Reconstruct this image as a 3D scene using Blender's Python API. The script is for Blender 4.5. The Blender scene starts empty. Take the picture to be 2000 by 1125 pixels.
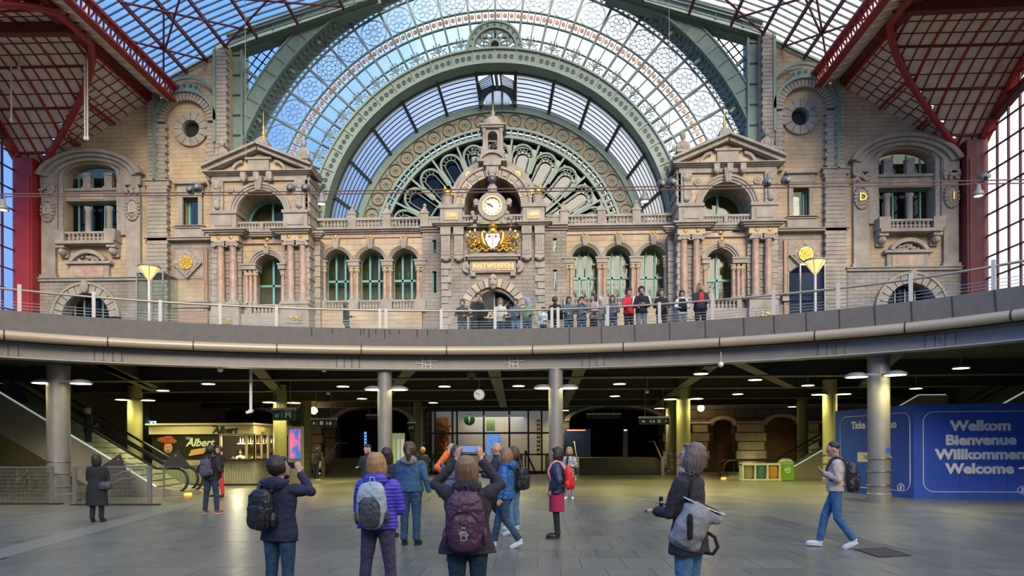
import bpy, bmesh, math, random
from mathutils import Vector, Matrix, noise
random.seed(7)
C = bpy.context.scene.collection
SC = bpy.context.scene
PI = math.pi
R = math.radians
sin, cos = math.sin, math.cos

# ------------------------------------------------------------------ camera
FPX = 1400.0; HX, HY = 1000.0, 877.0; CAMH = 1.65
cam_d = bpy.data.cameras.new('camera'); cam_d.sensor_width = 36; cam_d.lens = 36*FPX/2000
cam_d.shift_y = (HY-562.5)/2000; cam_d.clip_end = 500
cam = bpy.data.objects.new('camera', cam_d); C.objects.link(cam); SC.camera = cam
CAM_M = Matrix.Translation((0, 0, CAMH)) @ Matrix.Rotation(R(2.0), 4, 'Z') @ Matrix.Rotation(R(90), 4, 'X') @ Matrix.Rotation(R(-0.25), 4, 'Z')
cam.matrix_world = CAM_M
CR = CAM_M.to_3x3()

def ray(px, py):
    return CR @ Vector(((px-HX)/FPX, (HY-py)/FPX, -1.0))
def at(px, py, Y):
    """where the sight line of a measured pixel meets the plane y = Y"""
    d = ray(px, py); t = Y/d.y
    return Vector((d.x*t, Y, CAMH+d.z*t))
def gnd(px, py, z=0.0):
    d = ray(px, py); t = (z-CAMH)/d.z
    return Vector((d.x*t, d.y*t, z))

# ------------------------------------------------------------------ world, sun, exposure
SC.view_settings.view_transform = 'Standard'; SC.view_settings.look = 'None'
SC.view_settings.gamma = 1; SC.view_settings.use_curve_mapping = False
SC.view_settings.exposure = 0.32
SC.cycles.max_bounces = 7; SC.cycles.diffuse_bounces = 3; SC.cycles.glossy_bounces = 3
SC.cycles.transmission_bounces = 4; SC.cycles.transparent_max_bounces = 12
SC.cycles.caustics_reflective = False; SC.cycles.caustics_refractive = False
SC.cycles.sample_clamp_indirect = 4.0
SC.cycles.use_denoising = True

W = bpy.data.worlds.new('sky'); SC.world = W; W.use_nodes = True
nt = W.node_tree; nt.nodes.clear()
def N(tree, typ, **kw):
    n = tree.nodes.new(typ)
    for k, v in kw.items():
        if hasattr(n, k): setattr(n, k, v)
    return n
tc = N(nt, 'ShaderNodeTexCoord'); sep = N(nt, 'ShaderNodeSeparateXYZ'); nt.links.new(tc.outputs['Generated'], sep.inputs[0])
no = N(nt, 'ShaderNodeTexNoise'); no.inputs['Scale'].default_value = 3.0; no.inputs['Detail'].default_value = 6; no.inputs['Roughness'].default_value = .55
nt.links.new(tc.outputs['Generated'], no.inputs['Vector'])
ma = N(nt, 'ShaderNodeMath', operation='MULTIPLY_ADD'); nt.links.new(sep.outputs['X'], ma.inputs[0]); ma.inputs[1].default_value = 1.5; ma.inputs[2].default_value = .21
mb_ = N(nt, 'ShaderNodeMath', operation='ADD'); nt.links.new(ma.outputs[0], mb_.inputs[0]); nt.links.new(no.outputs['Fac'], mb_.inputs[1])
cr = N(nt, 'ShaderNodeValToRGB')
cr.color_ramp.elements[0].position = .30; cr.color_ramp.elements[0].color = (.11, .25, .60, 1)
cr.color_ramp.elements[1].position = .78; cr.color_ramp.elements[1].color = (.62, .63, .66, 1)
e = cr.color_ramp.elements.new(.55); e.color = (.27, .41, .64, 1)
nt.links.new(mb_.outputs[0], cr.inputs[0])
grd = N(nt, 'ShaderNodeMapRange'); nt.links.new(sep.outputs['Z'], grd.inputs[0]); grd.inputs[1].default_value = -.05; grd.inputs[2].default_value = .05
mx = N(nt, 'ShaderNodeMix', data_type='RGBA'); nt.links.new(grd.outputs[0], mx.inputs[0])
mx.inputs[6].default_value = (.12, .11, .10, 1); nt.links.new(cr.outputs[0], mx.inputs[7])
bg = N(nt, 'ShaderNodeBackground'); nt.links.new(mx.outputs[2], bg.inputs[0]); bg.inputs[1].default_value = 1.9
wo = N(nt, 'ShaderNodeOutputWorld'); nt.links.new(bg.outputs[0], wo.inputs[0])

sd = bpy.data.lights.new('sun', 'SUN'); sd.energy = 2.7; sd.angle = R(26); sd.color = (1, .86, .68)
sun = bpy.data.objects.new('sun', sd); C.objects.link(sun)
sun.rotation_euler = (R(68), 0, R(9)); sun.location = (0, -5, 40)

# ------------------------------------------------------------------ materials
MATS = {}
def mat(name, col, rough=.6, metal=0, col2=None, scale=4, bump=0, bscale=None, spec=None, det=4):
    if name in MATS: return MATS[name]
    m = bpy.data.materials.new(name); m.use_nodes = True; t = m.node_tree
    b = t.nodes['Principled BSDF']; b.inputs['Roughness'].default_value = rough; b.inputs['Metallic'].default_value = metal
    b.inputs['Base Color'].default_value = (*col, 1)
    if spec is not None: b.inputs['Specular IOR Level'].default_value = spec
    if col2 or bump:
        g = t.nodes.new('ShaderNodeNewGeometry')
        n = t.nodes.new('ShaderNodeTexNoise'); n.inputs['Scale'].default_value = scale; n.inputs['Detail'].default_value = det
        t.links.new(g.outputs['Position'], n.inputs['Vector'])
        if col2:
            r = t.nodes.new('ShaderNodeValToRGB'); r.color_ramp.elements[0].position = .3; r.color_ramp.elements[1].position = .7
            r.color_ramp.elements[0].color = (*col, 1); r.color_ramp.elements[1].color = (*col2, 1)
            t.links.new(n.outputs['Fac'], r.inputs[0]); t.links.new(r.outputs[0], b.inputs['Base Color'])
        if bump:
            n2 = n
            if bscale:
                n2 = t.nodes.new('ShaderNodeTexNoise'); n2.inputs['Scale'].default_value = bscale; t.links.new(g.outputs['Position'], n2.inputs['Vector'])
            bp = t.nodes.new('ShaderNodeBump'); bp.inputs['Strength'].default_value = bump; bp.inputs['Distance'].default_value = .05
            t.links.new(n2.outputs['Fac'], bp.inputs['Height']); t.links.new(bp.outputs[0], b.inputs['Normal'])
    MATS[name] = m; return m

def blockmat(name, c1, c2, mortar, bw, bh, msize=.018, rough=.8, dirt=None, ax='XZ'):
    """masonry courses too small in the picture to be picked apart"""
    m = bpy.data.materials.new(name); m.use_nodes = True; t = m.node_tree; b = t.nodes['Principled BSDF']; b.inputs['Roughness'].default_value = rough
    g = t.nodes.new('ShaderNodeNewGeometry'); s = t.nodes.new('ShaderNodeSeparateXYZ'); t.links.new(g.outputs['Position'], s.inputs[0])
    a = t.nodes.new('ShaderNodeMath'); a.operation = 'ADD'; t.links.new(s.outputs['X'], a.inputs[0]); t.links.new(s.outputs['Y'], a.inputs[1])
    c = t.nodes.new('ShaderNodeCombineXYZ'); t.links.new(a.outputs[0], c.inputs[0]); t.links.new(s.outputs['Z' if ax == 'XZ' else 'Y'], c.inputs[1])
    br = t.nodes.new('ShaderNodeTexBrick'); t.links.new(c.outputs[0], br.inputs['Vector']); br.inputs['Scale'].default_value = 1
    br.inputs['Brick Width'].default_value = bw; br.inputs['Row Height'].default_value = bh; br.inputs['Mortar Size'].default_value = msize
    br.inputs['Color1'].default_value = (*c1, 1); br.inputs['Color2'].default_value = (*c2, 1); br.inputs['Mortar'].default_value = (*mortar, 1)
    n = t.nodes.new('ShaderNodeTexNoise'); n.inputs['Scale'].default_value = .5; n.inputs['Detail'].default_value = 8; t.links.new(g.outputs['Position'], n.inputs['Vector'])
    r = t.nodes.new('ShaderNodeValToRGB'); r.color_ramp.elements[0].position = .35; r.color_ramp.elements[1].position = .65
    r.color_ramp.elements[0].color = (*(dirt or (.55, .52, .48)), 1); r.color_ramp.elements[1].color = (1, 1, 1, 1); t.links.new(n.outputs['Fac'], r.inputs[0])
    mu = t.nodes.new('ShaderNodeMix'); mu.data_type = 'RGBA'; mu.blend_type = 'MULTIPLY'; mu.inputs[0].default_value = .7
    t.links.new(br.outputs['Color'], mu.inputs[6]); t.links.new(r.outputs[0], mu.inputs[7]); t.links.new(mu.outputs[2], b.inputs['Base Color'])
    bp = t.nodes.new('ShaderNodeBump'); bp.inputs['Strength'].default_value = .7; bp.inputs['Distance'].default_value = .04; bp.invert = True
    t.links.new(br.outputs['Fac'], bp.inputs['Height']); t.links.new(bp.outputs[0], b.inputs['Normal'])
    MATS[name] = m; return m

def glassmat(name, tint=(.9, .95, 1), clear=.85, rough=.02, wavy=0, gmax=1):
    m = bpy.data.materials.new(name); m.use_nodes = True; t = m.node_tree; t.nodes.clear()
    o = t.nodes.new('ShaderNodeOutputMaterial'); tr = t.nodes.new('ShaderNodeBsdfTransparent'); tr.inputs[0].default_value = (*tint, 1)
    gl = t.nodes.new('ShaderNodeBsdfGlossy'); gl.inputs['Roughness'].default_value = rough; gl.inputs['Color'].default_value = (.9, .95, 1, 1)
    fr = t.nodes.new('ShaderNodeFresnel'); fr.inputs[0].default_value = 1.5
    mr = t.nodes.new('ShaderNodeMapRange'); mr.inputs[1].default_value = 0; mr.inputs[2].default_value = 1; mr.inputs[3].default_value = 1-clear; mr.inputs[4].default_value = gmax
    t.links.new(fr.outputs[0], mr.inputs[0])
    mi = t.nodes.new('ShaderNodeMixShader'); t.links.new(mr.outputs[0], mi.inputs[0]); t.links.new(tr.outputs[0], mi.inputs[1]); t.links.new(gl.outputs[0], mi.inputs[2])
    t.links.new(mi.outputs[0], o.inputs[0])
    if wavy:
        n = t.nodes.new('ShaderNodeTexNoise'); n.inputs['Scale'].default_value = 1.2; bp = t.nodes.new('ShaderNodeBump'); bp.inputs['Strength'].default_value = wavy; bp.inputs['Distance'].default_value = .3
        t.links.new(n.outputs['Fac'], bp.inputs['Height']); t.links.new(bp.outputs[0], gl.inputs['Normal']); t.links.new(bp.outputs[0], fr.inputs['Normal'])
    MATS[name] = m; return m

def emit(name, col, st):
    if name in MATS: return MATS[name]
    m = bpy.data.materials.new(name); m.use_nodes = True; b = m.node_tree.nodes['Principled BSDF']
    b.inputs['Base Color'].default_value = (*col, 1); b.inputs['Emission Color'].default_value = (*col, 1); b.inputs['Emission Strength'].default_value = st
    MATS[name] = m; return m

STONE = mat('grey_stone', (.29, .25, .205), .8, col2=(.44, .385, .315), scale=1.3, bump=.35, bscale=9, det=8)
STONE_D = mat('weathered_stone', (.25, .215, .18), .85, col2=(.38, .33, .27), scale=1.6, bump=.4, bscale=8, det=8)
SAND = mat('sandstone', (.50, .375, .24), .8, col2=(.62, .49, .33), scale=1.5, bump=.2, bscale=8)
PINK = mat('pink_granite', (.36, .22, .15), .45, col2=(.54, .37, .27), scale=3, bump=.1)
YEL = blockmat('yellow_blocks', (.62, .48, .31), (.56, .42, .27), (.42, .31, .19), .9, .30, .014)
SANDB = blockmat('sand_blocks', (.60, .46, .30), (.53, .40, .26), (.36, .27, .18), 1.0, .42, .016, dirt=(.70, .66, .60))
GREYB = blockmat('grey_blocks', (.40, .355, .30), (.34, .30, .25), (.24, .20, .17), .8, .27, .022)
CARV = mat('carved_stone', (.28, .24, .20), .85, col2=(.50, .44, .36), scale=6, bump=1.0, bscale=14)
GOLD = mat('gilding', (.85, .50, .10), .32, .85, bump=.4, bscale=20)
GREEN = mat('green_iron', (.155, .225, .185), .5, col2=(.20, .28, .23), scale=2)
GREEN_D = mat('dark_green_iron', (.05, .075, .065), .5)
TEAL = mat('teal_frame', (.16, .42, .38), .45)
RED = mat('red_steel', (.36, .022, .022), .45, col2=(.28, .018, .02), scale=2)
RED_D = mat('dark_red_steel', (.13, .018, .016), .5)
SOFF = mat('roof_panel', (.60, .49, .40), .8, col2=(.80, .70, .60), scale=1.6, det=10)
DARK = mat('dark_interior', (.015, .013, .012), .8)
WHITE = mat('white_paint', (.75, .74, .70), .5)
CONC = mat('grey_fascia', (.150, .140, .128), .7, col2=(.180, .168, .155), scale=5, bump=.1, bscale=30)
METAL = mat('painted_steel', (.22, .205, .182), .42, .2, col2=(.26, .243, .216), scale=3)
STEEL = mat('brushed_steel', (.55, .54, .52), .3, .9)
BRASS = mat('beige_pipe', (.42, .34, .24), .38, .2)
BLACK = mat('black_plastic', (.012, .012, .014), .4)
RUBBER = mat('black_rubber', (.02, .02, .02), .35)
BLUE = mat('blue_hoarding', (.009, .065, .42), .5, col2=(.012, .075, .47), scale=2)
SIGN = mat('sign_navy', (.008, .02, .045), .35)
TILE = [mat('floor_stone_a', (0.137, 0.135, 0.117), .32, col2=(0.169, 0.167, 0.144), scale=2.2, bump=.05, det=8, bscale=40),
        mat('floor_stone_b', (0.128, 0.127, 0.111), .30, col2=(0.160, 0.158, 0.138), scale=2.6, bump=.05, det=8, bscale=40),
        mat('floor_stone_c', (0.144, 0.141, 0.122), .34, col2=(0.177, 0.174, 0.150), scale=1.8, bump=.05, det=8, bscale=40)]
JOINT = mat('floor_joint', (.10, .105, .10), .5)
GLASS = glassmat('clear_glass', (.95, .97, .975), .999, gmax=.02)
ROOFG = glassmat('roof_glass', (.94, .96, 1.0), .985, .1, gmax=.12)
WING = glassmat('window_glass', (.34, .36, .30), .98, .02, wavy=.08, gmax=.2)
ARCG = glassmat('arcade_glass', (.55, .57, .46), .988, .03, wavy=.2, gmax=.2)
FROST = mat('milky_glass', (.8, .82, .8), .4)

# ------------------------------------------------------------------ mesh builder
class MB:
    def __init__(s, T=None): s.v = []; s.f = []; s.T = T
    def add(s, vs, fs):
        o = len(s.v); s.v += [tuple(v) for v in vs]; s.f += [tuple(i+o for i in f) for f in fs]; return s
    def box(s, x0, x1, y0, y1, z0, z1, ch=0):
        return s.add([(x0,y0,z0),(x1,y0,z0),(x1,y1,z0),(x0,y1,z0),(x0,y0,z1),(x1,y0,z1),(x1,y1,z1),(x0,y1,z1)],
                     [(0,3,2,1),(4,5,6,7),(0,1,5,4),(1,2,6,5),(2,3,7,6),(3,0,4,7)])
    def prism(s, poly, y0, y1):
        n = len(poly)
        return s.add([(x, y0, z) for x, z in poly]+[(x, y1, z) for x, z in poly],
                     [tuple(range(n)), tuple(range(2*n-1, n-1, -1))]+[(i, i+n, (i+1) % n+n, (i+1) % n) for i in range(n)])
    def slab(s, poly, z0, z1):
        n = len(poly)
        return s.add([(x, y, z0) for x, y in poly]+[(x, y, z1) for x, y in poly],
                     [tuple(range(n-1, -1, -1)), tuple(range(n, 2*n))]+[(i, (i+1) % n, (i+1) % n+n, i+n) for i in range(n)])
    def sector(s, cx, cz, r0, r1, a0, a1, y0, y1, n=12, ez=1.0, e0=None):
        """ring sector in the x-z plane, angle from vertical, clockwise positive"""
        vs = []; fs = []
        for i in range(n+1):
            a = a0+(a1-a0)*i/n; sx, sz = sin(a), cos(a)
            for (r, y, e_) in ((r0, y0, e0 or ez), (r1, y0, ez), (r1, y1, ez), (r0, y1, e0 or ez)):
                vs.append((cx+r*sx, y, cz+r*sz*e_))
        for i in range(n):
            for k in range(4):
                fs.append((i*4+k, i*4+(k+1) % 4, (i+1)*4+(k+1) % 4, (i+1)*4+k))
        if abs((a1-a0)-2*PI) > 1e-4: fs += [(3, 2, 1, 0), (n*4, n*4+1, n*4+2, n*4+3)]
        return s.add(vs, fs)
    def bar(s, p, q, w, d=None, up=(0, 1, 0)):
        p, q = Vector(p), Vector(q); d = d or w; t = (q-p)
        if t.length < 1e-6: return s
        t.normalize(); u = Vector(up)
        if abs(t.dot(u)) > .98: u = Vector((1, 0, 0)) if abs(t.x) < .9 else Vector((0, 0, 1))
        a = t.cross(u).normalized(); b = a.cross(t).normalized()
        vs = [c+a*i*w/2+b*j*d/2 for c in (p, q) for i, j in ((-1,-1),(1,-1),(1,1),(-1,1))]
        return s.add(vs, [(3,2,1,0),(4,5,6,7),(0,1,5,4),(1,2,6,5),(2,3,7,6),(3,0,4,7)])
    def tube(s, pts, r, n=8, r1=None, cap=True, closed=False):
        pts = [Vector(p) for p in pts]; m = len(pts); vs = []; fs = []; pa = None
        for i, p in enumerate(pts):
            if closed: t = pts[(i+1) % m]-pts[i-1]
            else: t = pts[min(i+1, m-1)]-pts[max(i-1, 0)]
            t.normalize()
            if pa is None:
                u = Vector((0, 0, 1)) if abs(t.z) < .9 else Vector((1, 0, 0)); a = t.cross(u).normalized()
            else:
                a = (pa-t*pa.dot(t)).normalized()
            pa = a; b = t.cross(a)
            rr = r if not isinstance(r, (list, tuple)) else r[i]
            if r1 is not None and m > 1: rr = r+(r1-r)*i/(m-1)
            for k in range(n):
                an = 2*PI*k/n; vs.append(p+a*cos(an)*rr+b*sin(an)*rr)
        for i in range(m if closed else m-1):
            for k in range(n):
                j = (i+1) % m
                fs.append((i*n+k, i*n+(k+1) % n, j*n+(k+1) % n, j*n+k))
        if cap and not closed: fs += [tuple(range(n-1, -1, -1)), tuple(range((m-1)*n, m*n))]
        return s.add(vs, fs)
    def lathe(s, prof, c=(0, 0, 0), n=16, sx=1, sy=1, a0=0, a1=2*PI):
        vs = []; fs = []; m = len(prof); full = abs(a1-a0-2*PI) < 1e-4; k_ = n if full else n+1
        for k in range(k_):
            a = a0+(a1-a0)*k/n
            for r, z in prof: vs.append((c[0]+cos(a)*r*sx, c[1]+sin(a)*r*sy, c[2]+z))
        for k in range(n):
            j = (k+1) % k_
            for i in range(m-1): fs.append((k*m+i, j*m+i, j*m+i+1, k*m+i+1))
        if full:
            if prof[0][0] > 1e-5: fs.append(tuple(k*m for k in range(n-1, -1, -1)))
            if prof[-1][0] > 1e-5: fs.append(tuple(k*m+m-1 for k in range(n)))
        return s.add(vs, fs)
    def disc_y(s, cx, cz, r, y0, y1, n=16):
        """disc whose axis runs along y"""
        vs = [(cx+r*cos(2*PI*k/n), y, cz+r*sin(2*PI*k/n)) for y in (y0, y1) for k in range(n)]
        return s.add(vs, [tuple(range(n)), tuple(range(2*n-1, n-1, -1))]+[(k, k+n, (k+1) % n+n, (k+1) % n) for k in range(n)])
    def ell(s, c, r, n=12, m=8, e=1.0, e2=None, rot=None):
        """ellipsoid, or rounded box when e < 1"""
        e2 = e2 or e; f = lambda w, p: math.copysign(abs(w)**p, w); vs = []; fs = []
        for i in range(m+1):
            ph = -PI/2+PI*i/m
            for k in range(n):
                th = 2*PI*k/n
                v = Vector((r[0]*f(cos(ph), e)*f(cos(th), e2), r[1]*f(cos(ph), e)*f(sin(th), e2), r[2]*f(sin(ph), e)))
                if rot is not None: v = rot @ v
                vs.append(v+Vector(c))
        for i in range(m):
            for k in range(n): fs.append((i*n+k, i*n+(k+1) % n, (i+1)*n+(k+1) % n, (i+1)*n+k))
        return s.add(vs, fs)
    def archwall(s, x0, x1, z0, z1, cx, r, zs, zb, y0, y1, n=14, ez=1.0):
        """wall piece with an arched opening"""
        poly = [(x0, zs), (x0, z1), (x1, z1), (x1, zs), (cx+r, zs)]+[(cx+r*cos(PI*k/n), zs+r*ez*sin(PI*k/n)) for k in range(1, n)]+[(cx-r, zs)]
        # split into convex strips for clean shading
        for k in range(n):
            a, b = PI-PI*k/n, PI-PI*(k+1)/n
            xa, xb = cx+r*cos(a), cx+r*cos(b)
            s.prism([(xa, zs+r*ez*sin(a)), (xa, z1), (xb, z1), (xb, zs+r*ez*sin(b))], y0, y1)
        if cx-r > x0: s.box(x0, cx-r, y0, y1, min(zb, z0), z1)
        if x1 > cx+r: s.box(cx+r, x1, y0, y1, min(zb, z0), z1)
        if zb > z0: s.box(cx-r, cx+r, y0, y1, z0, zb)
        return s
    def mesh(s, name, m, smooth=False):
        me = bpy.data.meshes.new(name)
        vs = s.v if s.T is None else [s.T(*v) for v in s.v]
        me.from_pydata(vs, [], s.f)
        for x in (m if isinstance(m, (list, tuple)) else [m]): me.materials.append(x)
        if smooth: me.shade_smooth() if hasattr(me, 'shade_smooth') else None
        me.update(); return me
    def build(s, name, m, parent=None, smooth=False, kind=None, label=None, flat_angle=None):
        me = s.mesh(name, m, smooth)
        if smooth and flat_angle is not None:
            try: me.set_sharp_from_angle(angle=R(flat_angle))
            except Exception: pass
        return link(name, me, parent, kind, label)

def link(name, me, parent=None, kind=None, label=None, loc=None, local=False):
    o = bpy.data.objects.new(name, me); C.objects.link(o)
    if loc is not None: o.location = loc
    if parent is not None:
        o.parent = parent
        if not (local or parent.get('local')) and '_inv' in parent.keys(): o.matrix_parent_inverse = Matrix.Translation(-Vector(parent['_inv']))
        if parent.get('local'): o['local'] = 1
    if kind: o['kind'] = kind
    if label: o['label'] = label
    return o
def tag(o, label, cat, group=None):
    o['label'] = label; o['category'] = cat
    if group: o['group'] = group
    return o
def thing(name, label, cat, loc=(0, 0, 0), rz=0, group=None, local=False, kind=None):
    """an Empty at the base of the thing; world-coordinate parts unless local"""
    o = bpy.data.objects.new(name, None); C.objects.link(o); o.location = loc; o.rotation_euler = (0, 0, rz); o.empty_display_size = .1
    if local: o['local'] = 1
    else: o['_inv'] = list(loc)
    if kind: o['kind'] = kind; o['label'] = label
    else: tag(o, label, cat, group)
    return o
def struct(name, loc=(0, 0, 0), label=None):
    o = bpy.data.objects.new(name, None); C.objects.link(o); o.location = loc; o['kind'] = 'structure'; o['_inv'] = list(loc)
    if label: o['label'] = label
    return o
def text(body, size, m, name, parent, loc, rot=(R(90), 0, 0), extrude=.01, align='CENTER', offset=0.0, shear=0, sx=1, kind=None, local=False, space=1):
    cu = bpy.data.curves.new(name, 'FONT'); cu.body = body; cu.size = size; cu.extrude = extrude; cu.align_x = align; cu.align_y = 'CENTER'
    cu.offset = offset; cu.shear = shear; cu.materials.append(m); cu.resolution_u = 3; cu.space_character = space
    o = link(name, cu, parent, kind, loc=loc, local=local); o.rotation_euler = rot; o.scale = (sx, 1, 1); return o
# ================================================================== geometry of the hall
YP, YG, YW = 50.0, 52.5, 51.5           # pavilion fronts, arcade wall, wing walls
X0 = at(963, 500, YP).x                 # axis of the hall
def F(px, py, Y):                       # left-half pixel -> (distance from axis, height)
    p = at(px, py, Y); return X0-p.x, p.z
def U(px, Y, py=450): return F(px, py, Y)[0]
def Z(py, Y, px=500): return F(px, py, Y)[1]
def XW(off): return X0+(off*(1-.018*min(1, off/6)) if off > 0 else off)     # the right half of the hall measures slightly narrower
def side(s): return (lambda x, y, z: (XW(s*x), y, z))
def SM(s): return MB(side(s))

# ------------------------------------------------------------------ floor
floor = struct('floor', (0, 0, 0))
g = MB(); g.box(-40, 40, -30, 60, -.4, -.012); g.build('floor_base', JOINT, floor)
tw, tl = .62, .93
tm = []
for k in range(3):
    b = MB(); w, l = tw/2-.004, tl/2-.004
    b.box(-w, w, -l, l, -.1, 0); tm.append(b.mesh('slab', TILE[k]))
nt_ = 0; far = [MB(), MB(), MB()]; r_ = 0; y = 9.0
while y < 26:
    hw = 1.02*y*1000/1400+.6; cx = -y*.035
    n = int(hw*2/tw)+1; off = (r_ % 2)*tw*.5
    for i in range(n):
        x = round((cx-hw)/tw)*tw+i*tw+off
        k = (r_*7+i*5+int(3*noise.noise(Vector((x*.4, y*.4, 0)))*2)) % 3
        dz = random.uniform(-.002, .0)
        if nt_ < 298 and y < 17.2:
            o = link('slab', tm[k], floor, loc=(x, y+tl/2, dz)); nt_ += 1
        else:
            w, l = tw/2-.004, tl/2-.004
            far[k].box(x-w, x+w, y+tl/2-l, y+tl/2+l, -.1, dz)
    y += tl; r_ += 1
for k in range(3): far[k].build('slab_field', TILE[k], floor, kind='stuff')
b = MB()
for r__ in range(36):
    yy = 26+.93*r__+ (y-26)
    for i in range(12):
        x0 = -36+i*6.0; b.box(x0+.01, x0+5.99, yy+.008, yy+.922, -.1, 0)
b.build('far_slab_field', TILE[1], floor, kind='stuff')
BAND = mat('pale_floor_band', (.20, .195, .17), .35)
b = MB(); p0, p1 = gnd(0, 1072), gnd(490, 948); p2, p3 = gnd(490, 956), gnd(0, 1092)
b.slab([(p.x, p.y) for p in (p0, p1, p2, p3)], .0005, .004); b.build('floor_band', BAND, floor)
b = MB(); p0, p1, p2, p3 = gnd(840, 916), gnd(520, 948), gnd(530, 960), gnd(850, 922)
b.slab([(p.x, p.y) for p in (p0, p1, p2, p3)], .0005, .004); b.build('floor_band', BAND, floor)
# ribbed guide strip and dark access plate by the walking man
b = MB(); A, B_ = gnd(1480, 1008), gnd(1780, 1085); dv = (B_-A).normalized(); pv = Vector((-dv.y, dv.x, 0))
for k in range(7): b.bar(A+pv*(k*.09-.27)+Vector((0, 0, .003)), B_+pv*(k*.09-.27)+Vector((0, 0, .002)), .03, .004, up=(0, 0, 1))
b.build('guide_ridges', TILE[2], floor, kind='stuff')
pl = thing('access_plate', 'dark flat access plate set in the floor near the walking man', 'floor plate', gnd(1722, 1079))
b = MB(); q = [gnd(*c) for c in ((1668, 1073), (1730, 1070), (1782, 1086), (1716, 1089))]
b.slab([(v.x, v.y) for v in q], .004, .012); b.build('plate', mat('dark_plate', (.03, .03, .032), .6), pl)

# ------------------------------------------------------------------ end wall of the hall, wings
def pz(px, py, Y=YW): return F(px, py, Y)
for s, nm in ((-1, 'wall_left'), (1, 'wall_right')):
    wl_ = struct(nm, (X0+s*U(180, YW), YW, 0))
    # gable outline in front view; opening for the ogee window, small window and round window are built of pieces
    yb0, yb1 = YW, YW+1.0
    W_ = SM(s)
    u78, u290, u330, u447 = U(76, YW), U(290, YW), U(330, YW), U(447, YW)
    # outer bay around large window (opening px 127..230, 322..453), door arch below
    uo0, uo1 = U(230, YW), U(127, YW); zt = Z(340, YW, 180); zb = Z(462, YW, 180)
    cx = (uo0+uo1)/2; rr = (uo1-uo0)/2; zs = Z(345, YW, 180)
    W_.archwall(u290, u78, Z(545, YW), Z(318, YW, 180), cx, rr, zs, zb, yb0, yb1, ez=.48)
    # wedge up to the vault
    for a, c in (((290, 318), (76, 318)),):
        W_.prism([(u290, Z(318, YW, 180)), (u78, Z(318, YW, 180)), (u78, Z(322, YW, 76)), (U(200, YW), Z(252, YW, 200)), (u290, Z(195, YW, 290))], yb0, yb1)
    W_.build('wall_face', YEL, wl_)
    # lower storey with arched door
    L_ = SM(s); cxl = U(174, YW); rl = U(174-46, YW)-cxl; zsl = Z(622, YW, 174)
    L_.archwall(u290, u78, 6.0, Z(545, YW), cxl, rl, zsl, 5.9, yb0-.25, yb1, ez=1)
    L_.build('lower_wall_face', GREYB, wl_)
    D_ = SM(s); D_.box(u290, u78, yb1+1.2, yb1+1.4, 6, Z(320, YW)); D_.build('room_backing', mat('room_dark', (.22, .20, .14), .8), wl_)
    # inner bay: pilaster tower + round window bay
    V_ = SM(s)
    V_.box(u447, u290, yb0+.15, yb1, 6, Z(468, YW)); V_.build('bay_wall', GREYB, wl_)
    V_ = SM(s)
    wu0, wu1, wz0, wz1 = U(388, YW), U(358, YW), Z(439, YW, 370), Z(386, YW, 370)
    V_.box(u447, wu0, yb0+.15, yb1, Z(468, YW), wz1); V_.box(wu1, u290, yb0+.15, yb1, Z(468, YW), wz1); V_.box(wu0, wu1, yb0+.15, yb1, Z(468, YW), wz0)
    # around round window: ring pieces
    rc = F(373, 252, YW); rw = U(373-16, YW)-rc[0]
    q0, q1 = rc[0]-1.6, rc[0]+1.6; zq0, zq1 = rc[1]-1.6, rc[1]+1.6
    V_.box(u447, u290, yb0+.15, yb1, wz1, zq0); V_.box(u447, q0, yb0+.15, yb1, zq0, zq1); V_.box(q1, u290, yb0+.15, yb1, zq0, zq1)
    nn = 32
    for k in range(nn):
        a, b_ = 2*PI*k/nn, 2*PI*(k+1)/nn
        sq = lambda t: (1.6*cos(t)/max(abs(cos(t)), abs(sin(t))), 1.6*sin(t)/max(abs(cos(t)), abs(sin(t))))
        A_, B2 = sq(a), sq(b_)
        V_.prism([(rc[0]+rw*cos(a), rc[1]+rw*sin(a)), (rc[0]+A_[0], rc[1]+A_[1]), (rc[0]+B2[0], rc[1]+B2[1]), (rc[0]+rw*cos(b_), rc[1]+rw*sin(b_))], yb0+.15, yb1)
    ztop = [(u447, zq1), (u290, zq1), (u290, Z(190, YW, 290)), (u330, Z(150, YW, 330)), (u447, Z(86, YW, 447))]
    V_.prism(ztop, yb0+.15, yb1); V_.build('bay_face', YEL, wl_)
    # flat string courses
    t_ = SM(s)
    for (xa, xb, ya, yb, dp) in ((76, 292, 544, 551, .45), (288, 447, 465, 471, .35), (286, 334, 354, 365, .3), (342, 400, 443, 468, .18), (338, 410, 590, 602, .25)):
        t_.box(U(xb, YW), U(xa, YW), yb0-dp, yb0+.2, Z(yb, YW, (xa+xb)/2), Z(ya, YW, (xa+xb)/2))
        t_.box(U(xb, YW)-.08, U(xa, YW)+.08, yb0-dp-.12, yb0+.2, Z(ya+2, YW, (xa+xb)/2), Z(ya, YW, (xa+xb)/2))
    t_.build('string_course', STONE, wl_)
    # rusticated pilasters, joints recessed
    for (xa, xb, ya, yb, dp) in ((292, 330, 366, 640, .35), (293, 311, 178, 354, .3), (424, 446, 92, 300, .32), (78, 112, 556, 640, .1), (243, 286, 556, 640, .1)):
        q = SM(s); z0, z1 = Z(yb, YW, xa), Z(ya, YW, xa); hh = .285; n = max(1, int((z1-z0)/hh)); hh = (z1-z0)/n; a, b_ = U(xb, YW), U(xa, YW)
        for k in range(n):
            o_ = .10 if k % 2 else 0
            q.box(a-o_*.6, b_, yb0-dp, yb0+.2, z0+k*hh+.015, z0+(k+1)*hh-.015)
        q.build('rusticated_block_stack', GREYB if 0 else STONE, wl_, kind='stuff')
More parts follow.
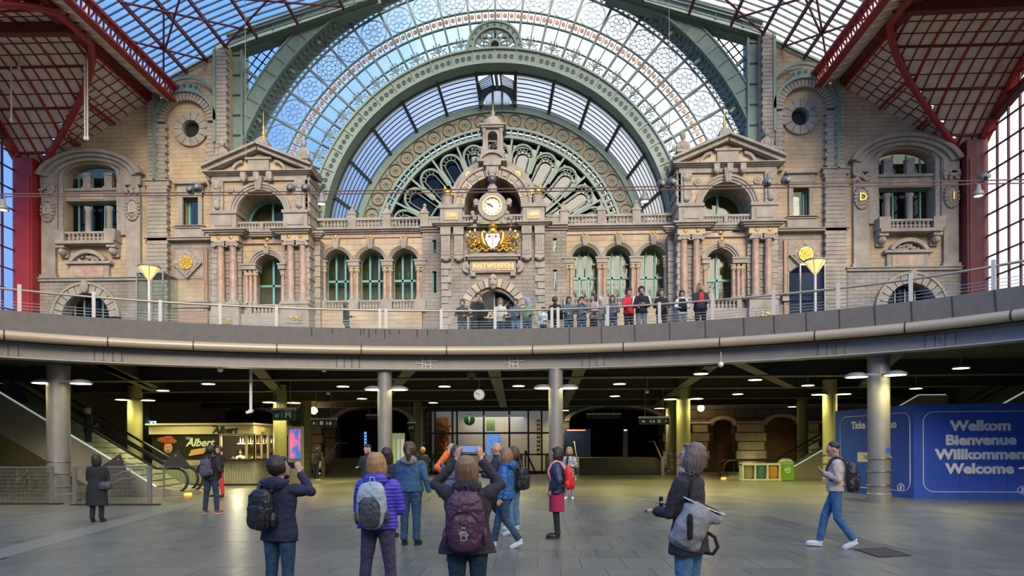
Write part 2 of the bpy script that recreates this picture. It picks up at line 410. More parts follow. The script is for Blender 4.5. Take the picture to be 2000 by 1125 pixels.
    # arched stone frame around the round window with radial voussoirs
    fc = (U(367, YW), Z(240, YW, 367)); ro = U(312, YW)-fc[0]; ri = U(326, YW)-fc[0]
    for k in range(22):
        v = SM(s); v.sector(fc[0], fc[1], ri, ro, -PI/2+PI*k/22+.012, -PI/2+PI*(k+1)/22-.012, yb0-.28, yb0+.2, 2); v.build('voussoir', STONE, wl_)
    for k in range(12):
        v = SM(s); v.sector(rc[0], rc[1], rw, rw+.62, 2*PI*k/12+.02, 2*PI*(k+1)/12-.02, yb0-.08, yb0+.2, 2); v.build('voussoir', STONE, wl_)
    q = SM(s); hh = .3; z1 = fc[1]; z0 = Z(354, YW); n = int((z1-z0)/hh)
    for k in range(n):
        q.box(fc[0]-ro, fc[0]-ri+(.12 if k % 2 else 0), yb0-.25, yb0+.2, z0+k*hh+.012, z0+(k+1)*hh-.012)
        q.box(fc[0]+ri-(.12 if k % 2 else 0), fc[0]+ro, yb0-.25, yb0+.2, z0+k*hh+.012, z0+(k+1)*hh-.012)
    q.build('rusticated_block_stack', STONE, wl_, kind='stuff')
    # green iron straps and arched brace
    ib = thing('iron_brace', ['', 'green riveted iron brace arching over the left round window', 'green riveted iron brace arching over the right round window'][s], 'iron brace', (X0+s*fc[0], YW-.4, Z(354, YW)))
    gi = SM(s); gi.box(U(309, YW), U(304, YW), yb0-.42, yb0-.28, Z(354, YW), Z(172, YW)); gi.build('strap', GREEN, ib)
    gi = SM(s); gi.box(U(427, YW), U(422, YW), yb0-.45, yb0-.30, Z(280, YW), Z(94, YW)); gi.build('strap', GREEN, ib)
    gi = SM(s); gi.sector(fc[0], fc[1], ro, ro+.22, -PI/2, PI/2, yb0-.45, yb0-.3, 24); gi.build('brace_arch', GREEN, ib)
    gi = SM(s); gi.sector(fc[0], fc[1], ro+.22, ro+.62, -.45, .45, yb0-.42, yb0-.32, 10); gi.build('crest_plate', GREEN, ib)
    for k in range(5):
        gi = SM(s); a = (k-2)*.18; gi.disc_y(fc[0]+(ro+.42)*sin(a), fc[1]+(ro+.42)*cos(a), .13, yb0-.46, yb0-.40, 12); gi.build('roundel', GREEN_D, ib)
    c2 = F(372, 210, YW); r2 = c2[0]-F(425, 210, YW)[0]
    gi = SM(s); gi.sector(c2[0], c2[1]-.4, r2*1.15, r2*1.15+.22, -.95, .95, yb0-.42, yb0-.3, 16); gi.build('brace_arch', GREEN, ib)

    # medallion panel
    md = thing('stone_medallion', ['', 'diamond stone panel with gilded disc on the left wing', 'diamond stone panel with gilded disc behind the right lamp post'][s], 'medallion', (X0+s*U(369, YW), YW-.3, Z(600, YW)))
    m = SM(s); m.box(U(405, YW), U(338, YW), yb0-.02, yb0+.2, Z(640, YW), Z(484, YW)); m.build('border_panel', mat('brown_marble', (.30, .17, .10), .5, col2=(.42, .26, .16)), md)
    m = SM(s); m.box(U(398, YW), U(344, YW), yb0-.08, yb0+.1, Z(543, YW), Z(488, YW)); m.build('upper_panel', STONE, md)
    m = SM(s); m.box(U(399, YW), U(342, YW), yb0-.08, yb0+.1, Z(606, YW), Z(549, YW)); m.build('lower_panel', YEL, md)
    c = F(369, 516, YW); h_ = 1.08
    m = SM(s); m.prism([(c[0]-h_, c[1]), (c[0], c[1]+h_), (c[0]+h_, c[1]), (c[0], c[1]-h_)], yb0-.35, yb0-.05)
    m.prism([(c[0]-h_*.82, c[1]), (c[0], c[1]+h_*.82), (c[0]+h_*.82, c[1]), (c[0], c[1]-h_*.82)], yb0-.40, yb0-.30); m.build('diamond', CARV, md)
    m = SM(s); m.disc_y(c[0], c[1], .50, yb0-.52, yb0-.3, 24); dd = m.build('gilded_disc', GOLD, md)
    m = SM(s)
    for k in range(26):
        a = k*2.4; r = .42*math.sqrt(k/26); m.ell((c[0]+r*cos(a), yb0-.52, c[1]+r*sin(a)), (.07, .05, .06), 6, 4)
    m.build('relief', GOLD, dd)
    for k in range(4):
        m = SM(s); a = PI/2*k; m.ell((c[0]+.72*cos(a), yb0-.4, c[1]+.72*sin(a)), (.12, .06, .12), 10, 6); m.build('boss', CARV, md)

    # ---------------- large window of the wing: window_n structure
    win = struct('window_%d' % (1 if s < 0 else 2), (X0+s*cx, YW, zb))
    g_ = SM(s); g_.box(uo0-.1, uo1+.1, YW+.95, YW+.98, zb, zs+rr*.5); g_.build('pane', WING, win)
    for px_ in (170, 186, 208): pass
    for i in range(4):
        g_ = SM(s); x = uo0+(uo1-uo0)*(i+.5)/4; g_.box(x-.05, x+.05, YW+.85, YW+.95, zb, zs+rr*.4); g_.build('glazing_bar', TEAL, win)
    g_ = SM(s); g_.box(uo0, uo1, YW+.83, YW+.95, zb+2.6, zb+2.75); g_.build('glazing_bar', TEAL, win)
    for px_ in (167, 209):
        g_ = SM(s); x = U(px_, YW); g_.lathe([(.30, 0), (.30, .15), (.22, .2), (.22, 1.85), (.3, 1.95), (.3, 2.1)], (x, YW+.35, Z(453, YW)), 12); g_.build('mullion_column', STONE, win, smooth=True, flat_angle=40)
        g_ = SM(s); g_.box(x-.28, x+.28, YW+.15, YW+.6, Z(363, YW), Z(330, YW)); g_.box(x-.36, x+.36, YW+.05, YW+.6, Z(363, YW), Z(358, YW)); g_.box(x-.32, x+.32, YW+.1, YW+.6, Z(336, YW), Z(331, YW)); g_.build('upper_mullion', CARV, win)
    g_ = SM(s); g_.box(uo0, uo1, YW+.1, YW+.7, Z(386, YW), Z(364, YW)); g_.box(uo0, uo1, YW-.05, YW+.7, Z(367, YW), Z(362, YW)); g_.build('transom', STONE, win)
    g_ = SM(s); g_.box(cx-.9, cx+.9, YW+.05, YW+.15, Z(383, YW), Z(371, YW)); g_.build('transom_panel', SAND, win)
    # surround: beaded jambs + hood arch
    for k in range(2):
        g_ = SM(s); g_.sector(cx, zs, rr+.02+k*.38, rr+.36+k*.38, -PI/2, PI/2, YW-.18-.1*k, YW+.2, 24, ez=.52+.04*k); g_.build('window_arch', STONE if k else CARV, win, smooth=False)
        for e_ in (-1, 1):
            g_ = SM(s); xa = cx+e_*(rr+.02+k*.38); xb = cx+e_*(rr+.36+k*.38); g_.box(min(xa, xb), max(xa, xb), YW-.18-.1*k, YW+.2, zb, zs); g_.build('window_jamb', CARV if not k else STONE, win)
    hc = U(183, YW); hr = U(76, YW)-hc
    for k in range(3):
        g_ = SM(s); g_.sector(hc, Z(355, YW), hr-.45-.42*k, hr-.06-.42*k, -1.32, 1.32, YW-.75+.2*k, YW+.2, 26, ez=.58); g_.build('hood_arch', STONE, win)
    # cartouched pilasters
    for (xa, xb) in ((86, 113), (250, 278)):
        pl_ = SM(s); a, b_ = U(xb, YW), U(xa, YW)
        pl_.box(a, b_, YW-.3, YW+.1, Z(533, YW), Z(376, YW)); pl_.box(a-.12, b_+.12, YW-.4, YW+.1, Z(545, YW), Z(533, YW)); pl_.box(a-.05, b_+.05, YW-.36, YW+.1, Z(360, YW), Z(335, YW)); pl_.build('pilaster', STONE, win)
        cp = SM(s); mx_ = (a+b_)/2
        for k in range(26):
            cp.ell((mx_+random.uniform(-.55, .55), YW-.38, Z(368, YW)+random.uniform(-.3, .3)), (.16, .12, .14), 7, 5)
        cp.build('foliage_capital', CARV, win, smooth=True, kind='stuff')
        ct = SM(s); ct.ell((mx_, YW-.36, Z(408, YW)), (.42, .2, .62), 14, 8)
        for k in range(18):
            t = 2*PI*k/18; ct.ell((mx_+.46*cos(t), YW-.38, Z(408, YW)+.75*sin(t)), (.13, .12, .13), 6, 4)
        co = ct.build('cartouche', CARV, win, smooth=True)
        ch = {(-1, 86): 'L', (-1, 250): 'L', (1, 86): 'I', (1, 250): 'D'}[(s, xa)]
        text(ch, .75, GOLD if s > 0 else SAND, 'letter', win, (XW(s*mx_), YW-.6, Z(410, YW)), extrude=.04, offset=.015)
    # consoles, balcony slab and pediment under the window
    g_ = SM(s); g_.box(U(236, YW), U(124, YW), YW-1.0, YW+.2, Z(478, YW), Z(472, YW)); g_.build('balcony_slab', STONE, win)
    for px_ in (130, 228):
        g_ = SM(s); x = U(px_, YW); g_.box(x-.32, x+.32, YW-.8, YW+.1, Z(484, YW), Z(478, YW)); g_.ell((x, YW-.4, Z(490, YW)), (.3, .42, .3), 12, 8); g_.box(x-.3, x+.3, YW-.3, YW+.1, Z(500, YW), Z(484, YW)); g_.build('console', CARV, win)
        g_ = SM(s); g_.box(x-.4, x+.4, YW-.95, YW+.1, Z(472, YW), Z(450, YW)); g_.build('balcony_pedestal', STONE, win)
    g_ = SM(s); g_.box(U(226, YW), U(135, YW), YW-.85, YW-.55, Z(458, YW), Z(454, YW)); g_.build('balcony_rail', STONE, win)
    pc = U(179, YW); g_ = SM(s); g_.sector(pc, Z(530, YW), 1.35, 1.62, -1.0, 1.0, YW-.6, YW+.1, 14); g_.box(pc-1.7, pc+1.7, YW-.55, YW+.1, Z(514, YW), Z(509, YW)); g_.build('segment_pediment', STONE, win)
    g_ = SM(s); g_.box(pc-1.45, pc+1.45, YW-.3, YW+.1, Z(543, YW), Z(514, YW)); g_.build('panel_frame', STONE, win)
    g_ = SM(s); g_.box(pc-1.1, pc+1.1, YW-.36, YW-.2, Z(538, YW), Z(518, YW)); g_.build('stone_panel', PINK, win)
    g_ = SM(s)
    for k in range(22): g_.ell((pc+random.uniform(-1.1, 1.1)*.8, YW-.2, Z(505, YW)+random.uniform(-.1, .32)), (.16, .12, .12), 7, 5)
    g_.build('carved_foliage', CARV, win, smooth=True, kind='stuff')
    # lower arch ring
    for k in range(13):
        g_ = SM(s); g_.sector(cxl, zsl, rl, rl+.62, -PI/2+PI*k/13+.015, -PI/2+PI*(k+1)/13-.015, YW-.5, YW, 2); g_.build('voussoir', STONE, wl_)
    g_ = SM(s); g_.sector(cxl, zsl, rl+.62, rl+.8, -PI/2, PI/2, YW-.6, YW, 20); g_.build('arch_moulding', STONE, wl_)
    g_ = SM(s); g_.ell((cxl, YW-.6, zsl+rl+.45), (.3, .25, .5), 10, 8); g_.build('keystone', CARV, wl_)
    dg = struct('door_%d' % (1 if s < 0 else 2), (X0+s*cxl, YW+.6, 8)); g_ = SM(s); g_.box(cxl-rl-.2, cxl+rl+.2, YW+.6, YW+.64, 7.5, zsl+rl); g_.build('pane', WING, dg)
    for i in range(5):
        g_ = SM(s); x = cxl-rl+2*rl*(i+.5)/5; g_.box(x-.05, x+.05, YW+.5, YW+.6, 7.5, zsl+rl*.9); g_.build('glazing_bar', GREEN, dg)
    # small window
    sw = struct('window_%d' % (3 if s < 0 else 4), (X0+s*(wu0+wu1)/2, YW, wz0))
    g_ = SM(s); g_.box(wu0, wu1, YW+.9, YW+.93, wz0, wz1); g_.build('pane', WING, sw)
    g_ = SM(s)
    g_.box(wu0-.3, wu0, YW-.1, YW+.3, wz0-.1, wz1+.25); g_.box(wu1, wu1+.3, YW-.1, YW+.3, wz0-.1, wz1+.25); g_.box(wu0-.3, wu1+.3, YW-.12, YW+.3, wz1, wz1+.3); g_.build('window_frame', STONE, sw)
    g_ = SM(s); g_.box(wu0-.5, wu1+.5, YW-.3, YW+.3, wz0-.3, wz0-.1); g_.box(wu0-.6, wu1+.6, YW-.4, YW+.3, Z(360, YW), Z(356, YW)); g_.box(wu0-.4, wu1+.4, YW-.15, YW+.3, Z(375, YW), Z(360, YW)); g_.build('sill', STONE, sw)
    g_ = SM(s); g_.box(wu1-.18, wu1-.06, YW+.7, YW+.9, wz0, wz1); g_.build('glazing_bar', TEAL, sw)
    # round window glazing
    rwn = struct('window_%d' % (5 if s < 0 else 6), (X0+s*rc[0], YW, rc[1]-rw))
    g_ = SM(s); g_.disc_y(rc[0], rc[1], rw+.1, YW+.5, YW+.55, 24); g_.build('pane', DARK, rwn)
    g_ = SM(s); g_.sector(rc[0], rc[1], rw-.05, rw+.02, 0, 2*PI, YW+.1, YW+.5, 24); g_.build('ring_frame', GREEN, rwn)
# ------------------------------------------------------------------ reusable stone pieces
bal_b = MB(); bal_b.lathe([(.13, 0), (.13, .07), (.07, .11), (.13, .28), (.145, .38), (.08, .62), (.06, .74), (.10, .82), (.12, .86), (.12, 1.0)], n=8)
BAL = bal_b.mesh('baluster', STONE, True)
BALM = {}
def balusters(parent, s, u0, u1, y, z0, z1, n, m=STONE):
    if m.name not in BALM:
        me = BAL.copy(); me.materials.clear(); me.materials.append(m); BALM[m.name] = me
    for i in range(n):
        u = u0+(u1-u0)*(i+.5)/n
        o = link('baluster', BALM[m.name], parent, loc=(XW(s*u), y, z0)); o.scale = (.95, .95, z1-z0)
def column(parent, s, u, y, z0, z1, r, ionic=False, m=PINK):
    q = SM(s); q.lathe([(r*1.0, z0+.25), (r, z0+.5), (r*1.02, (z0+z1)/2), (r*.86, z1-.45), (r*.9, z1-.42)], (u, y, 0), 16); c = q.build('column', m, parent, smooth=True, flat_angle=50)
    q = SM(s); q.box(u-r*1.4, u+r*1.4, y-r*1.4, y+r*1.4, z0, z0+.12); q.lathe([(r*1.35, z0+.12), (r*1.35, z0+.2), (r*1.05, z0+.3)], (u, y, 0), 14); q.build('column_base', STONE, c)
    q = SM(s); q.lathe([(r*.9, z1-.45), (r*1.0, z1-.3), (r*1.25, z1-.12)], (u, y, 0), 14); q.box(u-r*1.35, u+r*1.35, y-r*1.35, y+r*1.35, z1-.12, z1)
    if ionic:
        for e_ in (-1, 1):
            q.disc_y(u+e_*r*1.35, z1-.24, r*.52, y-r*1.3, y+r*.6, 12)
        q.box(u-r*1.35, u+r*1.35, y-r*1.2, y+r*.6, z1-.3, z1-.1)
    else:
        for k in range(8):
            q.ell((u+r*1.05*cos(k*PI/4), y+r*1.05*sin(k*PI/4), z1-.25), (.06, .06, .1), 6, 4)
    q.build('capital', SAND if not ionic else CARV, c, smooth=not ionic)
    return c
def cornice(parent, s, u0, u1, y, z0, z1, dp, ret=0.0, m=STONE, name='cornice'):
    """stepped moulding running along the wall"""
    q = SM(s); n = 3
    for k in range(n):
        d = dp*(k+1)/n; q.box(u0-ret*d, u1+ret*d, y-d, y+.3, z0+(z1-z0)*k/n, z0+(z1-z0)*(k+1)/n)
    q.build(name, m, parent)
def rosette(parent, s, u, y, z, r=.13, m=GOLD):
    q = SM(s); q.ell((u, y, z), (r, r*.5, r), 10, 6)
    for k in range(6): q.ell((u+r*1.0*cos(k*PI/3), y+.02, z+r*1.0*sin(k*PI/3)), (r*.45, r*.35, r*.45), 6, 4)
    q.build('gilded_rosette', m, parent, smooth=True)
def keystone(parent, s, u, y, z0, z1, w=.3, gold=True):
    q = SM(s); q.prism([(u-w*.35, z0), (u-w*.6, z1), (u+w*.6, z1), (u+w*.35, z0)], y-.38, y+.1)
    q.box(u-w*.28, u-w*.05, y-.44, y, z0+.04, z1-.1); q.box(u+w*.05, u+w*.28, y-.44, y, z0+.04, z1-.1); q.build('keystone', STONE, parent)
    if gold: rosette(parent, s, u, y-.4, z1+.05, .12)
def pane_window(n, s, uc, r, zs, zb, y, bars=(-.33, .33), cross=(.0,), archn=14):
    w = struct('window_%d' % n, (X0+s*uc, y, zb))
    q = SM(s); pts = [(uc-r, zb), (uc-r, zs)]+[(uc-r*cos(PI*k/archn), zs+r*sin(PI*k/archn)) for k in range(1, archn)]+[(uc+r, zs), (uc+r, zb)]
    # glass split into the panes between the bars
    xs = [-1]+list(bars)+[1]
    for i in range(len(xs)-1):
        a, b_ = xs[i]*r, xs[i+1]*r; zm = zb+(zs-zb)*.62
        q = SM(s); q.box(uc+a, uc+b_, y, y+.03, zb, zm); q.build('pane', ARCG, w)
        q = SM(s)
        for k in range(6):
            p0 = a+(b_-a)*k/6; p1 = a+(b_-a)*(k+1)/6; h0 = math.sqrt(max(0, r*r-p0*p0)); h1 = math.sqrt(max(0, r*r-p1*p1))
            q.prism([(uc+p0, zm), (uc+p1, zm), (uc+p1, zs+h1), (uc+p0, zs+h0)], y, y+.03)
        q.build('pane', ARCG, w)
    for b_ in bars:
        q = SM(s); q.box(uc+b_*r-.07, uc+b_*r+.07, y-.12, y+.05, zb, zs+r*math.sqrt(1-b_*b_)); q.build('glazing_bar', TEAL, w)
    q = SM(s); q.box(uc-r, uc+r, y-.12, y+.05, zb+(zs-zb)*.62-.08, zb+(zs-zb)*.62+.08); q.build('glazing_bar', TEAL, w)
    q = SM(s); q.sector(uc, zs, r-.1, r+.05, -PI/2, PI/2, y-.14, y+.05, 18); q.box(uc-r-.05, uc-r+.1, y-.14, y+.05, zb, zs); q.box(uc+r-.1, uc+r+.05, y-.14, y+.05, zb, zs); q.build('window_frame', TEAL, w)
    q = SM(s); m_ = 24; q.add([(uc-r-.2+(2*r+.4)*k/m_, y+.5+.06*(k % 2), z) for k in range(m_+1) for z in (zb, zs+r+.1)], [(2*k, 2*k+2, 2*k+3, 2*k+1) for k in range(m_)]); q.build('curtain', mat('pale_curtain', (.62, .57, .42), .9), w)
    return w
CURT = mat('curtain_cloth', (.20, .17, .10), .9, col2=(.26, .22, .14), scale=3)
for s in (-1, 1):       # wing balconies get their balusters once the builder exists
    w = bpy.data.objects['window_1' if s < 0 else 'window_2']
    balusters(w, s, U(215, YW), U(144, YW), YW-.7, Z(472, YW), Z(458, YW), 9)

# ------------------------------------------------------------------ pavilions
for s, which in ((-1, 'left'), (1, 'right')):
    Y = YP; ua, ub = U(598, Y), U(412, Y)       # inner and outer edge
    pv = thing('stone_pavilion', {'left': 'ornate pedimented stone pavilion whose arch reveal is lit yellow, left of the clock', 'right': 'ornate pedimented stone pavilion with lit strip lamps behind its upper window'}[which], 'pavilion', (X0+s*(ua+ub)/2, Y, 8.0), group=None)
    zc = Z(463, Y); zt = Z(337, Y); z0 = 8.0; ucn = (ua+ub)/2
    # lower wall with arched opening
    uw = U(515, Y); rw_ = U(515-27, Y)-uw; zs = Z(520, Y); zb = Z(592, Y)
    wall = SM(s); wall.archwall(ua, ub, z0, zc, uw, rw_, zs, zb, Y+.9, Y+2.0); wall.build('lower_wall', SANDB, pv)
    pane_window(7 if s < 0 else 8, s, uw, rw_+.1, zs, zb, Y+2.0, bars=(0.0,))
    # columns pairs on plinths
    for px_ in (427, 451, 564, 588):
        u = U(px_, Y); column(pv, s, u, Y+.35, Z(592, Y), Z(470, Y), .27, ionic=True)
    for a, b_ in ((412, 466), (549, 602)):
        q = SM(s); q.box(U(b_, Y), U(a, Y), Y-.05, Y+1.2, Z(612, Y), Z(592, Y)); q.box(U(b_, Y)-.08, U(a, Y)+.08, Y-.15, Y+1.2, Z(595, Y), Z(591, Y)); q.box(U(b_, Y)-.05, U(a, Y)+.05, Y-.12, Y+1.2, z0, Z(611, Y)); q.build('plinth', STONE, pv)
        q = SM(s); m_ = (U(a, Y)+U(b_, Y))/2; q.box(m_-.55, m_+.55, Y-.18, Y-.1, Z(633, Y), Z(618, Y)); pn = q.build('plinth_panel', STONE, pv)
        q = SM(s)
        for k in range(10): q.ell((m_+random.uniform(-.4, .4), Y-.2, Z(625, Y)+random.uniform(-.15, .15)), (.1, .05, .07), 6, 4)
        q.build('gilded_relief', GOLD, pn)
        # rusticated backing behind the columns
        q = SM(s); zz0, zz1 = Z(592, Y), Z(470, Y); n = 16; hh = (zz1-zz0)/n
        for k in range(n): q.box(U(b_, Y)+.05, U(a, Y)-.05, Y+.62-(.05 if k % 2 else 0), Y+.95, zz0+k*hh+.015, zz0+(k+1)*hh-.015)
        q.build('rusticated_block_stack', STONE_D, pv, kind='stuff')
    # small columns and impost, archivolt
    for px_ in (473, 481, 490, 545):
        column(pv, s, U(px_, Y), Y+.75, Z(592, Y), Z(524, Y), .15)
    for a, b_ in ((466, 494), (538, 552)):
        q = SM(s); q.box(U(b_, Y), U(a, Y), Y+.4, Y+1.6, Z(523, Y), Z(513, Y)); q.box(U(b_, Y)-.05, U(a, Y)+.05, Y+.32, Y+1.6, Z(515, Y), Z(512, Y)); q.build('impost', STONE, pv)
    for k in range(3):
        q = SM(s); q.sector(uw, zs, rw_+.02+k*.14, rw_+.15+k*.14, -PI/2, PI/2, Y+.72-.1*k, Y+1.0, 20); q.build('archivolt', STONE, pv)
    keystone(pv, s, uw, Y+.75, zs+rw_-.02, zs+rw_+.5, .4)
    q = SM(s); q.box(U(544, Y), U(478, Y), Y+.45, Y+.75, Z(595, Y), Z(592, Y)); q.box(U(544, Y), U(478, Y), Y+.45, Y+.75, Z(614, Y), Z(609, Y)); q.box(U(486, Y), U(477, Y), Y+.4, Y+.8, Z(610, Y), Z(592, Y)); q.box(U(548, Y), U(540, Y), Y+.4, Y+.8, Z(610, Y), Z(592, Y)); q.build('parapet_rail', STONE, pv)
    balusters(pv, s, U(539, Y), U(487, Y), Y+.6, Z(609, Y), Z(595, Y), 7)
    q = SM(s); q.box(ua, ub, Y+.3, Y+1.4, z0, Z(611, Y)); q.build('base_wall', STONE, pv)
    # entablature
    q = SM(s); q.box(U(549, Y)+.0, U(466, Y), Y+.7, Y+1.2, Z(470, Y), Z(462, Y)); q.build('frieze', PINK, pv)
    for a, b_ in ((412, 466), (549, 602)):
        q = SM(s); q.box(U(b_, Y), U(a, Y), Y-.02, Y+1.2, Z(470, Y), Z(458, Y)); q.build('entablature_block', SAND, pv)
        for e_ in (.28, .72): rosette(pv, s, U(a, Y)+(U(b_, Y)-U(a, Y))*e_, Y-.04, Z(463, Y), .12)
    rosette(pv, s, uw, Y+.6, Z(462, Y), .12)
    cornice(pv, s, U(470, Y)-.05, ub, Y-.05, Z(458, Y), Z(448, Y), .5, 1); cornice(pv, s, ua, U(545, Y)+.05, Y-.05, Z(458, Y), Z(448, Y), .5, 1); cornice(pv, s, U(550, Y), U(465, Y), Y+.5, Z(458, Y), Z(448, Y), .3)
    # attic: pedestals, balustrade, big arch
    for a, b_ in ((412, 461), (553, 600)):
        q = SM(s); q.box(U(b_, Y), U(a, Y), Y, Y+1.4, Z(448, Y), Z(413, Y)); q.box(U(b_, Y)-.08, U(a, Y)+.08, Y-.12, Y+1.4, Z(417, Y), Z(411, Y)); q.box(U(b_, Y)+.3, U(a, Y)-.3, Y-.06, Y+.1, Z(440, Y), Z(422, Y)); q.build('attic_pedestal', STONE, pv)
    q = SM(s); q.box(U(553, Y), U(461, Y), Y+.3, Y+.6, Z(434, Y), Z(430, Y)); q.box(U(553, Y), U(461, Y), Y+.3, Y+.6, Z(450, Y), Z(446, Y)); q.box(U(511, Y), U(504, Y), Y+.27, Y+.6, Z(446, Y), Z(434, Y)); q.build('balustrade_rail', STONE, pv)
    balusters(pv, s, U(503, Y), U(462, Y), Y+.45, Z(446, Y), Z(434, Y), 7); balusters(pv, s, U(552, Y), U(512, Y), Y+.45, Z(446, Y), Z(434, Y), 7)
    uA = U(506, Y); rA = U(506-47, Y)-uA; zA = Z(417, Y)
    q = SM(s); q.archwall(ua, ub, Z(448, Y), zt, uA, rA, zA, Z(448, Y)-.1, Y+.35, Y+2.6); q.build('upper_wall', SANDB, pv)
    for k in range(3):
        q = SM(s); q.sector(uA, zA, rA+.02+k*.17, rA+.18+k*.17, -PI/2, PI/2, Y+.2-.09*k, Y+.5, 24); q.build('archivolt', STONE, pv)
    keystone(pv, s, uA, Y+.15, zA+rA-.15, zA+rA+.85, .5, gold=False)
    pane_window(9 if s < 0 else 10, s, uA, rA-.05, zA, Z(448, Y), Y+2.6, bars=(-.05,))
    for px_ in (447, 561):
        q = SM(s); c_ = F(px_, 367, Y); q.disc_y(c_[0], c_[1], .26, Y+.2, Y+.4, 16); q.ell((c_[0], Y+.2, c_[1]), (.12, .08, .12), 8, 6); q.build('round_boss', STONE, pv)
    for px_ in (424, 584):
        q = SM(s); u = U(px_, Y); q.box(u-.38, u+.38, Y+.1, Y+.4, Z(411, Y), Z(350, Y)); q.ell((u, Y+.05, Z(362, Y)), (.3, .25, .35), 10, 6); q.box(u-.2, u+.2, Y-.05, Y+.1, Z(402, Y), Z(366, Y)); q.ell((u, Y+.05, Z(402, Y)), (.24, .2, .2), 10, 6); q.build('scroll_bracket', CARV, pv)
    q = SM(s); q.box(ua, ub, Y+.15, Y+2.6, Z(351, Y), zt); q.build('upper_frieze', STONE, pv)
    cornice(pv, s, ua, ub, Y+.15, Z(341, Y), Z(335, Y), .5, 1)
    # pediment
    zp = Z(336, Y); za = Z(289, Y); q = SM(s); q.prism([(ua, zp), (ucn, za-.25), (ub, zp)], Y+.3, Y+2.4); q.build('tympanum', SAND, pv)
    for a, b_ in ((ua-.5, ucn), (ub+.5, ucn)):
        q = SM(s); q.bar((a, Y+1.0, zp+.1), (b_, Y+1.0, za), 2.6, .35, up=(0, 0, 1)); q.bar((a, Y+.9, zp+.3), (b_, Y+.9, za+.2), 3.0, .16, up=(0, 0, 1)); q.build('raking_cornice', STONE, pv)
    q = SM(s); q.box(ucn-.75, ucn+.75, Y+.05, Y+.4, zp, Z(309, Y)); q.box(ucn-.95, ucn+.95, Y-.05, Y+.4, Z(311, Y), Z(307, Y)); q.build('tympanum_block', STONE, pv)
    for e_ in (-1, 1):
        q = SM(s); q.sector(ucn+e_*1.15, zp+.05, .62, .82, (0 if e_ > 0 else -1.5), (1.5 if e_ > 0 else 0), Y, Y+.4, 8); q.build('broken_segment', STONE, pv)
    for px_ in (478, 503, 528):
        q = SM(s); u = U(px_, Y); q.box(u-.2, u+.2, Y-.3, Y+.3, Z(352, Y), Z(338, Y)); q.ell((u, Y-.2, Z(352, Y)), (.18, .18, .2), 8, 6); q.build('console', CARV, pv)
    # return wall, rusticated
    q = SM(s); n = 34; zz0 = z0; zz1 = Z(340, Y); hh = (zz1-zz0)/n
    for k in range(n):
        q.box(ua-(.06 if k % 2 else 0)-.1, ua+.3, Y+.35, Y+2.6, zz0+k*hh+.015, zz0+(k+1)*hh-.015)
        q.box(ub-.3, ub+.1+(.06 if k % 2 else 0), Y+.35, Y+2.6, zz0+k*hh+.015, zz0+(k+1)*hh-.015)
        if zz0+k*hh < zc: q.box(ua-.55, ua-.1, Y+1.4+(.06 if k % 2 else 0), Y+2.6, zz0+k*hh+.015, zz0+(k+1)*hh-.015)
    q.build('rusticated_return', STONE, pv, kind='stuff')
    cornice(pv, s, ua-.7, ua+.1, Y+.9, Z(458, Y), Z(448, Y), .35, 1)
    q = SM(s); q.box(uA-rA-.4, uA+rA+.4, Y+2.7, Y+4.2, zA+2.35, zA+2.5); q.build('loggia_ceiling', SAND, pv)
    # obelisk block with gilded finial, statues (own things)
    ob = thing('gilded_finial', 'gold-tipped stone obelisk on the %s pediment' % which, 'finial', (X0+s*ucn, Y+1, za))
    q = SM(s); q.prism([(ucn-.55, za-.2), (ucn-.4, za+.85), (ucn, za+1.05), (ucn+.4, za+.85), (ucn+.55, za-.2)], Y+.5, Y+1.5); q.box(ucn-.7, ucn+.7, Y+.4, Y+1.6, za-.2, za+.1); q.disc_y(ucn, za+.5, .28, Y+.4, Y+.52, 14); q.build('obelisk_block', CARV, ob)
    q = SM(s); q.lathe([(.2, 1.0), (.26, 1.1), (.1, 1.25), (.14, 1.5), (.06, 1.7), (.09, 1.9), (.03, 2.1), (.02, 3.0), (0, 3.1)], (ucn, Y+1, za), 10); q.build('gilt_spike', GOLD, ob, smooth=True)
    for px_, py_, wh in ((424, 300, 'outer'), (586, 300, 'inner')):
        u, zz = F(px_, py_, Y); st = thing('bust_statue', 'stone bust on pedestal at the %s end of the %s pediment' % (wh, which), 'statue', (X0+s*u, Y+.8, zz-1.2))
        q = SM(s); q.box(u-.42, u+.42, Y+.4, Y+1.2, zp-.3, zz-.1); q.box(u-.52, u+.52, Y+.3, Y+1.3, zz-.22, zz-.05); q.build('pedestal', STONE, st)
        q = SM(s); q.ell((u, Y+.8, zz+.35), (.42, .28, .42), 14, 10); q.ell((u, Y+.8, zz+.05), (.25, .22, .2), 10, 8); q.ell((u-.36, Y+.7, zz+.25), (.14, .14, .32), 8, 6); q.ell((u+.36, Y+.7, zz+.25), (.14, .14, .32), 8, 6); q.tube([(u, Y+.8, zz+.6), (u, Y+.78, zz+.85)], .13)
        q.ell((u, Y+.75, zz+1.0), (.2, .23, .26), 12, 10); q.ell((u, Y+.53, zz+.97), (.045, .06, .07), 6, 4); q.ell((u, Y+.8, zz+1.12), (.23, .25, .2), 10, 8)
        q.build('bust', CARV, st, smooth=True)
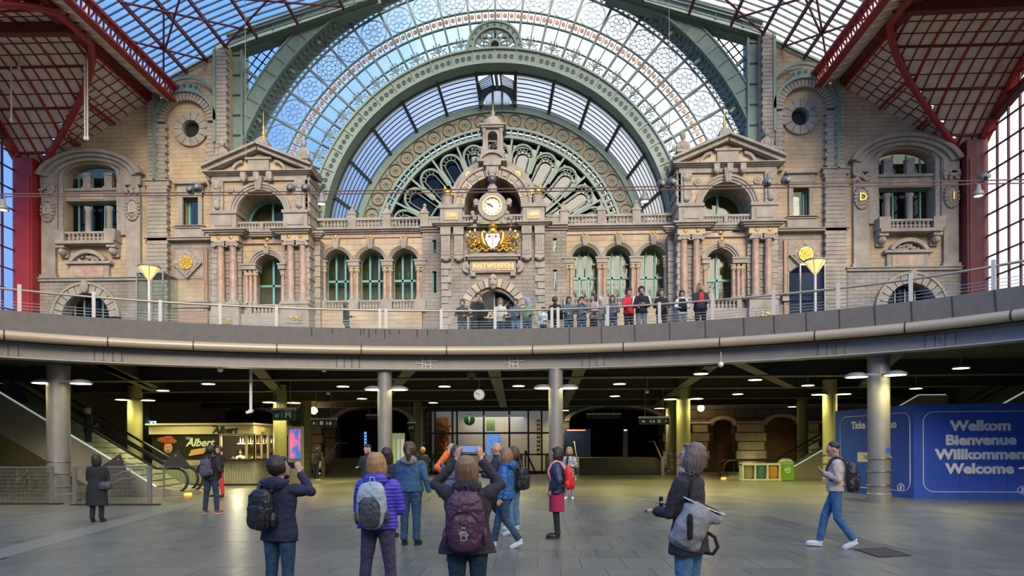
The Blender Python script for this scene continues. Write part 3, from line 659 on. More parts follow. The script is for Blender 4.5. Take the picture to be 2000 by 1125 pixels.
    if s > 0:
        for k in range(3):
            lt = thing('strip_lamp', ['strip lamp behind the upper right window, near its left edge', 'strip lamp in the middle of the upper right window', 'strip lamp behind the right of the upper right window'][k], 'ceiling light', (X0+s*(uA-1.2+k*1.1), Y+3.2, zA+.8))
            q = SM(s); x = uA-1.2+k*1.1; q.bar((x-.25, Y+3.3, zA+.55), (x+.25, Y+3.5, zA+.9), .14, .08); q.build('tube', emit('tube_glow', (1, .95, .8), 3), lt)
            q = SM(s); q.bar((x-.27, Y+3.4, zA+.60), (x+.23, Y+3.6, zA+.95), .2, .06); q.build('housing', WHITE, lt)
            q = SM(s); q.bar((x-.02, Y+3.5, zA+.78), (x-.02, Y+3.5, zA+2.4), .04, .04); q.build('stem', METAL, lt)

# ------------------------------------------------------------------ arcades
wn = 11
for s, which in ((-1, 'left'), (1, 'right')):
    Y = YG; ua, ub = U(826, Y), U(615, Y); zb = Z(592, Y); zc = Z(462, Y)
    ar = thing('stone_arcade', 'three-arched sandstone arcade %s of the clock tower' % which, 'arcade', (X0+s*(ua+ub)/2, Y, 8))
    cs = [U(p, Y) for p in (658, 725, 790)]; r = cs[0]-U(658+26, Y); zs = Z(517, Y)
    eds = [ub, (cs[0]+cs[1])/2, (cs[1]+cs[2])/2, ua]
    for i in range(3):
        q = SM(s); q.archwall(eds[i+1], eds[i], 8, zc, cs[i], r, zs, zb, Y, Y+1.2); q.build('arch_bay', SANDB, ar)
        for k in range(3):
            q = SM(s); q.sector(cs[i], zs, r+.02+k*.09, r+.1+k*.09, -PI/2, PI/2, Y-.12-.08*k, Y+.1, 20); q.build('archivolt', STONE, ar)
        keystone(ar, s, cs[i], Y-.05, zs+r-.05, Z(470, Y), .42)
        pane_window(wn, s, cs[i], r+.05, zs, zb, Y+1.2); wn += 1
        balusters(ar, s, cs[i]-r*.8, cs[i]+r*.8, Y-.45, Z(609, Y), Z(595, Y), 7)
        q = SM(s); q.box(cs[i]-r-.1, cs[i]+r+.1, Y-.6, Y-.3, Z(595, Y), Z(592, Y)); q.box(cs[i]-r-.1, cs[i]+r+.1, Y-.6, Y-.3, Z(613, Y), Z(609, Y)); q.build('parapet_rail', STONE, ar)
    for i, px_ in enumerate((628, 692, 757, 822)):
        u = U(px_, Y)
        q = SM(s); q.box(u-.42, u+.42, Y-.35, Y+.3, Z(524, Y), Z(514, Y)); q.box(u-.5, u+.5, Y-.42, Y+.3, Z(516, Y), Z(513, Y)); q.build('impost', STONE, ar)
        for e_ in (-.2, .2): column(ar, s, u+e_, Y-.08, zb, Z(525, Y), .15)
        q = SM(s); q.box(u-.42, u+.42, Y-.65, Y+.1, Z(613, Y), Z(592, Y)); q.build('plinth', STONE, ar)
    q = SM(s); q.box(ua, ub, Y-.7, Y+1, 8, Z(612, Y)); q.build('base_wall', YEL, ar)
    q = SM(s); q.box(ua, ub, Y-.1, Y+.1, Z(468, Y), Z(461, Y)); q.build('frieze', PINK, ar)
    cornice(ar, s, ua-.1, ub, Y-.05, Z(461, Y), Z(452, Y), .55)
    # slit-window wall next to the tower
    sl = U(866, Y); q = SM(s); q.box(sl-.3, ua, Y-.15, Y+.1, Z(501, Y), Z(478, Y))
    q = SM(s); sa, sb = U(853, Y), U(845, Y)
    for (a, b_) in ((8, Z(578, Y)), (Z(536, Y), Z(501, Y)), (Z(476, Y), zc)): q.box(sl-.4, ua, Y-.3, Y+.2, a, b_)
    for (a, b_) in ((Z(578, Y), Z(536, Y)), (Z(501, Y), Z(476, Y))): q.box(sl-.4, sa, Y-.3, Y+.2, a, b_); q.box(sb, ua, Y-.3, Y+.2, a, b_)
    q.build('slit_wall', GREYB, ar)
    for j, (a, b_) in enumerate(((Z(578, Y), Z(536, Y)), (Z(501, Y), Z(476, Y)))):
        q = SM(s); q.box(sa, sb, Y, Y+.03, a, b_); pn = q.build('slit_pane', WING, ar)
        q = SM(s); q.box(sb-.07, sb, Y-.1, Y, a, b_); q.build('slit_frame', TEAL, pn)
    cornice(ar, s, sl-.4, ua+.1, Y-.25, Z(461, Y), Z(450, Y), .55)
    # upper balustrade
    bl = thing('roof_balustrade', 'stone balustrade with finialed piers above the %s arcade' % which, 'balustrade', (X0+s*(ua+ub)/2, Y-.3, Z(452, Y)))
    q = SM(s); q.box(U(866, Y), ub, Y-.45, Y-.1, Z(437, Y), Z(432, Y)); q.box(U(866, Y), ub, Y-.5, Y-.05, Z(454, Y), Z(450, Y)); q.build('rail', STONE, bl)
    for i, (px_, pt) in enumerate(((691, 413), (758, 411), (831, 402))):
        u = U(px_, Y); q = SM(s); q.box(u-.3, u+.3, Y-.6, Y, Z(452, Y), Z(425, Y)); q.box(u-.36, u+.36, Y-.66, Y+.06, Z(427, Y), Z(424, Y)); q.prism([(u-.3, Z(424, Y)), (u-.08, Z(414, Y)), (u+.08, Z(414, Y)), (u+.3, Z(424, Y))], Y-.5, Y-.1); q.ell((u, Y-.3, Z(410, Y)), (.13, .13, .17), 8, 6); q.build('pier', STONE, bl)
    for a, b_, n in ((686, 632, 8), (753, 697, 8), (819, 764, 8)): balusters(bl, s, U(a, Y), U(b_, Y), Y-.28, Z(450, Y), Z(437, Y), n)
    q = SM(s); q.box(U(866, Y), U(838, Y), Y-.4, Y-.1, Z(450, Y), Z(437, Y)); q.build('solid_panel', STONE, bl)

# ------------------------------------------------------------------ clock tower
Y = 50.2
ct = thing('clock_tower', 'tall central stone frontispiece with niche arch and domed turret', 'tower', (X0, Y, 8))
def Us(px): return U(px, Y)
uT = Us(864)
zE = Z(610, Y, 960); rE = Us(963-48)-U(963, Y)
q = MB(side(1)); q.archwall(-uT, uT, 8, Z(512, Y, 960), 0, rE, zE, 7.9, Y, Y+1.6, n=20); q.build('lower_wall', GREYB, ct)
q = MB(side(1)); q.box(-uT, uT, Y, Y+1.6, Z(512, Y, 960), Z(444, Y, 960)); q.build('middle_wall', GREYB, ct)
for e_ in (-1, 1):
    q = MB(side(e_)); n = 14; z0, z1 = 8, Z(512, Y, 960); hh = (z1-z0)/n
    for k in range(n): q.box(uT-(.62 if k % 2 else .42), uT+.08, Y-.14, Y+.2, z0+k*hh+.03, z0+(k+1)*hh-.03)
    q.build('quoin_stack', STONE, ct, kind='stuff')
nv = 15
for k in range(nv):
    a0, a1 = -PI/2+PI*k/nv+.015, -PI/2+PI*(k+1)/nv-.015
    q = MB(side(1)); q.sector(0, zE, rE+.02, rE+.62, a0, a1, Y-.22, Y+.2, 3); q.build('voussoir', SAND if k % 2 == 0 else STONE, ct)
q = MB(side(1)); q.sector(0, zE, rE-.18, rE, -PI/2, PI/2, Y+.1, Y+.6, 24); q.build('inner_moulding', STONE, ct)
q = MB(side(1)); q.ell((0, Y-.3, zE+rE+.35), (.33, .25, .55), 12, 8); q.ell((-.15, Y-.5, zE+rE+.55), (.12, .1, .12), 8, 6); q.ell((.15, Y-.5, zE+rE+.55), (.12, .1, .12), 8, 6); q.ell((0, Y-.5, zE+rE+.2), (.15, .1, .15), 8, 6); q.build('carved_keystone', CARV, ct, smooth=True)
dr = struct('door_3', (X0, Y+1.2, 8)); q = MB(side(1)); q.disc_y(0, zE, rE, Y+1.2, Y+1.24, 32); q.build('pane', WING, dr)
for k in (-2, -1, 0, 1, 2):
    q = MB(side(1)); a = k*PI/4.2; q.bar((0, Y+1.12, zE-.2), (rE*sin(a), Y+1.12, zE-.2+rE*cos(a)), .09, .1, up=(0, 1, 0)); q.build('glazing_bar', MATS['sandstone'], dr)
q = MB(side(1)); q.sector(0, zE-.2, .42, .54, -PI/2, PI/2, Y+1.08, Y+1.18, 14); q.build('fan_ring', MATS['sandstone'], dr)
q = MB(side(1)); q.box(-rE, rE, Y+2.4, Y+2.5, 8, zE+rE); q.build('room_backing', DARK, dr)
# name plaque
pq = thing('name_plaque', 'stone plaque with gilt word ANTWERPEN over the entrance arch', 'plaque', (X0, Y-.3, Z(535, Y, 960)))
q = MB(side(1)); ux = Us(918); q.box(-ux, ux, Y-.3, Y+.1, Z(534, Y, 960), Z(511, Y, 960)); q.build('frame', STONE, pq)
q = MB(side(1)); q.box(-ux+.15, ux-.15, Y-.36, Y-.2, Z(531, Y, 960), Z(514, Y, 960)); q.build('field', PINK, pq)
text('ANTWERPEN', .44, GOLD, 'lettering', pq, (X0, Y-.38, Z(522.5, Y, 960)), extrude=.03, offset=.006, space=1.12)
q = MB(side(1)); q.box(-ux-.3, ux+.3, Y-.7, Y+.1, Z(506, Y, 960), Z(503, Y, 960)); q.box(-ux-.15, ux+.15, Y-.5, Y+.1, Z(511, Y, 960), Z(506, Y, 960)); q.build('ledge', STONE, pq)
q = MB(side(1))
for k in range(36): q.box(-ux-.1+(2*ux+.2)*(k+.2)/36, -ux-.1+(2*ux+.2)*(k+.7)/36, Y-.62, Y-.45, Z(510, Y, 960), Z(506.5, Y, 960))
q.build('dentils', STONE, pq, kind='stuff')
for e_ in (-1, 1):
    q = MB(side(e_)); q.sector(ux+.1, Z(523, Y, 960), .14, .42, 0, PI, Y-.35, Y, 12); q.ell((ux+.15, Y-.35, Z(523, Y, 960)), (.16, .12, .2), 8, 6); q.build('scroll_ear', CARV, pq)
    q = MB(side(e_)); q.box(ux-.4, ux-.05, Y-.35, Y, Z(541, Y, 960), Z(534, Y, 960)); q.build('bracket', STONE, pq)
# fluted console pairs and years blocks
for e_ in (-1, 1):
    for px_ in (872, 897):
        u = Us(px_); q = MB(side(e_)); q.box(u-.32, u+.32, Y-.5, Y+.1, Z(500, Y, 960), Z(448, Y, 960)); q.box(u-.36, u+.36, Y-.62, Y+.1, Z(462, Y, 960), Z(446, Y, 960)); q.box(u-.34, u+.34, Y-.45, Y, Z(507, Y, 960), Z(498, Y, 960)); q.ell((u, Y-.25, Z(508, Y, 960)), (.26, .24, .16), 10, 6)
        cn = q.build('fluted_console', STONE, ct)
        q = MB(side(e_))
        for k in range(3): q.box(u-.22+k*.18, u-.14+k*.18, Y-.56, Y-.45, Z(494, Y, 960), Z(466, Y, 960))
        q.build('flute', CARV, cn)
    u0, u1 = Us(905), Us(862)
    q = MB(side(e_)); q.box(u0, u1, Y-.6, Y+1.5, Z(441, Y, 960), Z(406, Y, 960)); q.box(u0-.1, u1+.1, Y-.7, Y+1.5, Z(411, Y, 960), Z(404, Y, 960)); q.build('pier_block', STONE, ct)
    q = MB(side(e_)); q.box(u0+.3, u1-.3, Y-.66, Y-.5, Z(434, Y, 960), Z(417, Y, 960)); q.build('year_panel', SAND, ct)
    text('1905' if e_ < 0 else '1899', .32, GOLD, 'year_numerals', ct, (XW(e_*(u0+u1)/2), Y-.68, Z(425.5, Y, 960)), extrude=.02, offset=.01)
    cornice(ct, e_, u0-.1, u1+.1, Y-.5, Z(447, Y, 960), Z(440, Y, 960), .45, 1)
    # fluted urn base with gilt vase
    q = MB(side(e_)); um = (Us(885)+Us(864))/2; q.lathe([(.35, 0), (.42, .15), (.36, .25), (.42, .7), (.5, .78)], (um, Y-.1, Z(405, Y, 960)), 12); q.build('fluted_pedestal', STONE, ct)
    vs = thing('gilded_vase', 'small gilded flame vase on the %s shoulder of the clock tower' % ('left' if e_ < 0 else 'right'), 'vase', (X0+e_*um, Y-.1, Z(387, Y, 960)))
    q = MB(side(e_)); q.lathe([(.42, 0), (.45, .12), (.2, .25), (.34, .45), (.3, .5)], (um, Y-.1, Z(386, Y, 960)), 12); q.build('bowl', GOLD, vs, smooth=True)
    q = MB(side(e_)); q.ell((um+.18, Y-.1, Z(386, Y, 960)+.62), (.1, .1, .28), 8, 6); q.ell((um-.15, Y-.1, Z(386, Y, 960)+.5), (.12, .1, .12), 8, 6); q.build('flame', GOLD, vs, smooth=True)
# niche arch
zN = Z(404, Y, 960); rN = Us(963-55)-U(963, Y); rO = Us(963-75)-U(963, Y)
nA = 12
for k in range(nA):
    a0, a1 = -PI/2+PI*k/nA+.01, -PI/2+PI*(k+1)/nA-.01
    q = MB(side(1)); q.sector(0, zN, rN, rO-.12, a0, a1, Y-.3, Y+2.2, 3); q.build('niche_voussoir', STONE if k % 2 else SAND, ct)
    q = MB(side(1)); am = (a0+a1)/2; w_ = (a1-a0)*.3; q.sector(0, zN, rN+.18, rO-.32, am-w_, am+w_, Y-.37, Y-.28, 3); q.build('carved_inset', CARV, ct)
q = MB(side(1)); q.sector(0, zN, rO-.12, rO+.05, -PI/2, PI/2, Y-.45, Y+2.2, 28); q.build('niche_moulding', STONE, ct)
for e_ in (-1, 1):
    q = MB(side(e_)); q.box(rN, rO+.1, Y-.3, Y+2.2, Z(441, Y, 960), zN); q.build('niche_jamb', STONE, ct)
rH = Us(963-86)-U(963, Y); zH = Z(391, Y, 960)
q = MB(side(1)); q.sector(0, zH, rO-.1, rH, -1.62, 1.62, Y+.5, Y+2.6, 30); q.build('hood_vault', STONE, ct, smooth=False)
q = MB(side(1)); q.sector(0, zH, rH, rH+.14, -1.6, 1.6, Y+1.2, Y+2.2, 40)
for k in range(40):
    a = -1.55+3.1*k/39; q.bar((rH*sin(a), Y+1.7, zH+rH*cos(a)), ((rH+.2)*sin(a), Y+1.7, zH+(rH+.2)*cos(a)), .12, .5)
q.build('crest_ridge', STONE_D, ct)
for k, dg_ in enumerate((-70, -53, -36, -19, 19, 36, 53, 70)):
    q = MB(side(1)); a = R(dg_); rr_ = rO+.22
    q.ell((rr_*sin(a), Y+.35, zN+rr_*cos(a)), (.16, .12, .16), 10, 6); q.sector(rr_*sin(a), zN+rr_*cos(a), .15, .24, 0, 2*PI, Y+.3, Y+.45, 12)
    q.build('boss', GOLD if abs(dg_) in (36, 70) else STONE, ct, smooth=False)
q = MB(side(1)); q.box(-rO, rO, Y+2.1, Y+2.2, Z(441, Y, 960), zN+rO); q.build('niche_back', mat('niche_brick', (.045, .028, .022), .9, col2=(.07, .04, .03), scale=6), ct)
q = MB(side(1)); q.box(-.42, .42, Y-.7, Y+.5, zN+rN-.1, Z(330, Y, 960)); q.ell((0, Y-.8, zN+rN+.2), (.3, .2, .3), 10, 8); q.box(-.6, .6, Y-.8, Y+.6, Z(331, Y, 960), Z(323, Y, 960)); q.ell((0, Y-.85, zN+rN-.2), (.22, .16, .24), 10, 8); q.build('console_keystone', CARV, ct)
q = MB(side(1)); q.sector(0, Z(322, Y, 960)-.35, .9, 1.1, -1.0, 1.0, Y-.8, Y+.6, 14); q.box(-1.0, 1.0, Y-.8, Y+.6, Z(323, Y, 960), Z(318, Y, 960)); q.box(-.8, .8, Y-.6, Y+.6, Z(318, Y, 960), Z(307, Y, 960)); q.build('segment_pediment', STONE, ct)
# turret
tb = Z(303, Y, 960); q = MB(side(1)); q.box(-.82, .82, Y-.4, Y+1.3, tb-.1, Z(297, Y, 960)); q.build('turret_base', STONE, ct)
zt0, zt1 = Z(297, Y, 960), Z(253, Y, 960)
for ex in (-1, 1):
    for ey in (-1, 1):
        q = MB(side(1)); q.lathe([(.17, 0), (.17, .1), (.12, .15), (.11, zt1-zt0-.25), (.18, zt1-zt0-.1), (.18, zt1-zt0)], (ex*.6, Y+.45+ey*.6, zt0), 10); q.build('turret_column', STONE, ct, smooth=True)
for ey in (-1, 1):
    q = MB(side(1)); q.archwall(-.55, .55, zt0, zt1, 0, .34, zt1-.5, zt0+.02, Y+.4+ey*.55, Y+.5+ey*.55, n=8); q.build('turret_arch', STONE, ct)
q = MB(side(1)); q.box(-.8, .8, Y-.4, Y+1.3, zt1, zt1+.14); q.box(-.92, .92, Y-.5, Y+1.4, zt1+.14, Z(246, Y, 960)); q.build('turret_cornice', STONE, ct)
zd = Z(246, Y, 960); q = MB(side(1)); q.lathe([(.72, 0), (.74, .1), (.72, .3), (.6, .55), (.4, .72), (.18, .8)], (0, Y+.45, zd), 16); q.build('turret_dome', CARV, ct, smooth=True)
q = MB(side(1)); q.lathe([(.18, 0), (.2, .1), (.1, .2), (.16, .35), (.05, .55), (.03, .9), (0, 1.1)], (0, Y+.45, zd+.78), 10); q.build('spire', STONE, ct, smooth=True)
be = thing('bell', 'dark bronze bell hanging inside the domed turret', 'bell', (X0, Y+.45, zt0+.3)); q = MB(side(1)); q.lathe([(.27, 0), (.24, .12), (.17, .35), (.12, .5), (0, .55)], (0, Y+.45, zt0+.35), 14); q.build('bell_body', mat('bronze', (.08, .06, .05), .4, .6), be, smooth=True)
q = MB(side(1)); q.box(-.5, .5, Y+.4, Y+.5, zt0+.9, zt0+1.0); q.build('yoke', mat('bronze', (0, 0, 0)), be)
# niche balustrade
nb = thing('clock_balustrade', 'short stone balustrade either side of the big clock', 'balustrade', (X0, Y-.3, Z(445, Y, 960)))
q = MB(side(1)); u = Us(905); q.box(-u, u, Y-.45, Y-.1, Z(427, Y, 960), Z(423, Y, 960)); q.box(-u, u, Y-.5, Y-.05, Z(447, Y, 960), Z(441, Y, 960)); q.build('rail', STONE, nb)
for e_ in (-1, 1): balusters(nb, e_, Us(930), Us(906), Y-.28, Z(441, Y, 960), Z(427, Y, 960), 4)
# the clock
ck = thing('facade_clock', 'large round clock with white dial in a carved stone case', 'clock', (X0, Y-.6, Z(442, Y, 960)))
zc_ = Z(411, Y, 960)
q = MB(side(1)); q.box(-1.0, 1.0, Y-.8, Y-.1, Z(444, Y, 960), Z(428, Y, 960)); q.box(-.95, .95, Y-.75, Y-.1, Z(428, Y, 960), zc_); q.disc_y(0, zc_, 1.02, Y-.75, Y-.1, 32); q.box(-1.25, 1.25, Y-.85, Y-.1, Z(408, Y, 960), Z(404, Y, 960)); q.build('stone_case', CARV, ck)
q = MB(side(1)); q.sector(0, zc_, .66, .98, 0, 2*PI, Y-.95, Y-.7, 32); q.build('case_ring', STONE, ck)
q = MB(side(1)); q.sector(0, zc_, .60, .68, 0, 2*PI, Y-.99, Y-.7, 32); q.build('gilt_ring', GOLD, ck)
q = MB(side(1)); q.disc_y(0, zc_, .62, Y-.86, Y-.75, 32); dl = q.build('dial', mat('dial_white', (.72, .70, .64), .5), ck)
for k in range(12):
    q = MB(side(1)); a = PI/6*k; q.bar((.48*sin(a), Y-.87, zc_+.48*cos(a)), (.56*sin(a), Y-.87, zc_+.56*cos(a)), .05, .02); q.build('hour_mark', BLACK, dl)
q = MB(side(1)); q.bar((0, Y-.89, zc_), (-.40, Y-.89, zc_+.20), .05, .02); q.build('minute_hand', BLACK, ck)
q = MB(side(1)); q.bar((.06, Y-.90, zc_-.05), (-.26, Y-.90, zc_+.20), .07, .02); q.build('hour_hand', BLACK, ck)
for e_ in (-1, 1):
    q = MB(side(e_)); q.ell((1.15, Y-.5, zc_+.42), (.22, .22, .24), 12, 8); q.box(.98, 1.3, Y-.7, Y-.2, zc_+.05, zc_+.2); q.build('ball_finial', STONE, ck, smooth=False)
    q = MB(side(e_))
    for k in range(12): q.ell((random.uniform(.55, 1.5), Y-.75, Z(441, Y, 960)+random.uniform(0, .75)), (.17, .14, .14), 7, 5)
    q.build('carved_scroll', CARV, ck, smooth=True, kind='stuff')
q = MB(side(1)); q.ell((0, Y-.7, zc_+1.15), (.34, .3, .3), 12, 8); q.ell((0, Y-.7, zc_+1.5), (.22, .2, .25), 10, 8); q.ell((.2, Y-.75, zc_+1.3), (.15, .15, .15), 8, 6); q.ell((-.2, Y-.75, zc_+1.3), (.15, .15, .15), 8, 6); q.build('crowning_figure', CARV, ck, smooth=True)
q = MB(side(1)); q.ell((0, Y-.8, zc_+1.85), (.32, .32, .32), 16, 12); q.build('dark_globe', mat('lead_globe', (.12, .11, .12), .35, .4), ck, smooth=True)
# coat of arms
ca = thing('coat_of_arms', 'gilded coat of arms with crown and silver shield beneath the clock', 'coat of arms', (X0, Y-.3, Z(500, Y, 960)))
zA_ = Z(475, Y, 960)
q = MB(side(1)); q.box(-1.55, 1.55, Y-.4, Y+.1, Z(503, Y, 960), Z(497, Y, 960)); q.build('shelf', STONE, ca)
q = MB(side(1)); q.prism([(-.42, zA_+.5), (.42, zA_+.5), (.52, zA_+.1), (.3, zA_-.35), (0, zA_-.55), (-.3, zA_-.35), (-.52, zA_+.1)], Y-.62, Y-.4); sh = q.build('shield', mat('silver_paint', (.62, .56, .56), .35, .3), ca)
q = MB(side(1)); q.box(-.03, .03, Y-.66, Y-.6, zA_-.35, zA_+.4); q.ell((-.22, Y-.62, zA_+.3), (.12, .06, .1), 8, 6); q.ell((.22, Y-.62, zA_+.3), (.12, .06, .1), 8, 6); q.build('shield_relief', mat('rose_paint', (.45, .2, .18), .5), sh)
for e_ in (-1, 1):
    q = MB(side(e_))
    pts = [(.55+.12*cos(t)*(1-t/8), Y-.6, zA_+.55+.22*sin(t)*(1-t/8)) for t in [k*.5 for k in range(12)]]
    q.tube([(.35, Y-.6, zA_-.5), (.6, Y-.62, zA_-.2), (.72, Y-.62, zA_+.2), (.75, Y-.62, zA_+.5), (.62, Y-.6, zA_+.68), (.5, Y-.6, zA_+.55), (.56, Y-.6, zA_+.45)], [.10, .14, .15, .13, .1, .08, .05], 8); q.build('scroll', GOLD, ca, smooth=True)
    q = MB(side(e_))
    for a_, l_ in ((.62, 1.35), (.85, 1.5), (1.05, 1.5), (.4, .9)):
        d_ = (sin(a_), cos(a_)); q.tube([(.45, Y-.5, zA_-.35), (.45+d_[0]*l_, Y-.55, zA_-.35+d_[1]*l_)], .045, 6)
        q.ell((.45+d_[0]*l_, Y-.55, zA_-.35+d_[1]*l_), (.1, .06, .14), 6, 5)
    q.build('staff', GOLD, ca)
    q = MB(side(e_)); rnd = random.Random(3+e_)
    for k in range(60):
        x = rnd.uniform(.6, 1.75); h_ = .9-.35*abs(x-1.3); q.ell((x, Y-.45+rnd.uniform(-.12, .1), zA_-.5+rnd.uniform(0, h_)), (rnd.uniform(.05, .13), .08, rnd.uniform(.05, .11)), 6, 4)
    for k in range(22): q.ell((.1+k*.07, Y-.55, zA_-.6+.09*sin(k*.9)), (.09, .07, .07), 6, 4)
    q.build('gilt_foliage', GOLD, ca, smooth=True, kind='stuff')
q = MB(side(1)); q.lathe([(.34, 0), (.38, .1), (.34, .2), (.42, .42), (.4, .46)], (0, Y-.45, Z(450, Y, 960)), 16)
for k in range(8): q.ell((.4*cos(k*PI/4), Y-.45+.4*sin(k*PI/4), Z(450, Y, 960)+.5), (.06, .06, .09), 6, 4)
q.build('crown', GOLD, ca); q = MB(side(1)); q.ell((0, Y-.55, Z(455, Y, 960)), (.3, .2, .25), 10, 8); q.ell((-.22, Y-.6, Z(459, Y, 960)), (.13, .1, .13), 8, 6); q.ell((.22, Y-.6, Z(459, Y, 960)), (.13, .1, .13), 8, 6); q.build('helmet', GOLD, ca, smooth=True)
# ================================================================== iron and glass
YL = 54.0; YB = 57.7; KF = YL/FPX; KB = YB/FPX
LC = at(966, 471, YL); LX, LZ = X0, LC.z
DG = R(6.7)
def rotobj(name, me, parent, a, Y=0, kind=None):
    o = link(name, me, parent, kind, loc=(LX, 0, LZ)); o.rotation_euler = (0, a, 0); return o
def secmesh(name, m, r0, r1, da, y0, y1, n=4):
    b = MB(); b.sector(0, 0, r0, r1, -da/2, da/2, y0, y1, n); return b.mesh(name, m)
IRONT = mat('pale_green_iron', (.235, .31, .25), .5, col2=(.29, .36, .29), scale=1.5)
ETCH = mat('etched_line', (.20, .28, .34), .4)
ORANGE = mat('amber_glass', (.62, .22, .06), .3)

BARR = mat('bar_red', (.17, .02, .018), .55)
lun = struct('window_30', (LX, YL, LZ)); NB = 12
rows = [(366, 397, DG/2), (397, 429, DG/2), (451, 502, DG), (502, 522, DG)]
for r0, r1, da in rows:
    me = secmesh('pane', ROOFG, (r0+1)*KF, (r1-1)*KF, da-.004, YL-.02, YL+.02, 4)
    n = int(round(R(160)/da)); n += n % 2
    for k in range(n): rotobj('pane', me, lun, (k-n/2+.5)*da)
b = MB()
for r_, w in ((397, 1.6), (429, 2.2), (451, 2.2), (503, 2.2)): b.sector(LX, LZ, (r_-w/2)*KF, (r_+w/2)*KF, -R(82), R(82), YL-.12, YL+.08, 90)
b.build('ring_bar', GREEN, lun)
me_t = MB().bar((0, YL, 366*KF), (0, YL, 522*KF), .16, .3).mesh('glazing_bar', GREEN)
me_s = MB().bar((0, YL, 366*KF), (0, YL, 451*KF), .08, .15).mesh('glazing_bar', GREEN)
for k in range(-NB, NB+1): rotobj('glazing_bar', me_t, lun, k*DG)
for k in range(-NB, NB): rotobj('glazing_bar', me_s, lun, (k+.5)*DG)
# amber studs
mo = MB().disc_y(0, 440*KF, 4.0*KF, YL-.12, YL-.02, 12).mesh('amber_roundel', ORANGE); mq = MB()
mo2 = secmesh('white_square', FROST, 432*KF, 448*KF, R(1.1), YL-.04, YL, 2)
for k in range(-48, 48):
    a = (k+.5)*DG/4; rotobj('amber_roundel', mo, lun, a)
    mq.bar((LX+430*KF*sin(a+DG/8), YL-.06, LZ+430*KF*cos(a+DG/8)), (LX+450*KF*sin(a+DG/8), YL-.06, LZ+450*KF*cos(a+DG/8)), .06, .1)
mq.build('stud_divider', GREEN, lun, kind='stuff')
# etched rosettes
ros = []
for typ in range(2):
    b = MB(); c0 = 476*KF
    for r_ in (25.5, 24.2): b.sector(0, c0, (r_-.5)*KF, r_*KF+.01, 0, 2*PI, YL-.06, YL-.03, 28)
    b.sector(0, c0, 5*KF, 6.2*KF, 0, 2*PI, YL-.06, YL-.03, 14)
    for i in range(8):
        a = i*PI/4+(PI/8 if typ else 0); cx, cz = 12.5*KF*sin(a), c0+12.5*KF*cos(a)
        if typ == 0: b.sector(cx, cz, 4.2*KF, 5.3*KF, 0, 2*PI, YL-.06, YL-.03, 10)
        else:
            a2 = a+PI/4; p = lambda r, t: (r*KF*sin(t), YL-.045, c0+r*KF*cos(t))
            b.bar(p(14, a), p(14, a2), .045, .03); b.bar(p(14, a), p(24, a+PI/8), .04, .03); b.bar(p(14, a), p(6, a), .04, .03); b.bar(p(14, a), p(24, a-PI/8), .04, .03)
        b.bar((18*KF*sin(a), YL-.045, c0+18*KF*cos(a)), (24.5*KF*sin(a), YL-.045, c0+24.5*KF*cos(a)), .04, .03)
    ros.append(b.mesh('etched_rosette', ETCH))
for k in range(-10, 10): rotobj('etched_rosette', ros[1 if abs(k+.5) in (6.5, 5.5, 1.5) else 0], lun, (k+.5)*DG)
b = MB()
for k in range(-60, 60):
    a0, a1 = k*R(1.34), (k+1)*R(1.34); p = lambda r, t: (LX+r*KF*sin(t), YL-.05, LZ+r*KF*cos(t))
    b.bar(p(505, a0), p(519, a1), .05, .05); b.bar(p(519, a0), p(505, a1), .05, .05); b.bar(p(505, a0), p(521, a0), .06, .06)
b.build('lattice_ring', GREEN, lun, kind='stuff')
# palmette cresting on the inner arch
b = MB(); z0 = 366*KF
b.tube([(0, YL-.3, z0), (0, YL-.3, z0+.75)], .05, 6)
for a in (-70, -42, -18, 0, 18, 42, 70):
    l = .74-.14*abs(a)/70; t = R(a); b.tube([(0, YL-.3, z0+.55), (.5*l*sin(t*.8), YL-.3, z0+.55+.5*l*cos(t*.8)), (l*sin(t), YL-.3, z0+.55+l*cos(t))], [.03, .045, .03], 5); b.ell((l*sin(t), YL-.3, z0+.55+l*cos(t)), (.07, .05, .07), 6, 4)
for e_ in (-1, 1): b.tube([(0, YL-.3, z0+.15), (e_*.34, YL-.3, z0+.2), (e_*.56, YL-.3, z0+.45), (e_*.42, YL-.3, z0+.66), (e_*.28, YL-.3, z0+.48)], .045, 5)
me_p = b.mesh('palmette', IRONT)
b = MB(); b.tube([(0, YL-.25, z0), (0, YL-.25, z0+.9)], .06, 6)
for i in range(4): b.ell((0, YL-.25, z0+.3+.22*i), (.13-.02*i, .08, .06), 8, 5)
me_q = b.mesh('spike_finial', IRONT)
ia = thing('inner_iron_arch', 'pale green riveted iron arch with round ports and palmette cresting', 'iron arch', (LX, YL, 8))
mp = secmesh('arch_plate', IRONT, 339*KF, 364*KF, DG-.006, YL-.75, YL-.6, 4)
mh = MB()
for i in (-1, 0, 1): mh.sector(350*KF*sin(i*DG*.24), 350*KF*cos(i*DG*.24), .0, .18, 0, 2*PI, YL-.84, YL-.74, 12)
mport = []
for i in (-1, 0, 1):
    q = MB(); x, z = 351*KF*sin(i*DG*.29), 351*KF*cos(i*DG*.29); q.sector(x, z, .10, .165, 0, 2*PI, YL-.80, YL-.74, 14); q.disc_y(x, z, .12, YL-.77, YL-.74, 12); mport.append(q.mesh('port', [GREEN_D]))
for k in range(-13, 13):
    a = (k+.5)*DG; o = link('arch_plate', mp, ia, loc=(LX, 0, LZ)); o.rotation_euler = (0, a, 0)
    for j in range(3): c_ = link('port', mport[j], o)
    if abs(k+.5) > 1.4: rotobj('palmette', me_p, ia, a)
    if abs(k) > 1: rotobj('spike_finial', me_q, ia, k*DG)
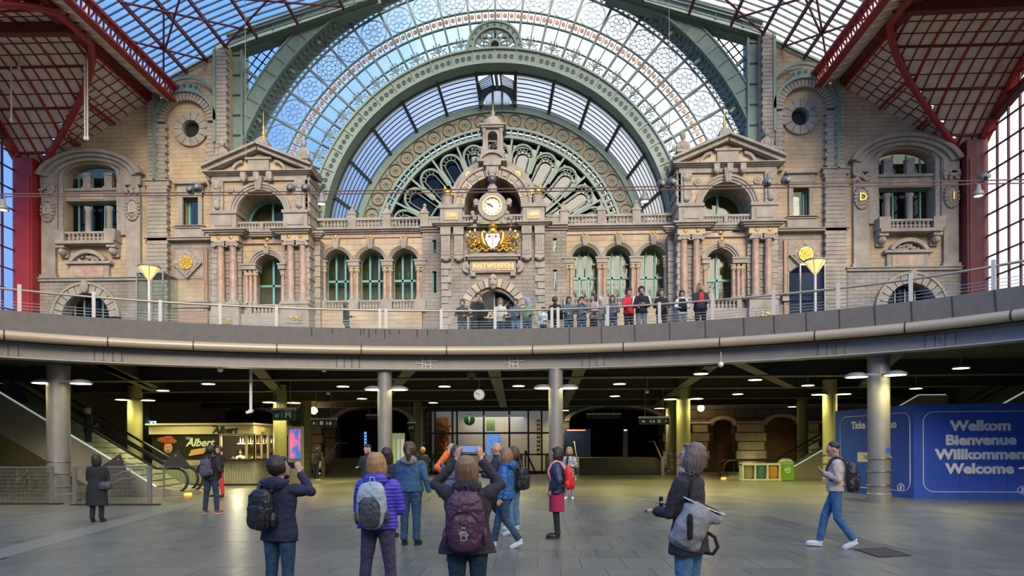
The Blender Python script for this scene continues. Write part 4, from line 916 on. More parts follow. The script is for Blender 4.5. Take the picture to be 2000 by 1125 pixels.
q = MB(); q.sector(LX, LZ, 338*KF, 366*KF, -R(88), R(88), YL-.6, YL+.6, 60); q.build('arch_web', GREEN, ia)
q = MB(); q.sector(LX, LZ, 363.5*KF, 367*KF, -R(88), R(88), YL-.95, YL+.8, 60); q.build('top_flange', IRONT, ia)
q = MB(); q.sector(LX, LZ, 336*KF, 339.5*KF, -R(88), R(88), YL-.95, YL+.8, 60); q.build('bottom_flange', IRONT, ia)
q = MB()
for k in range(-13, 14): a = k*DG; q.bar((LX+338*KF*sin(a), YL-.8, LZ+338*KF*cos(a)), (LX+365*KF*sin(a), YL-.8, LZ+365*KF*cos(a)), .08, .1)
q.build('stiffeners', IRONT, ia, kind='stuff')
# central wheel crest
wc = thing('wheel_crest', 'green iron half wheel ornament crowning the inner arch', 'ornament', (LX, YL-.4, LZ+366*KF)); wz = LZ+364*KF
q = MB(); q.sector(LX, wz, 41*KF, 53*KF, -R(92), R(92), YL-.85, YL-.2, 30); q.build('rim', IRONT, wc)
q = MB(); q.sector(LX, wz, 51*KF, 55*KF, -R(92), R(92), YL-.95, YL-.1, 30); q.build('outer_moulding', IRONT, wc)
for k in range(11):
    a = R(-82+16.4*k); q = MB(); q.disc_y(LX+47*KF*sin(a), wz+47*KF*cos(a), 2.2*KF, YL-.9, YL-.8, 10); q.build('port', GREEN_D, wc)
for k in range(7):
    a = R(-78+26*k); dx, dz = sin(a), cos(a); px_, pz_ = cos(a), -sin(a); q = MB()
    pts = [(LX+dx*r_*KF+px_*w_*KF, YL-.6, wz+10*KF+dz*r_*KF*.92+pz_*w_*KF) for r_, w_ in ((8, 1), (18, 3.4), (26, 5), (31, 3), (32.5, 0), (31, -3), (26, -5), (18, -3.4), (8, -1))]
    q.tube(pts, .07, 6, closed=True); q.build('petal', IRONT, wc, smooth=True)
q = MB(); q.sector(LX, wz+10*KF, 8*KF, 11*KF, 0, 2*PI, YL-.75, YL-.4, 18); q.build('hub_ring', IRONT, wc)
q = MB(); q.disc_y(LX, wz+10*KF, 8*KF, YL-.55, YL-.5, 18); q.build('hub', DARK, wc)
q = MB()
for k in range(8):
    a = R(-84+24*k); q.ell((LX+37*KF*sin(a), YL-.6, wz+37*KF*cos(a)), (.28, .08, .22), 8, 5)
q.build('spandrel_leaf', IRONT, wc)

# barrel skylight behind the arch
sky_ = struct('roof_skylight', (LX, YL, LZ)); RF, RB = 336*KF, 305*KF
MILK = bpy.data.materials.new('milky_roof_glass'); MILK.use_nodes = True; t_ = MILK.node_tree; t_.nodes.clear()
o_ = t_.nodes.new('ShaderNodeOutputMaterial'); a_ = t_.nodes.new('ShaderNodeBsdfTranslucent'); a_.inputs[0].default_value = (.97, .97, .96, 1); b_ = t_.nodes.new('ShaderNodeBsdfTransparent'); b_.inputs[0].default_value = (.97, .97, .97, 1)
c_ = t_.nodes.new('ShaderNodeMixShader'); c_.inputs[0].default_value = .35; t_.links.new(a_.outputs[0], c_.inputs[1]); t_.links.new(b_.outputs[0], c_.inputs[2]); t_.links.new(c_.outputs[0], o_.inputs[0])
def cone(mb, a0, a1, t0, t1, th=.04, n=6):
    vs = []; fs = []
    for i in range(n+1):
        a = a0+(a1-a0)*i/n
        for t, d in ((t0, 0), (t1, 0), (t1, th), (t0, th)):
            r = RF+(RB-RF)*t+d; vs.append((LX+r*sin(a), YL+.3+(YB-YL-.3)*t, LZ+r*cos(a)))
    for i in range(n):
        for k in range(4): fs.append((i*4+k, i*4+(k+1) % 4, (i+1)*4+(k+1) % 4, (i+1)*4+k))
    fs += [(3, 2, 1, 0), (n*4, n*4+1, n*4+2, n*4+3)]; mb.add(vs, fs)
for k in range(-6, 7):
    if k == 0: continue
    a0 = (abs(k)*2-1)*DG; a1 = a0+2*DG; sg = 1 if k > 0 else -1; a0, a1 = sorted((sg*a0, sg*a1))
    for j in range(8):
        b = MB(); cone(b, a0+.01, a1-.01, .06+j*.117, .06+(j+1)*.117-.028, n=5); b.build('pane', MILK, sky_)
    b = MB()
    for j in range(9): cone(b, a0+.01, a1-.01, .06+j*.117-.022, .06+j*.117, th=.03, n=5)
    b.build('louvre_bars', GREEN_D, sky_, kind='stuff')
for k in range(-7, 7):
    b = MB(); a = (2*k+1)*DG
    b.bar((LX+RF*sin(a), YL+.2, LZ+RF*cos(a)), (LX+RB*sin(a), YB, LZ+RB*cos(a)), .22, .22); b.build('rib', GREEN_D, sky_)
b = MB(); cone(b, -R(88), R(88), .0, .06, th=.2, n=60); b.build('front_strip', GREEN_D, sky_)
# small dormer window at the crown
b = MB(); b.sector(LX, LZ, 297*KF, 338*KF, -DG, DG, YB-.6, YB-.5, 10); b.build('dormer_plate', GREEN_D, sky_) if 0 else None
dz = at(966, 204, YB-1).z; w_ = 1.12; dm = struct('window_31', (LX, YB-.9, dz)); yd = YB-1.0; ztp = dz+w_+.38
b = MB(); b.archwall(LX-1.5, LX+1.5, LZ+RB-.15, ztp, LX, w_, dz, dz-.02, yd, yd+.12); b.build('dormer_plate', GREEN_D, dm)
for i in range(3):
    xa, xb = -w_+i*2*w_/3+.09, -w_+(i+1)*2*w_/3-.09; b = MB()
    for j in range(5):
        p0 = xa+(xb-xa)*j/5; p1 = xa+(xb-xa)*(j+1)/5; h0 = math.sqrt(max(0, w_*w_-p0*p0)); h1_ = math.sqrt(max(0, w_*w_-p1*p1)); b.prism([(LX+p0, dz), (LX+p1, dz), (LX+p1, dz+h1_), (LX+p0, dz+h0)], yd+.06, yd+.09)
    b.build('pane', MILK, dm)
for e_ in (-1, 1): b = MB(); b.box(LX+e_*w_/3-.08, LX+e_*w_/3+.08, yd-.04, yd+.14, dz, dz+w_); b.build('mullion', GREEN_D, dm)
for sg in (-1, 1):
    bars_ = MB(); P0 = lambda t, u: (LX+sg*(.32+1.05*u), YL+.5+(yd-YL-.5)*t, (LZ+RF-.12)*(1-t)+(ztp+.05)*t-.55*u*(1-.2*t))
    for j in range(5):
        t0, t1 = j/5+.03, (j+1)/5-.03; b = MB(); b.add([P0(t0, 0), P0(t0, 1), P0(t1, 1), P0(t1, 0)], [(0, 1, 2, 3)]); b.add([(x, y, z+.03) for x, y, z in (P0(t0, 0), P0(t0, 1), P0(t1, 1), P0(t1, 0))], [(3, 2, 1, 0)]); b.build('pane', MILK, dm); bars_.bar(P0(j/5, 0), P0(j/5, 1), .04, .05)
    bars_.bar(P0(1, 0), P0(1, 1), .07, .1); bars_.bar(P0(0, 1), P0(1, 1), .14, .16); bars_.bar(P0(0, 0), P0(1, 0), .10, .12); bars_.build('louvre_bars', GREEN_D, dm, kind='stuff')
b = MB(); b.bar((LX, YL+.3, LZ+RF-.05), (LX, yd, ztp-.02), .6, .2); b.build('ridge_beam', GREEN_D, dm)

# back ring and fan window
fan = struct('window_32', (LX, YB, LZ))
b = MB(); b.sector(LX, LZ, 276*KB, 292*KB, -R(90), R(90), YB-.3, YB+.3, 60); b.build('outer_ring', GREEN, fan)
TAN = mat('ochre_ceiling_paint', (.42, .31, .17), .8, col2=(.30, .27, .19), scale=1.2)
b = MB(); b.sector(LX, LZ, 245*KB, 277*KB, -R(90), R(90), YB-.1, YB+.1, 60); b.build('painted_band', TAN, fan)
for k in range(25):
    a = R(-86.4+7.2*k); cx, cz = LX+261*KB*sin(a), LZ+261*KB*cos(a)
    b = MB(); b.sector(cx, cz, 11.5*KB, 13.5*KB, 0, 2*PI, YB-.22, YB-.08, 20); md_ = b.build('band_medallion', GREEN_D, fan)
    b = MB()
    for i in range(8): t = i*PI/4; b.bar((cx, YB-.14, cz), (cx+7*KB*sin(t), YB-.14, cz+7*KB*cos(t)), .07, .06)
    b.build('band_flower', GREEN, md_)
for k in range(24):
    a = R(-82.8+7.2*k); b = MB()
    for rr_ in (251, 271): b.ell((LX+rr_*KB*sin(a), YB-.14, LZ+rr_*KB*cos(a)), (.16, .05, .16), 7, 4)
    b.build('band_leaf', GREEN, fan)
b = MB(); b.sector(LX, LZ, 241*KB, 246*KB, -R(90), R(90), YB-.4, YB+.1, 60); b.build('ladder_ring', IRONT, fan)
b = MB(); b.sector(LX, LZ, 224*KB, 229.5*KB, -R(90), R(90), YB-.4, YB+.1, 60); b.build('ladder_ring', IRONT, fan)
b = MB()
for k in range(-28, 29): a = R(3.1*k); b.bar((LX+228*KB*sin(a), YB-.2, LZ+228*KB*cos(a)), (LX+242*KB*sin(a), YB-.2, LZ+242*KB*cos(a)), .13, .3)
b.build('ladder_rungs', IRONT, fan, kind='stuff')
for k in range(-6, 7):
    a = R(14*k); b = MB(); b.sector(LX, LZ, 60*KB, 240*KB, a-R(6.95), a+R(6.95), YB+.25, YB+.28, 6); b.build('pane', WING, fan)
b = MB(); b.disc_y(LX, LZ, 250*KB, YB+2.5, YB+2.6, 40); b.build('room_backing', DARK, fan)
b = MB(); rc_ = 197*KB
for r0 in (21.5, 19.3): b.sector(0, rc_, (r0-1.7)*KB, r0*KB, -PI/2, PI/2, YB-.3, YB-.05, 18)
for e_ in (-1, 1): b.bar((e_*20.6*KB, YB-.18, rc_), (e_*17*KB, YB-.18, 165*KB), .14, .2)
me_pt = b.mesh('petal_arch', IRONT)
b = MB(); b.sector(0, rc_-2*KB, 11*KB, 12.6*KB, -PI/2, PI/2, YB-.2, YB-.05, 12)
for e_ in (-1, 1): b.bar((e_*11.8*KB, YB-.12, rc_-2*KB), (e_*9*KB, YB-.12, 95*KB), .07, .08)
for i in range(5): t = R(-60+30*i); b.bar((12*KB*sin(t), YB-.12, rc_+12*KB*cos(t)), (18*KB*sin(t), YB-.12, rc_+18*KB*cos(t)), .06, .08)
me_in = b.mesh('inner_loop', GREEN)
me_sp = MB().bar((0, YB-.2, 70*KB), (0, YB-.2, 228*KB), .16, .25).mesh('spoke', IRONT)
for k in range(-6, 7): rotobj('petal_arch', me_pt, fan, R(14*k)); rotobj('inner_loop', me_in, fan, R(14*k))
for k in range(-7, 7): rotobj('spoke', me_sp, fan, R(14*k+7))
b = MB(); b.sector(LX, LZ, 150*KB, 153*KB, -R(90), R(90), YB-.2, YB-.05, 50); b.sector(LX, LZ, 112*KB, 114.5*KB, -R(90), R(90), YB-.2, YB-.05, 50); b.build('fan_ring', GREEN, fan)

# outer iron arch, posts, rake beams
oa = thing('outer_iron_arch', 'big grey-green box arch of riveted plates framing the glass lunette', 'iron arch', (LX, YL-1, 8))
mp = secmesh('arch_plate', GREEN, 522*KF, 549*KF, DG-.006, YL-1.5, YL-1.35, 4)
for k in range(-12, 12): o = link('arch_plate', mp, oa, loc=(LX, 0, LZ)); o.rotation_euler = (0, (k+.5)*DG, 0)
q = MB(); q.sector(LX, LZ, 520*KF, 549*KF, -R(80), R(80), YL-1.35, YL+.4, 70); q.build('arch_web', GREEN, oa)
q = MB(); q.sector(LX, LZ, 518.5*KF, 521.5*KF, -R(80), R(80), YL-1.6, YL+.5, 70); q.build('bottom_flange', GREEN, oa)
q = MB(); q.sector(LX, LZ, 548*KF, 551*KF, -R(80), R(80), YL-1.6, YL+.5, 70); q.build('top_flange', GREEN, oa)
q = MB()
for k in range(-24, 25): a = k*DG/2; q.bar((LX+520*KF*sin(a), YL-1.52, LZ+520*KF*cos(a)), (LX+550*KF*sin(a), YL-1.52, LZ+550*KF*cos(a)), .07, .12)
q.build('stiffeners', GREEN, oa, kind='stuff')
q = MB()
for k in range(-62, 62): a = (k+.5)*R(1.25); q.ell((LX+517*KF*sin(a), YL-1.0, LZ+517*KF*cos(a)), (.14, .3, .1), 6, 4)
q.build('scallop_edge', GREEN, oa, kind='stuff')
LAT = []
for s in (-1, 1):
    P = lambda px, py: F(px, py, YG)
    pb = thing('iron_post_frame', 'green iron post and raking beam beside the %s of the great arch' % ('left foot' if s < 0 else 'right foot'), 'iron frame', (X0+s*U(462, YG), YG, 12))
    q = SM(s); q.box(U(475, YG), U(450, YG), YG-.2, YG+1.2, Z(420, YG), Z(96, YG)); q.build('post', GREEN, pb)
    for k in range(9):
        q = SM(s); z = Z(110+k*39, YG); q.box(U(476, YG), U(449, YG), YG-.3, YG-.2, z-.05, z+.05); q.build('post_rib', GREEN_D, pb)
    for px_ in (476, 449):
        q = SM(s); q.box(U(px_, YG)-.07, U(px_, YG)+.07, YG-.32, YG+.2, Z(420, YG), Z(88, YG)); q.build('post_flange', GREEN, pb)
    A, B2 = P(449, 92), P(740, -8)
    q = SM(s); q.bar((A[0], YG+.3, A[1]), (B2[0], YG+.3, B2[1]), 1.3, .95, up=(0, 1, 0)); q.build('rake_beam', GREEN, pb)
    for dz_ in (-.5, .5):
        q = SM(s); q.bar((A[0], YG+.1, A[1]+dz_), (B2[0], YG+.1, B2[1]+dz_), 1.7, .1, up=(0, 0, 1)); q.build('rake_flange', GREEN, pb)
    for t in (.12, .3, .48, .66, .84):
        q = SM(s); x, z = A[0]+(B2[0]-A[0])*t, A[1]+(B2[1]-A[1])*t; q.bar((x, YG-.33, z-.5), (x, YG-.33, z+.5), .07, .1); q.build('rake_rib', GREEN_D, pb)
    for (a, b_) in (((474, 128), (528, 172)), ((474, 205), (505, 232)), ((530, 105), (572, 135)), ((596, 55), (622, 78))):
        q = SM(s); a, b2 = P(*a), P(*b_); q.bar((a[0], YG+.6, a[1]), (b2[0], YG+.6, b2[1]), .22, .3); q.build('strut', GREEN, pb)
    # lattice glazing of the spandrel
    sp = struct('window_%d' % (33 if s < 0 else 34), (X0+s*U(500, YG), YG+.9, 20)); c2 = 15.0
    bars = MB(side(s)); e1 = (.80, .60); e2 = (-.60, .80); sl = (-8-92)/(740-449)
    ins = lambda px, py: px > 473 and math.hypot(px-966, py-471) > 541 and py > 92+sl*(px-449)+8 and py < 300
    for i in range(-20, 34):
        for j in range(-24, 30):
            ox, oy = 474, 200; px, py = ox+c2*(i*e1[0]+j*e2[0]), oy+c2*(i*e1[1]*-1+j*e2[1]*-1)*-1
            cx, cy = px+c2*.5*(e1[0]+e2[0]), py+c2*.5*(e1[1]+e2[1])
            if not ins(cx, cy): continue
            pts = [(px, py), (px+c2*e1[0], py+c2*e1[1]), (px+c2*(e1[0]+e2[0]), py+c2*(e1[1]+e2[1])), (px+c2*e2[0], py+c2*e2[1])]
            w3 = [P(*p) for p in pts]
            q = SM(s); q.prism(w3, YG+.9, YG+.92); q.build('pane', ROOFG, sp)
            for k in range(4): bars.bar((w3[k][0], YG+.86, w3[k][1]), (w3[(k+1) % 4][0], YG+.86, w3[(k+1) % 4][1]), .07, .07)
    bars.build('lattice_bars', GREEN, sp, kind='stuff')

# ------------------------------------------------------------------ glazed hall roof and red vaults
for s, nm in ((-1, 'left'), (1, 'right')):
    rf = struct('roof_glazed_%s' % nm, (X0+s*U(400, YW), YW, 20))
    P = lambda px, py: F(px, py, YW-.1)
    prof = [P(322, 156), P(362, 135), P(402, 112), P(442, 90), P(500, 66), P(580, 40), P(670, 12), P(780, -16), P(966, -50)]
    Y1, Y2 = YW-.1, 37.0; dY = .62; ny = int((Y1-Y2)/dY)
    for i in range(len(prof)-1):
        (ua, za), (ub, zb_) = prof[i], prof[i+1]
        vis = i < 6
        if vis:
            for j in range(ny):
                ya = Y1-j*dY; w = SM(s); w.add([(ua, ya-.04, za), (ub, ya-.04, zb_), (ub, ya-dY+.04, zb_), (ua, ya-dY+.04, za), (ua, ya-.04, za+.03), (ub, ya-.04, zb_+.03), (ub, ya-dY+.04, zb_+.03), (ua, ya-dY+.04, za+.03)], [(0, 1, 2, 3), (7, 6, 5, 4), (0, 4, 5, 1), (1, 5, 6, 2), (2, 6, 7, 3), (3, 7, 4, 0)])
                w.build('pane', ROOFG, rf)
        w = SM(s)
        for j in range(ny+1): w.bar((ua, Y1-j*dY, za), (ub, Y1-j*dY, zb_), .07, .10, up=(0, 0, 1))
        w.build('glazing_bars', GREEN_D, rf, kind='stuff')
        w = SM(s); w.bar((ub, Y1+.2, zb_-.12), (ub, Y2, zb_-.12), .14, .26, up=(0, 0, 1)); w.build('purlin', RED_D, rf)
    w = SM(s); w.bar((prof[0][0], Y1, prof[0][1]), (prof[3][0], Y1, prof[3][1]-.1), .15, .25, up=(0, 1, 0)); w.build('verge_bar', GREEN, rf)
    for (i0, i1, ya, yb_) in ((0, 2, 51.2, 45.5), (2, 0, 51.2, 45.5), (1, 4, 48.5, 42), (4, 1, 50.5, 43), (3, 6, 51, 45), (6, 3, 51, 45)):
        w = SM(s); w.bar((prof[i0][0], ya, prof[i0][1]-.3), (prof[i1][0], yb_, prof[i1][1]-.3), .10, .10); w.build('wind_brace', RED_D, rf)
    # edge truss of the lantern
    et = thing('lantern_edge_truss', 'red lattice truss under the edge of the glass roof, %s of the hall' % nm, 'roof truss', (X0+s*U(340, YW), 44, 24))
    e0, e1_ = P(340, 199), P(347, 176)
    for (u_, z_), w_, h_, m_ in (((e0[0], e0[1]), .5, .14, RED), ((e1_[0], e1_[1]), .5, .2, RED)):
        w = SM(s); w.bar((u_, YW+.2, z_), (u_, 34, z_), w_, h_, up=(0, 0, 1)); w.build('chord', m_, et)
    w = SM(s); w.box(e0[0]+.22, e0[0]+.36, 34, YW, e0[1]-.08, e0[1]+.1); w.build('pale_drip_strip', mat('cream_paint', (.62, .50, .42), .5), et)
    for j in range(24):
        ya = YW-j*.72; w = SM(s); w.bar((e0[0], ya, e0[1]), (e1_[0], ya-.36, e1_[1]), .08, .1); w.bar((e1_[0], ya-.36, e1_[1]), (e0[0], ya-.72, e0[1]), .08, .1); w.build('web_member', RED, et)
    # vault soffit
    vr = struct('roof_vault_%s' % nm, (X0+s*U(100, YW), YW, 20))
    W0, W1 = P(78, 325), P(300, 192); u0, z0, u1, z1 = W0[0], W0[1], W1[0], W1[1]; RISE, HT = 5.0, 9.1; rim = u0+1.3
    h1 = lambda u: z0+(z1-z0)*(u0-u)/(u0-u1)
    h2 = lambda t: z0+RISE*sin(PI/2*min(t, 2*HT-t)/HT)
    tg = lambda u: HT*2/PI*math.asin(max(0, min(1, (h1(u)-z0)/RISE)))
    ug = lambda t: u0-(h2(t)-z0)/(z1-z0)*(u0-u1)
    nu = 13; du = (u0-u1)/nu; dt = HT*2/22; TB = .045
    pan = lambda pts, nm_='ceiling_panel': SM(s).add(pts+[(a, b, c+.05) for a, b, c in pts], [(0, 1, 2, 3), (7, 6, 5, 4), (0, 4, 5, 1), (1, 5, 6, 2), (2, 6, 7, 3), (3, 7, 4, 0)]).build(nm_, SOFF, vr)
    thin = SM(s); npan = 0
    for i in range(nu):                      # wall-side soffit
        ua, ub = u0-i*du, u0-(i+1)*du; g = -.005
        T = tg((ua+ub)/2)+.1; n = max(1, int(T/dt+.5))
        for j in range(n):
            ta, tb = j*T/n, (j+1)*T/n; pan([(ua-g, YW-ta-g, h1(ua-g)), (ub+g, YW-ta-g, h1(ub+g)), (ub+g, YW-tb+g, h1(ub+g)), (ua-g, YW-tb+g, h1(ua-g))])
            thin.bar((ua, YW-tb, h1(ua)), (ub, YW-tb, h1(ub)), TB, .10, up=(0, 0, 1))
        thin.bar((ub, YW, h1(ub)), (ub, YW-tg(ub), h1(ub)), TB, .10, up=(0, 0, 1))
    thin.build('soffit_bars', BARR, vr, kind='stuff')
    for i in (1, 4, 8, 12):
        ub = u0-(i+.5)*du; w = SM(s); w.bar((ub, YW+.2, h1(ub)-.1), (ub, YW-tg(ub), h1(ub)-.1), .13, .2, up=(0, 0, 1)); w.build('soffit_rib', RED, vr)
    thin = SM(s); nt2 = 22
    for j in range(nt2):                     # cross vault over the side window
        ta, tb = j*dt, (j+1)*dt; um = ug((ta+tb)/2); n = max(1, int((rim-um)/.8+.5)); d_ = (rim-um)/n; g = 0.0
        for i in range(n):
            ua, ub = rim-i*d_, rim-(i+1)*d_
            pan([(ua-g, YW-ta-g, h2(ta+g)), (ub+g, YW-ta-g, h2(ta+g)), (ub+g, YW-tb+g, h2(tb-g)), (ua-g, YW-tb+g, h2(tb-g))])
        thin.bar((rim, YW-tb, h2(tb)), (ug(tb), YW-tb, h2(tb)), TB if (j % 3) else .13, .10 if (j % 3) else .2, up=(0, 0, 1))
    k = 0; u_ = rim-.8
    while u_ > u1:
        tA = tg(u_) if u_ < u0 else 0; m_ = 12; pts = []
        for i in range(m_+1): t = tA+(2*HT-2*tA)*i/m_; pts.append((u_, YW-t, h2(t)-.02))
        big = k % 3 == 1
        if big: w = SM(s); w.tube(pts, .11, 4); w.build('vault_rib', RED, vr)
        else:
            for i in range(m_): thin.bar(pts[i], pts[i+1], TB, .10, up=(1, 0, 0))
        u_ -= .8; k += 1
    thin.build('vault_bars', BARR, vr, kind='stuff')
    gp = [(u0-(u0-u1)*i/20, YW-tg(u0-(u0-u1)*i/20), h1(u0-(u0-u1)*i/20)-.15) for i in range(21)]
    gp = gp+[(u_, YW-2*HT+(YW-y_), z_) for u_, y_, z_ in reversed(gp)]
    w = SM(s); w.tube(gp, .24, 6); w.build('groin_rib', RED, vr, smooth=True)
    rp = [(rim, YW-2*HT*i/30, h2(2*HT*i/30)-.1) for i in range(31)]
    w = SM(s)
    for i in range(30): w.bar(rp[i], rp[i+1], .35, .7, up=(1, 0, 0))
    w.build('rim_arch', RED, vr)
    w = SM(s); w.bar((u1+.4, YW+.3, z1+.05), (u1+.4, 30, z1+.05), .7, .5, up=(0, 0, 1)); w.build('main_purlin', RED_D, vr)
    w = SM(s); w.bar((u1+.2, YW-HT, z1-.2), (rim, YW-HT, h2(HT)-.2), .5, .7, up=(0, 0, 1)); w.build('tie_beam', RED_D, vr)
    for j in range(20):
        ya = YW-j*.85; pan([(u1+.2, ya-.03, z1+.3), (e0[0]+.3, ya-.03, e0[1]+.25), (e0[0]+.3, ya-.82, e0[1]+.25), (u1+.2, ya-.82, z1+.3)], 'eaves_board')
    w = SM(s); w.box(u1-.3, rim+.3, YW-2*HT, YW+.5, z0+RISE+.45, z0+RISE+.55); w.build('light_gap_cover', DARK, vr)  # opaque sheet added over the vault to stop light showing through gaps
    # pier and side window
    pr = struct('wall_side_%s' % nm, (X0+s*(u0+1), YW-1, 6))
    w = SM(s); w.box(u0-.05, rim+.1, YW-1.0, YW+.3, 5.3, z0+.3); w.build('red_pier', RED if s < 0 else mat('darker_red_pier', (.16, .02, .02), .5), pr)  # right pier takes a darker red than the left
    w = SM(s); w.box(u0+.1, rim-.2, YW-1.07, YW-1.0, 7, z0-1); w.build('pier_plate', RED if s < 0 else MATS['darker_red_pier'], pr)
    sw = struct('window_%d' % (35 if s < 0 else 36), (X0+s*rim, YW-8, 6)); ng = 8; st = 1.15
    thin = SM(s)
    for i in range(ng):
        ta, tb = 1.0+i*st, 1.0+(i+1)*st; zt_ = h2(ta)-.3
        for j in range(16):
            za, zb_ = 6+j*1.45, 6+(j+1)*1.45
            if za > zt_: break
            zb_ = min(zb_, zt_); w = SM(s); w.box(rim-.02, rim, YW-tb+.05, YW-ta-.05, za+.05, zb_-.05); w.build('pane', ROOFG, sw)
            thin.box(rim-.06, rim+.06, YW-tb, YW-ta, zb_-.04, zb_+.04)
        thin.box(rim-.07, rim+.07, YW-tb-.05, YW-tb+.05, 6, h2(tb)-.2)
    thin.build('window_bars', RED_D, sw, kind='stuff')
    w = SM(s); w.bar((rim-.1, YW-2, Z(292, YW, 78)), (rim-.1, YW-12, Z(292, YW, 78)+2.8), .35, .5, up=(1, 0, 0)); w.build('window_transom', RED_D, sw)
    w = SM(s); w.box(rim-.1, rim+.3, YW-2*HT, YW-1.0-ng*st, 5.3, 6.3); w.box(rim-.1, rim+.3, YW-2*HT, YW-1.9, 4.8, 6.1); w.build('window_apron', STONE, sw)
# platform level side walls and an added unseen rear wall that blocks low light
hw = struct('wall_rear_blocker', (0, -30, 0)); w = MB(); w.box(-36, 34, -31, -30, 0, 20); w.build('blocker_face', STONE_D, hw)
for s in (-1, 1):
    sd_ = struct('wall_platform_%s' % ('left' if s < 0 else 'right'), (s*24, 0, 0)); w = MB(); w.box(min(s*22, s*23), max(s*22, s*23), -30, 50, 0, 4.95); w.build('side_face', mat('side_stone', (.07, .065, .055), .8), sd_)
# ================================================================== balcony ring, undercroft
def catmull(pts, n=6):
    out = []; P = [pts[0]]+pts+[pts[-1]]
    for i in range(1, len(P)-2):
        for k in range(n):
            t = k/n; p0, p1, p2, p3 = [Vector(q) for q in P[i-1:i+3]]
            out.append(.5*((2*p1)+(p2-p0)*t+(2*p0-5*p1+4*p2-p3)*t*t+(3*p1-p0-3*p2+p3)*t**3))
    out.append(Vector(pts[-1])); return out
cc = [(px, py) for px, py in ((0, 699), (115, 706), (270, 712), (400, 716), (540, 719.5), (670, 721.6), (820, 722.6), (960, 722.5), (1086, 721.5), (1250, 717), (1420, 709), (1600, 699), (1716, 690), (1860, 680), (2000, 668))]
BZ = 4.39
plan = []
for px, py in cc:
    p = gnd(px, py, BZ); plan.append((p.x, p.y))
# extend past the frame
plan = [(plan[0][0]-5.5, plan[0][1]-6), (plan[0][0]-2.6, plan[0][1]-2.2)]+plan+[(plan[-1][0]+2.0, plan[-1][1]-3.2), (plan[-1][0]+3.4, plan[-1][1]-7)]
# least-squares smoothing of the measured plan
for it in range(3):
    plan = [plan[0]]+[((plan[i-1][0]+2*plan[i][0]+plan[i+1][0])/4, (plan[i-1][1]+2*plan[i][1]+plan[i+1][1])/4) for i in range(1, len(plan)-1)]+[plan[-1]]
EDGE = catmull(plan, 5)
def edge_normal(i):
    a = EDGE[max(i-1, 0)]; b = EDGE[min(i+1, len(EDGE)-1)]; t = (b-a).normalized(); return Vector((t.y, -t.x))    # towards the void
def sweep(mb, prof, off=0.0, i0=0, i1=None):
    """sweep a (distance into the void, height) outline along the edge"""
    i1 = len(EDGE)-1 if i1 is None else i1; n = len(prof); vs = []
    for i in range(i0, i1+1):
        nn_ = edge_normal(i)
        for d, z in prof: p = EDGE[i]+nn_*d; vs.append((p.x, p.y, z))
    fs = []
    for i in range(i1-i0):
        for k in range(n): fs.append((i*n+k, (i+1)*n+k, (i+1)*n+(k+1) % n, i*n+(k+1) % n))
    fs += [tuple(range(n)), tuple(range((i1-i0+1)*n-1, (i1-i0)*n-1, -1))]
    mb.add(vs, fs)
NE = len(EDGE)-1
balc = struct('balcony_edge_beam', (0, 24.7, BZ))
b = MB(); sweep(b, [(.0, BZ), (.0, BZ+.05), (-.12, BZ+.05), (-.12, BZ+.42), (.0, BZ+.42), (.0, BZ+.47), (-.4, BZ+.47), (-.4, BZ)]); b.build('steel_edge_beam', METAL, balc)
b = MB(); sweep(b, [(.02, BZ), (.02, BZ+.03), (-.42, BZ+.03), (-.42, BZ-.01)]); b.build('pale_lower_flange', mat('pale_flange', (.33, .32, .30), .45), balc)
# pipe in lengths
rad = .15
for i in range(0, NE, 6):
    j = min(i+6, NE); b = MB(); pts = []
    for k in range(i, j+1): p = EDGE[k]+edge_normal(k)*.30; pts.append((p.x, p.y, 5.0))
    if len(pts) > 1: b.tube(pts, rad, 12); b.build('pipe_length', BRASS, balc, smooth=True, flat_angle=60)
    b = MB(); b.tube([Vector(pts[0])-(Vector(pts[1])-Vector(pts[0]))*.01, Vector(pts[0])+(Vector(pts[1])-Vector(pts[0])).normalized()*.03], rad+.012, 12); b.build('pipe_joint', BLACK, balc)
# fascia panels: plain on the left, jointed on the right
for i in range(0, NE, 2):
    j = min(i+2, NE); b = MB(); sweep(b, [(.22, 5.14), (.36, 5.72), (.26, 5.74), (.10, 5.14)], i0=i, i1=j)
    b.v = [(x, y, z) for x, y, z in b.v]; b.build('fascia_panel', CONC, balc)
b = MB(); sweep(b, [(.2, 5.16), (.22, 5.12), (-.3, 5.12), (-.3, 5.16)]); b.build('fascia_foot', METAL, balc)
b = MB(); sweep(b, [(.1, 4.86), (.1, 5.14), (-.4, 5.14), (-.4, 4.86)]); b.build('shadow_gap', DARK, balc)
# vertical joints between the cladding panels on the right
for px_ in (1112, 1175, 1240, 1308, 1378, 1453, 1512, 1575, 1640, 1709, 1781, 1861, 1945):
    d = ray(px_, 620); d = Vector((d.x, d.y)).normalized(); hit = None
    for k in range(NE):
        a, c = EDGE[k]+edge_normal(k)*.3, EDGE[k+1]+edge_normal(k+1)*.3; ca = d.x*a.y-d.y*a.x; cb = d.x*c.y-d.y*c.x
        if ca*cb <= 0 and a.y > 0: hit = (a+(c-a)*(ca/(ca-cb)), edge_normal(k))
    p, n_ = hit; b = MB(); q0, q1 = p-n_*.07, p+n_*.07; b.bar((q0.x, q0.y, 5.15), (q1.x, q1.y, 5.71), .02, .02, up=(n_.x, n_.y, 0)); b.build('panel_joint', mat('joint_dark', (.05, .048, .045), .9), balc)
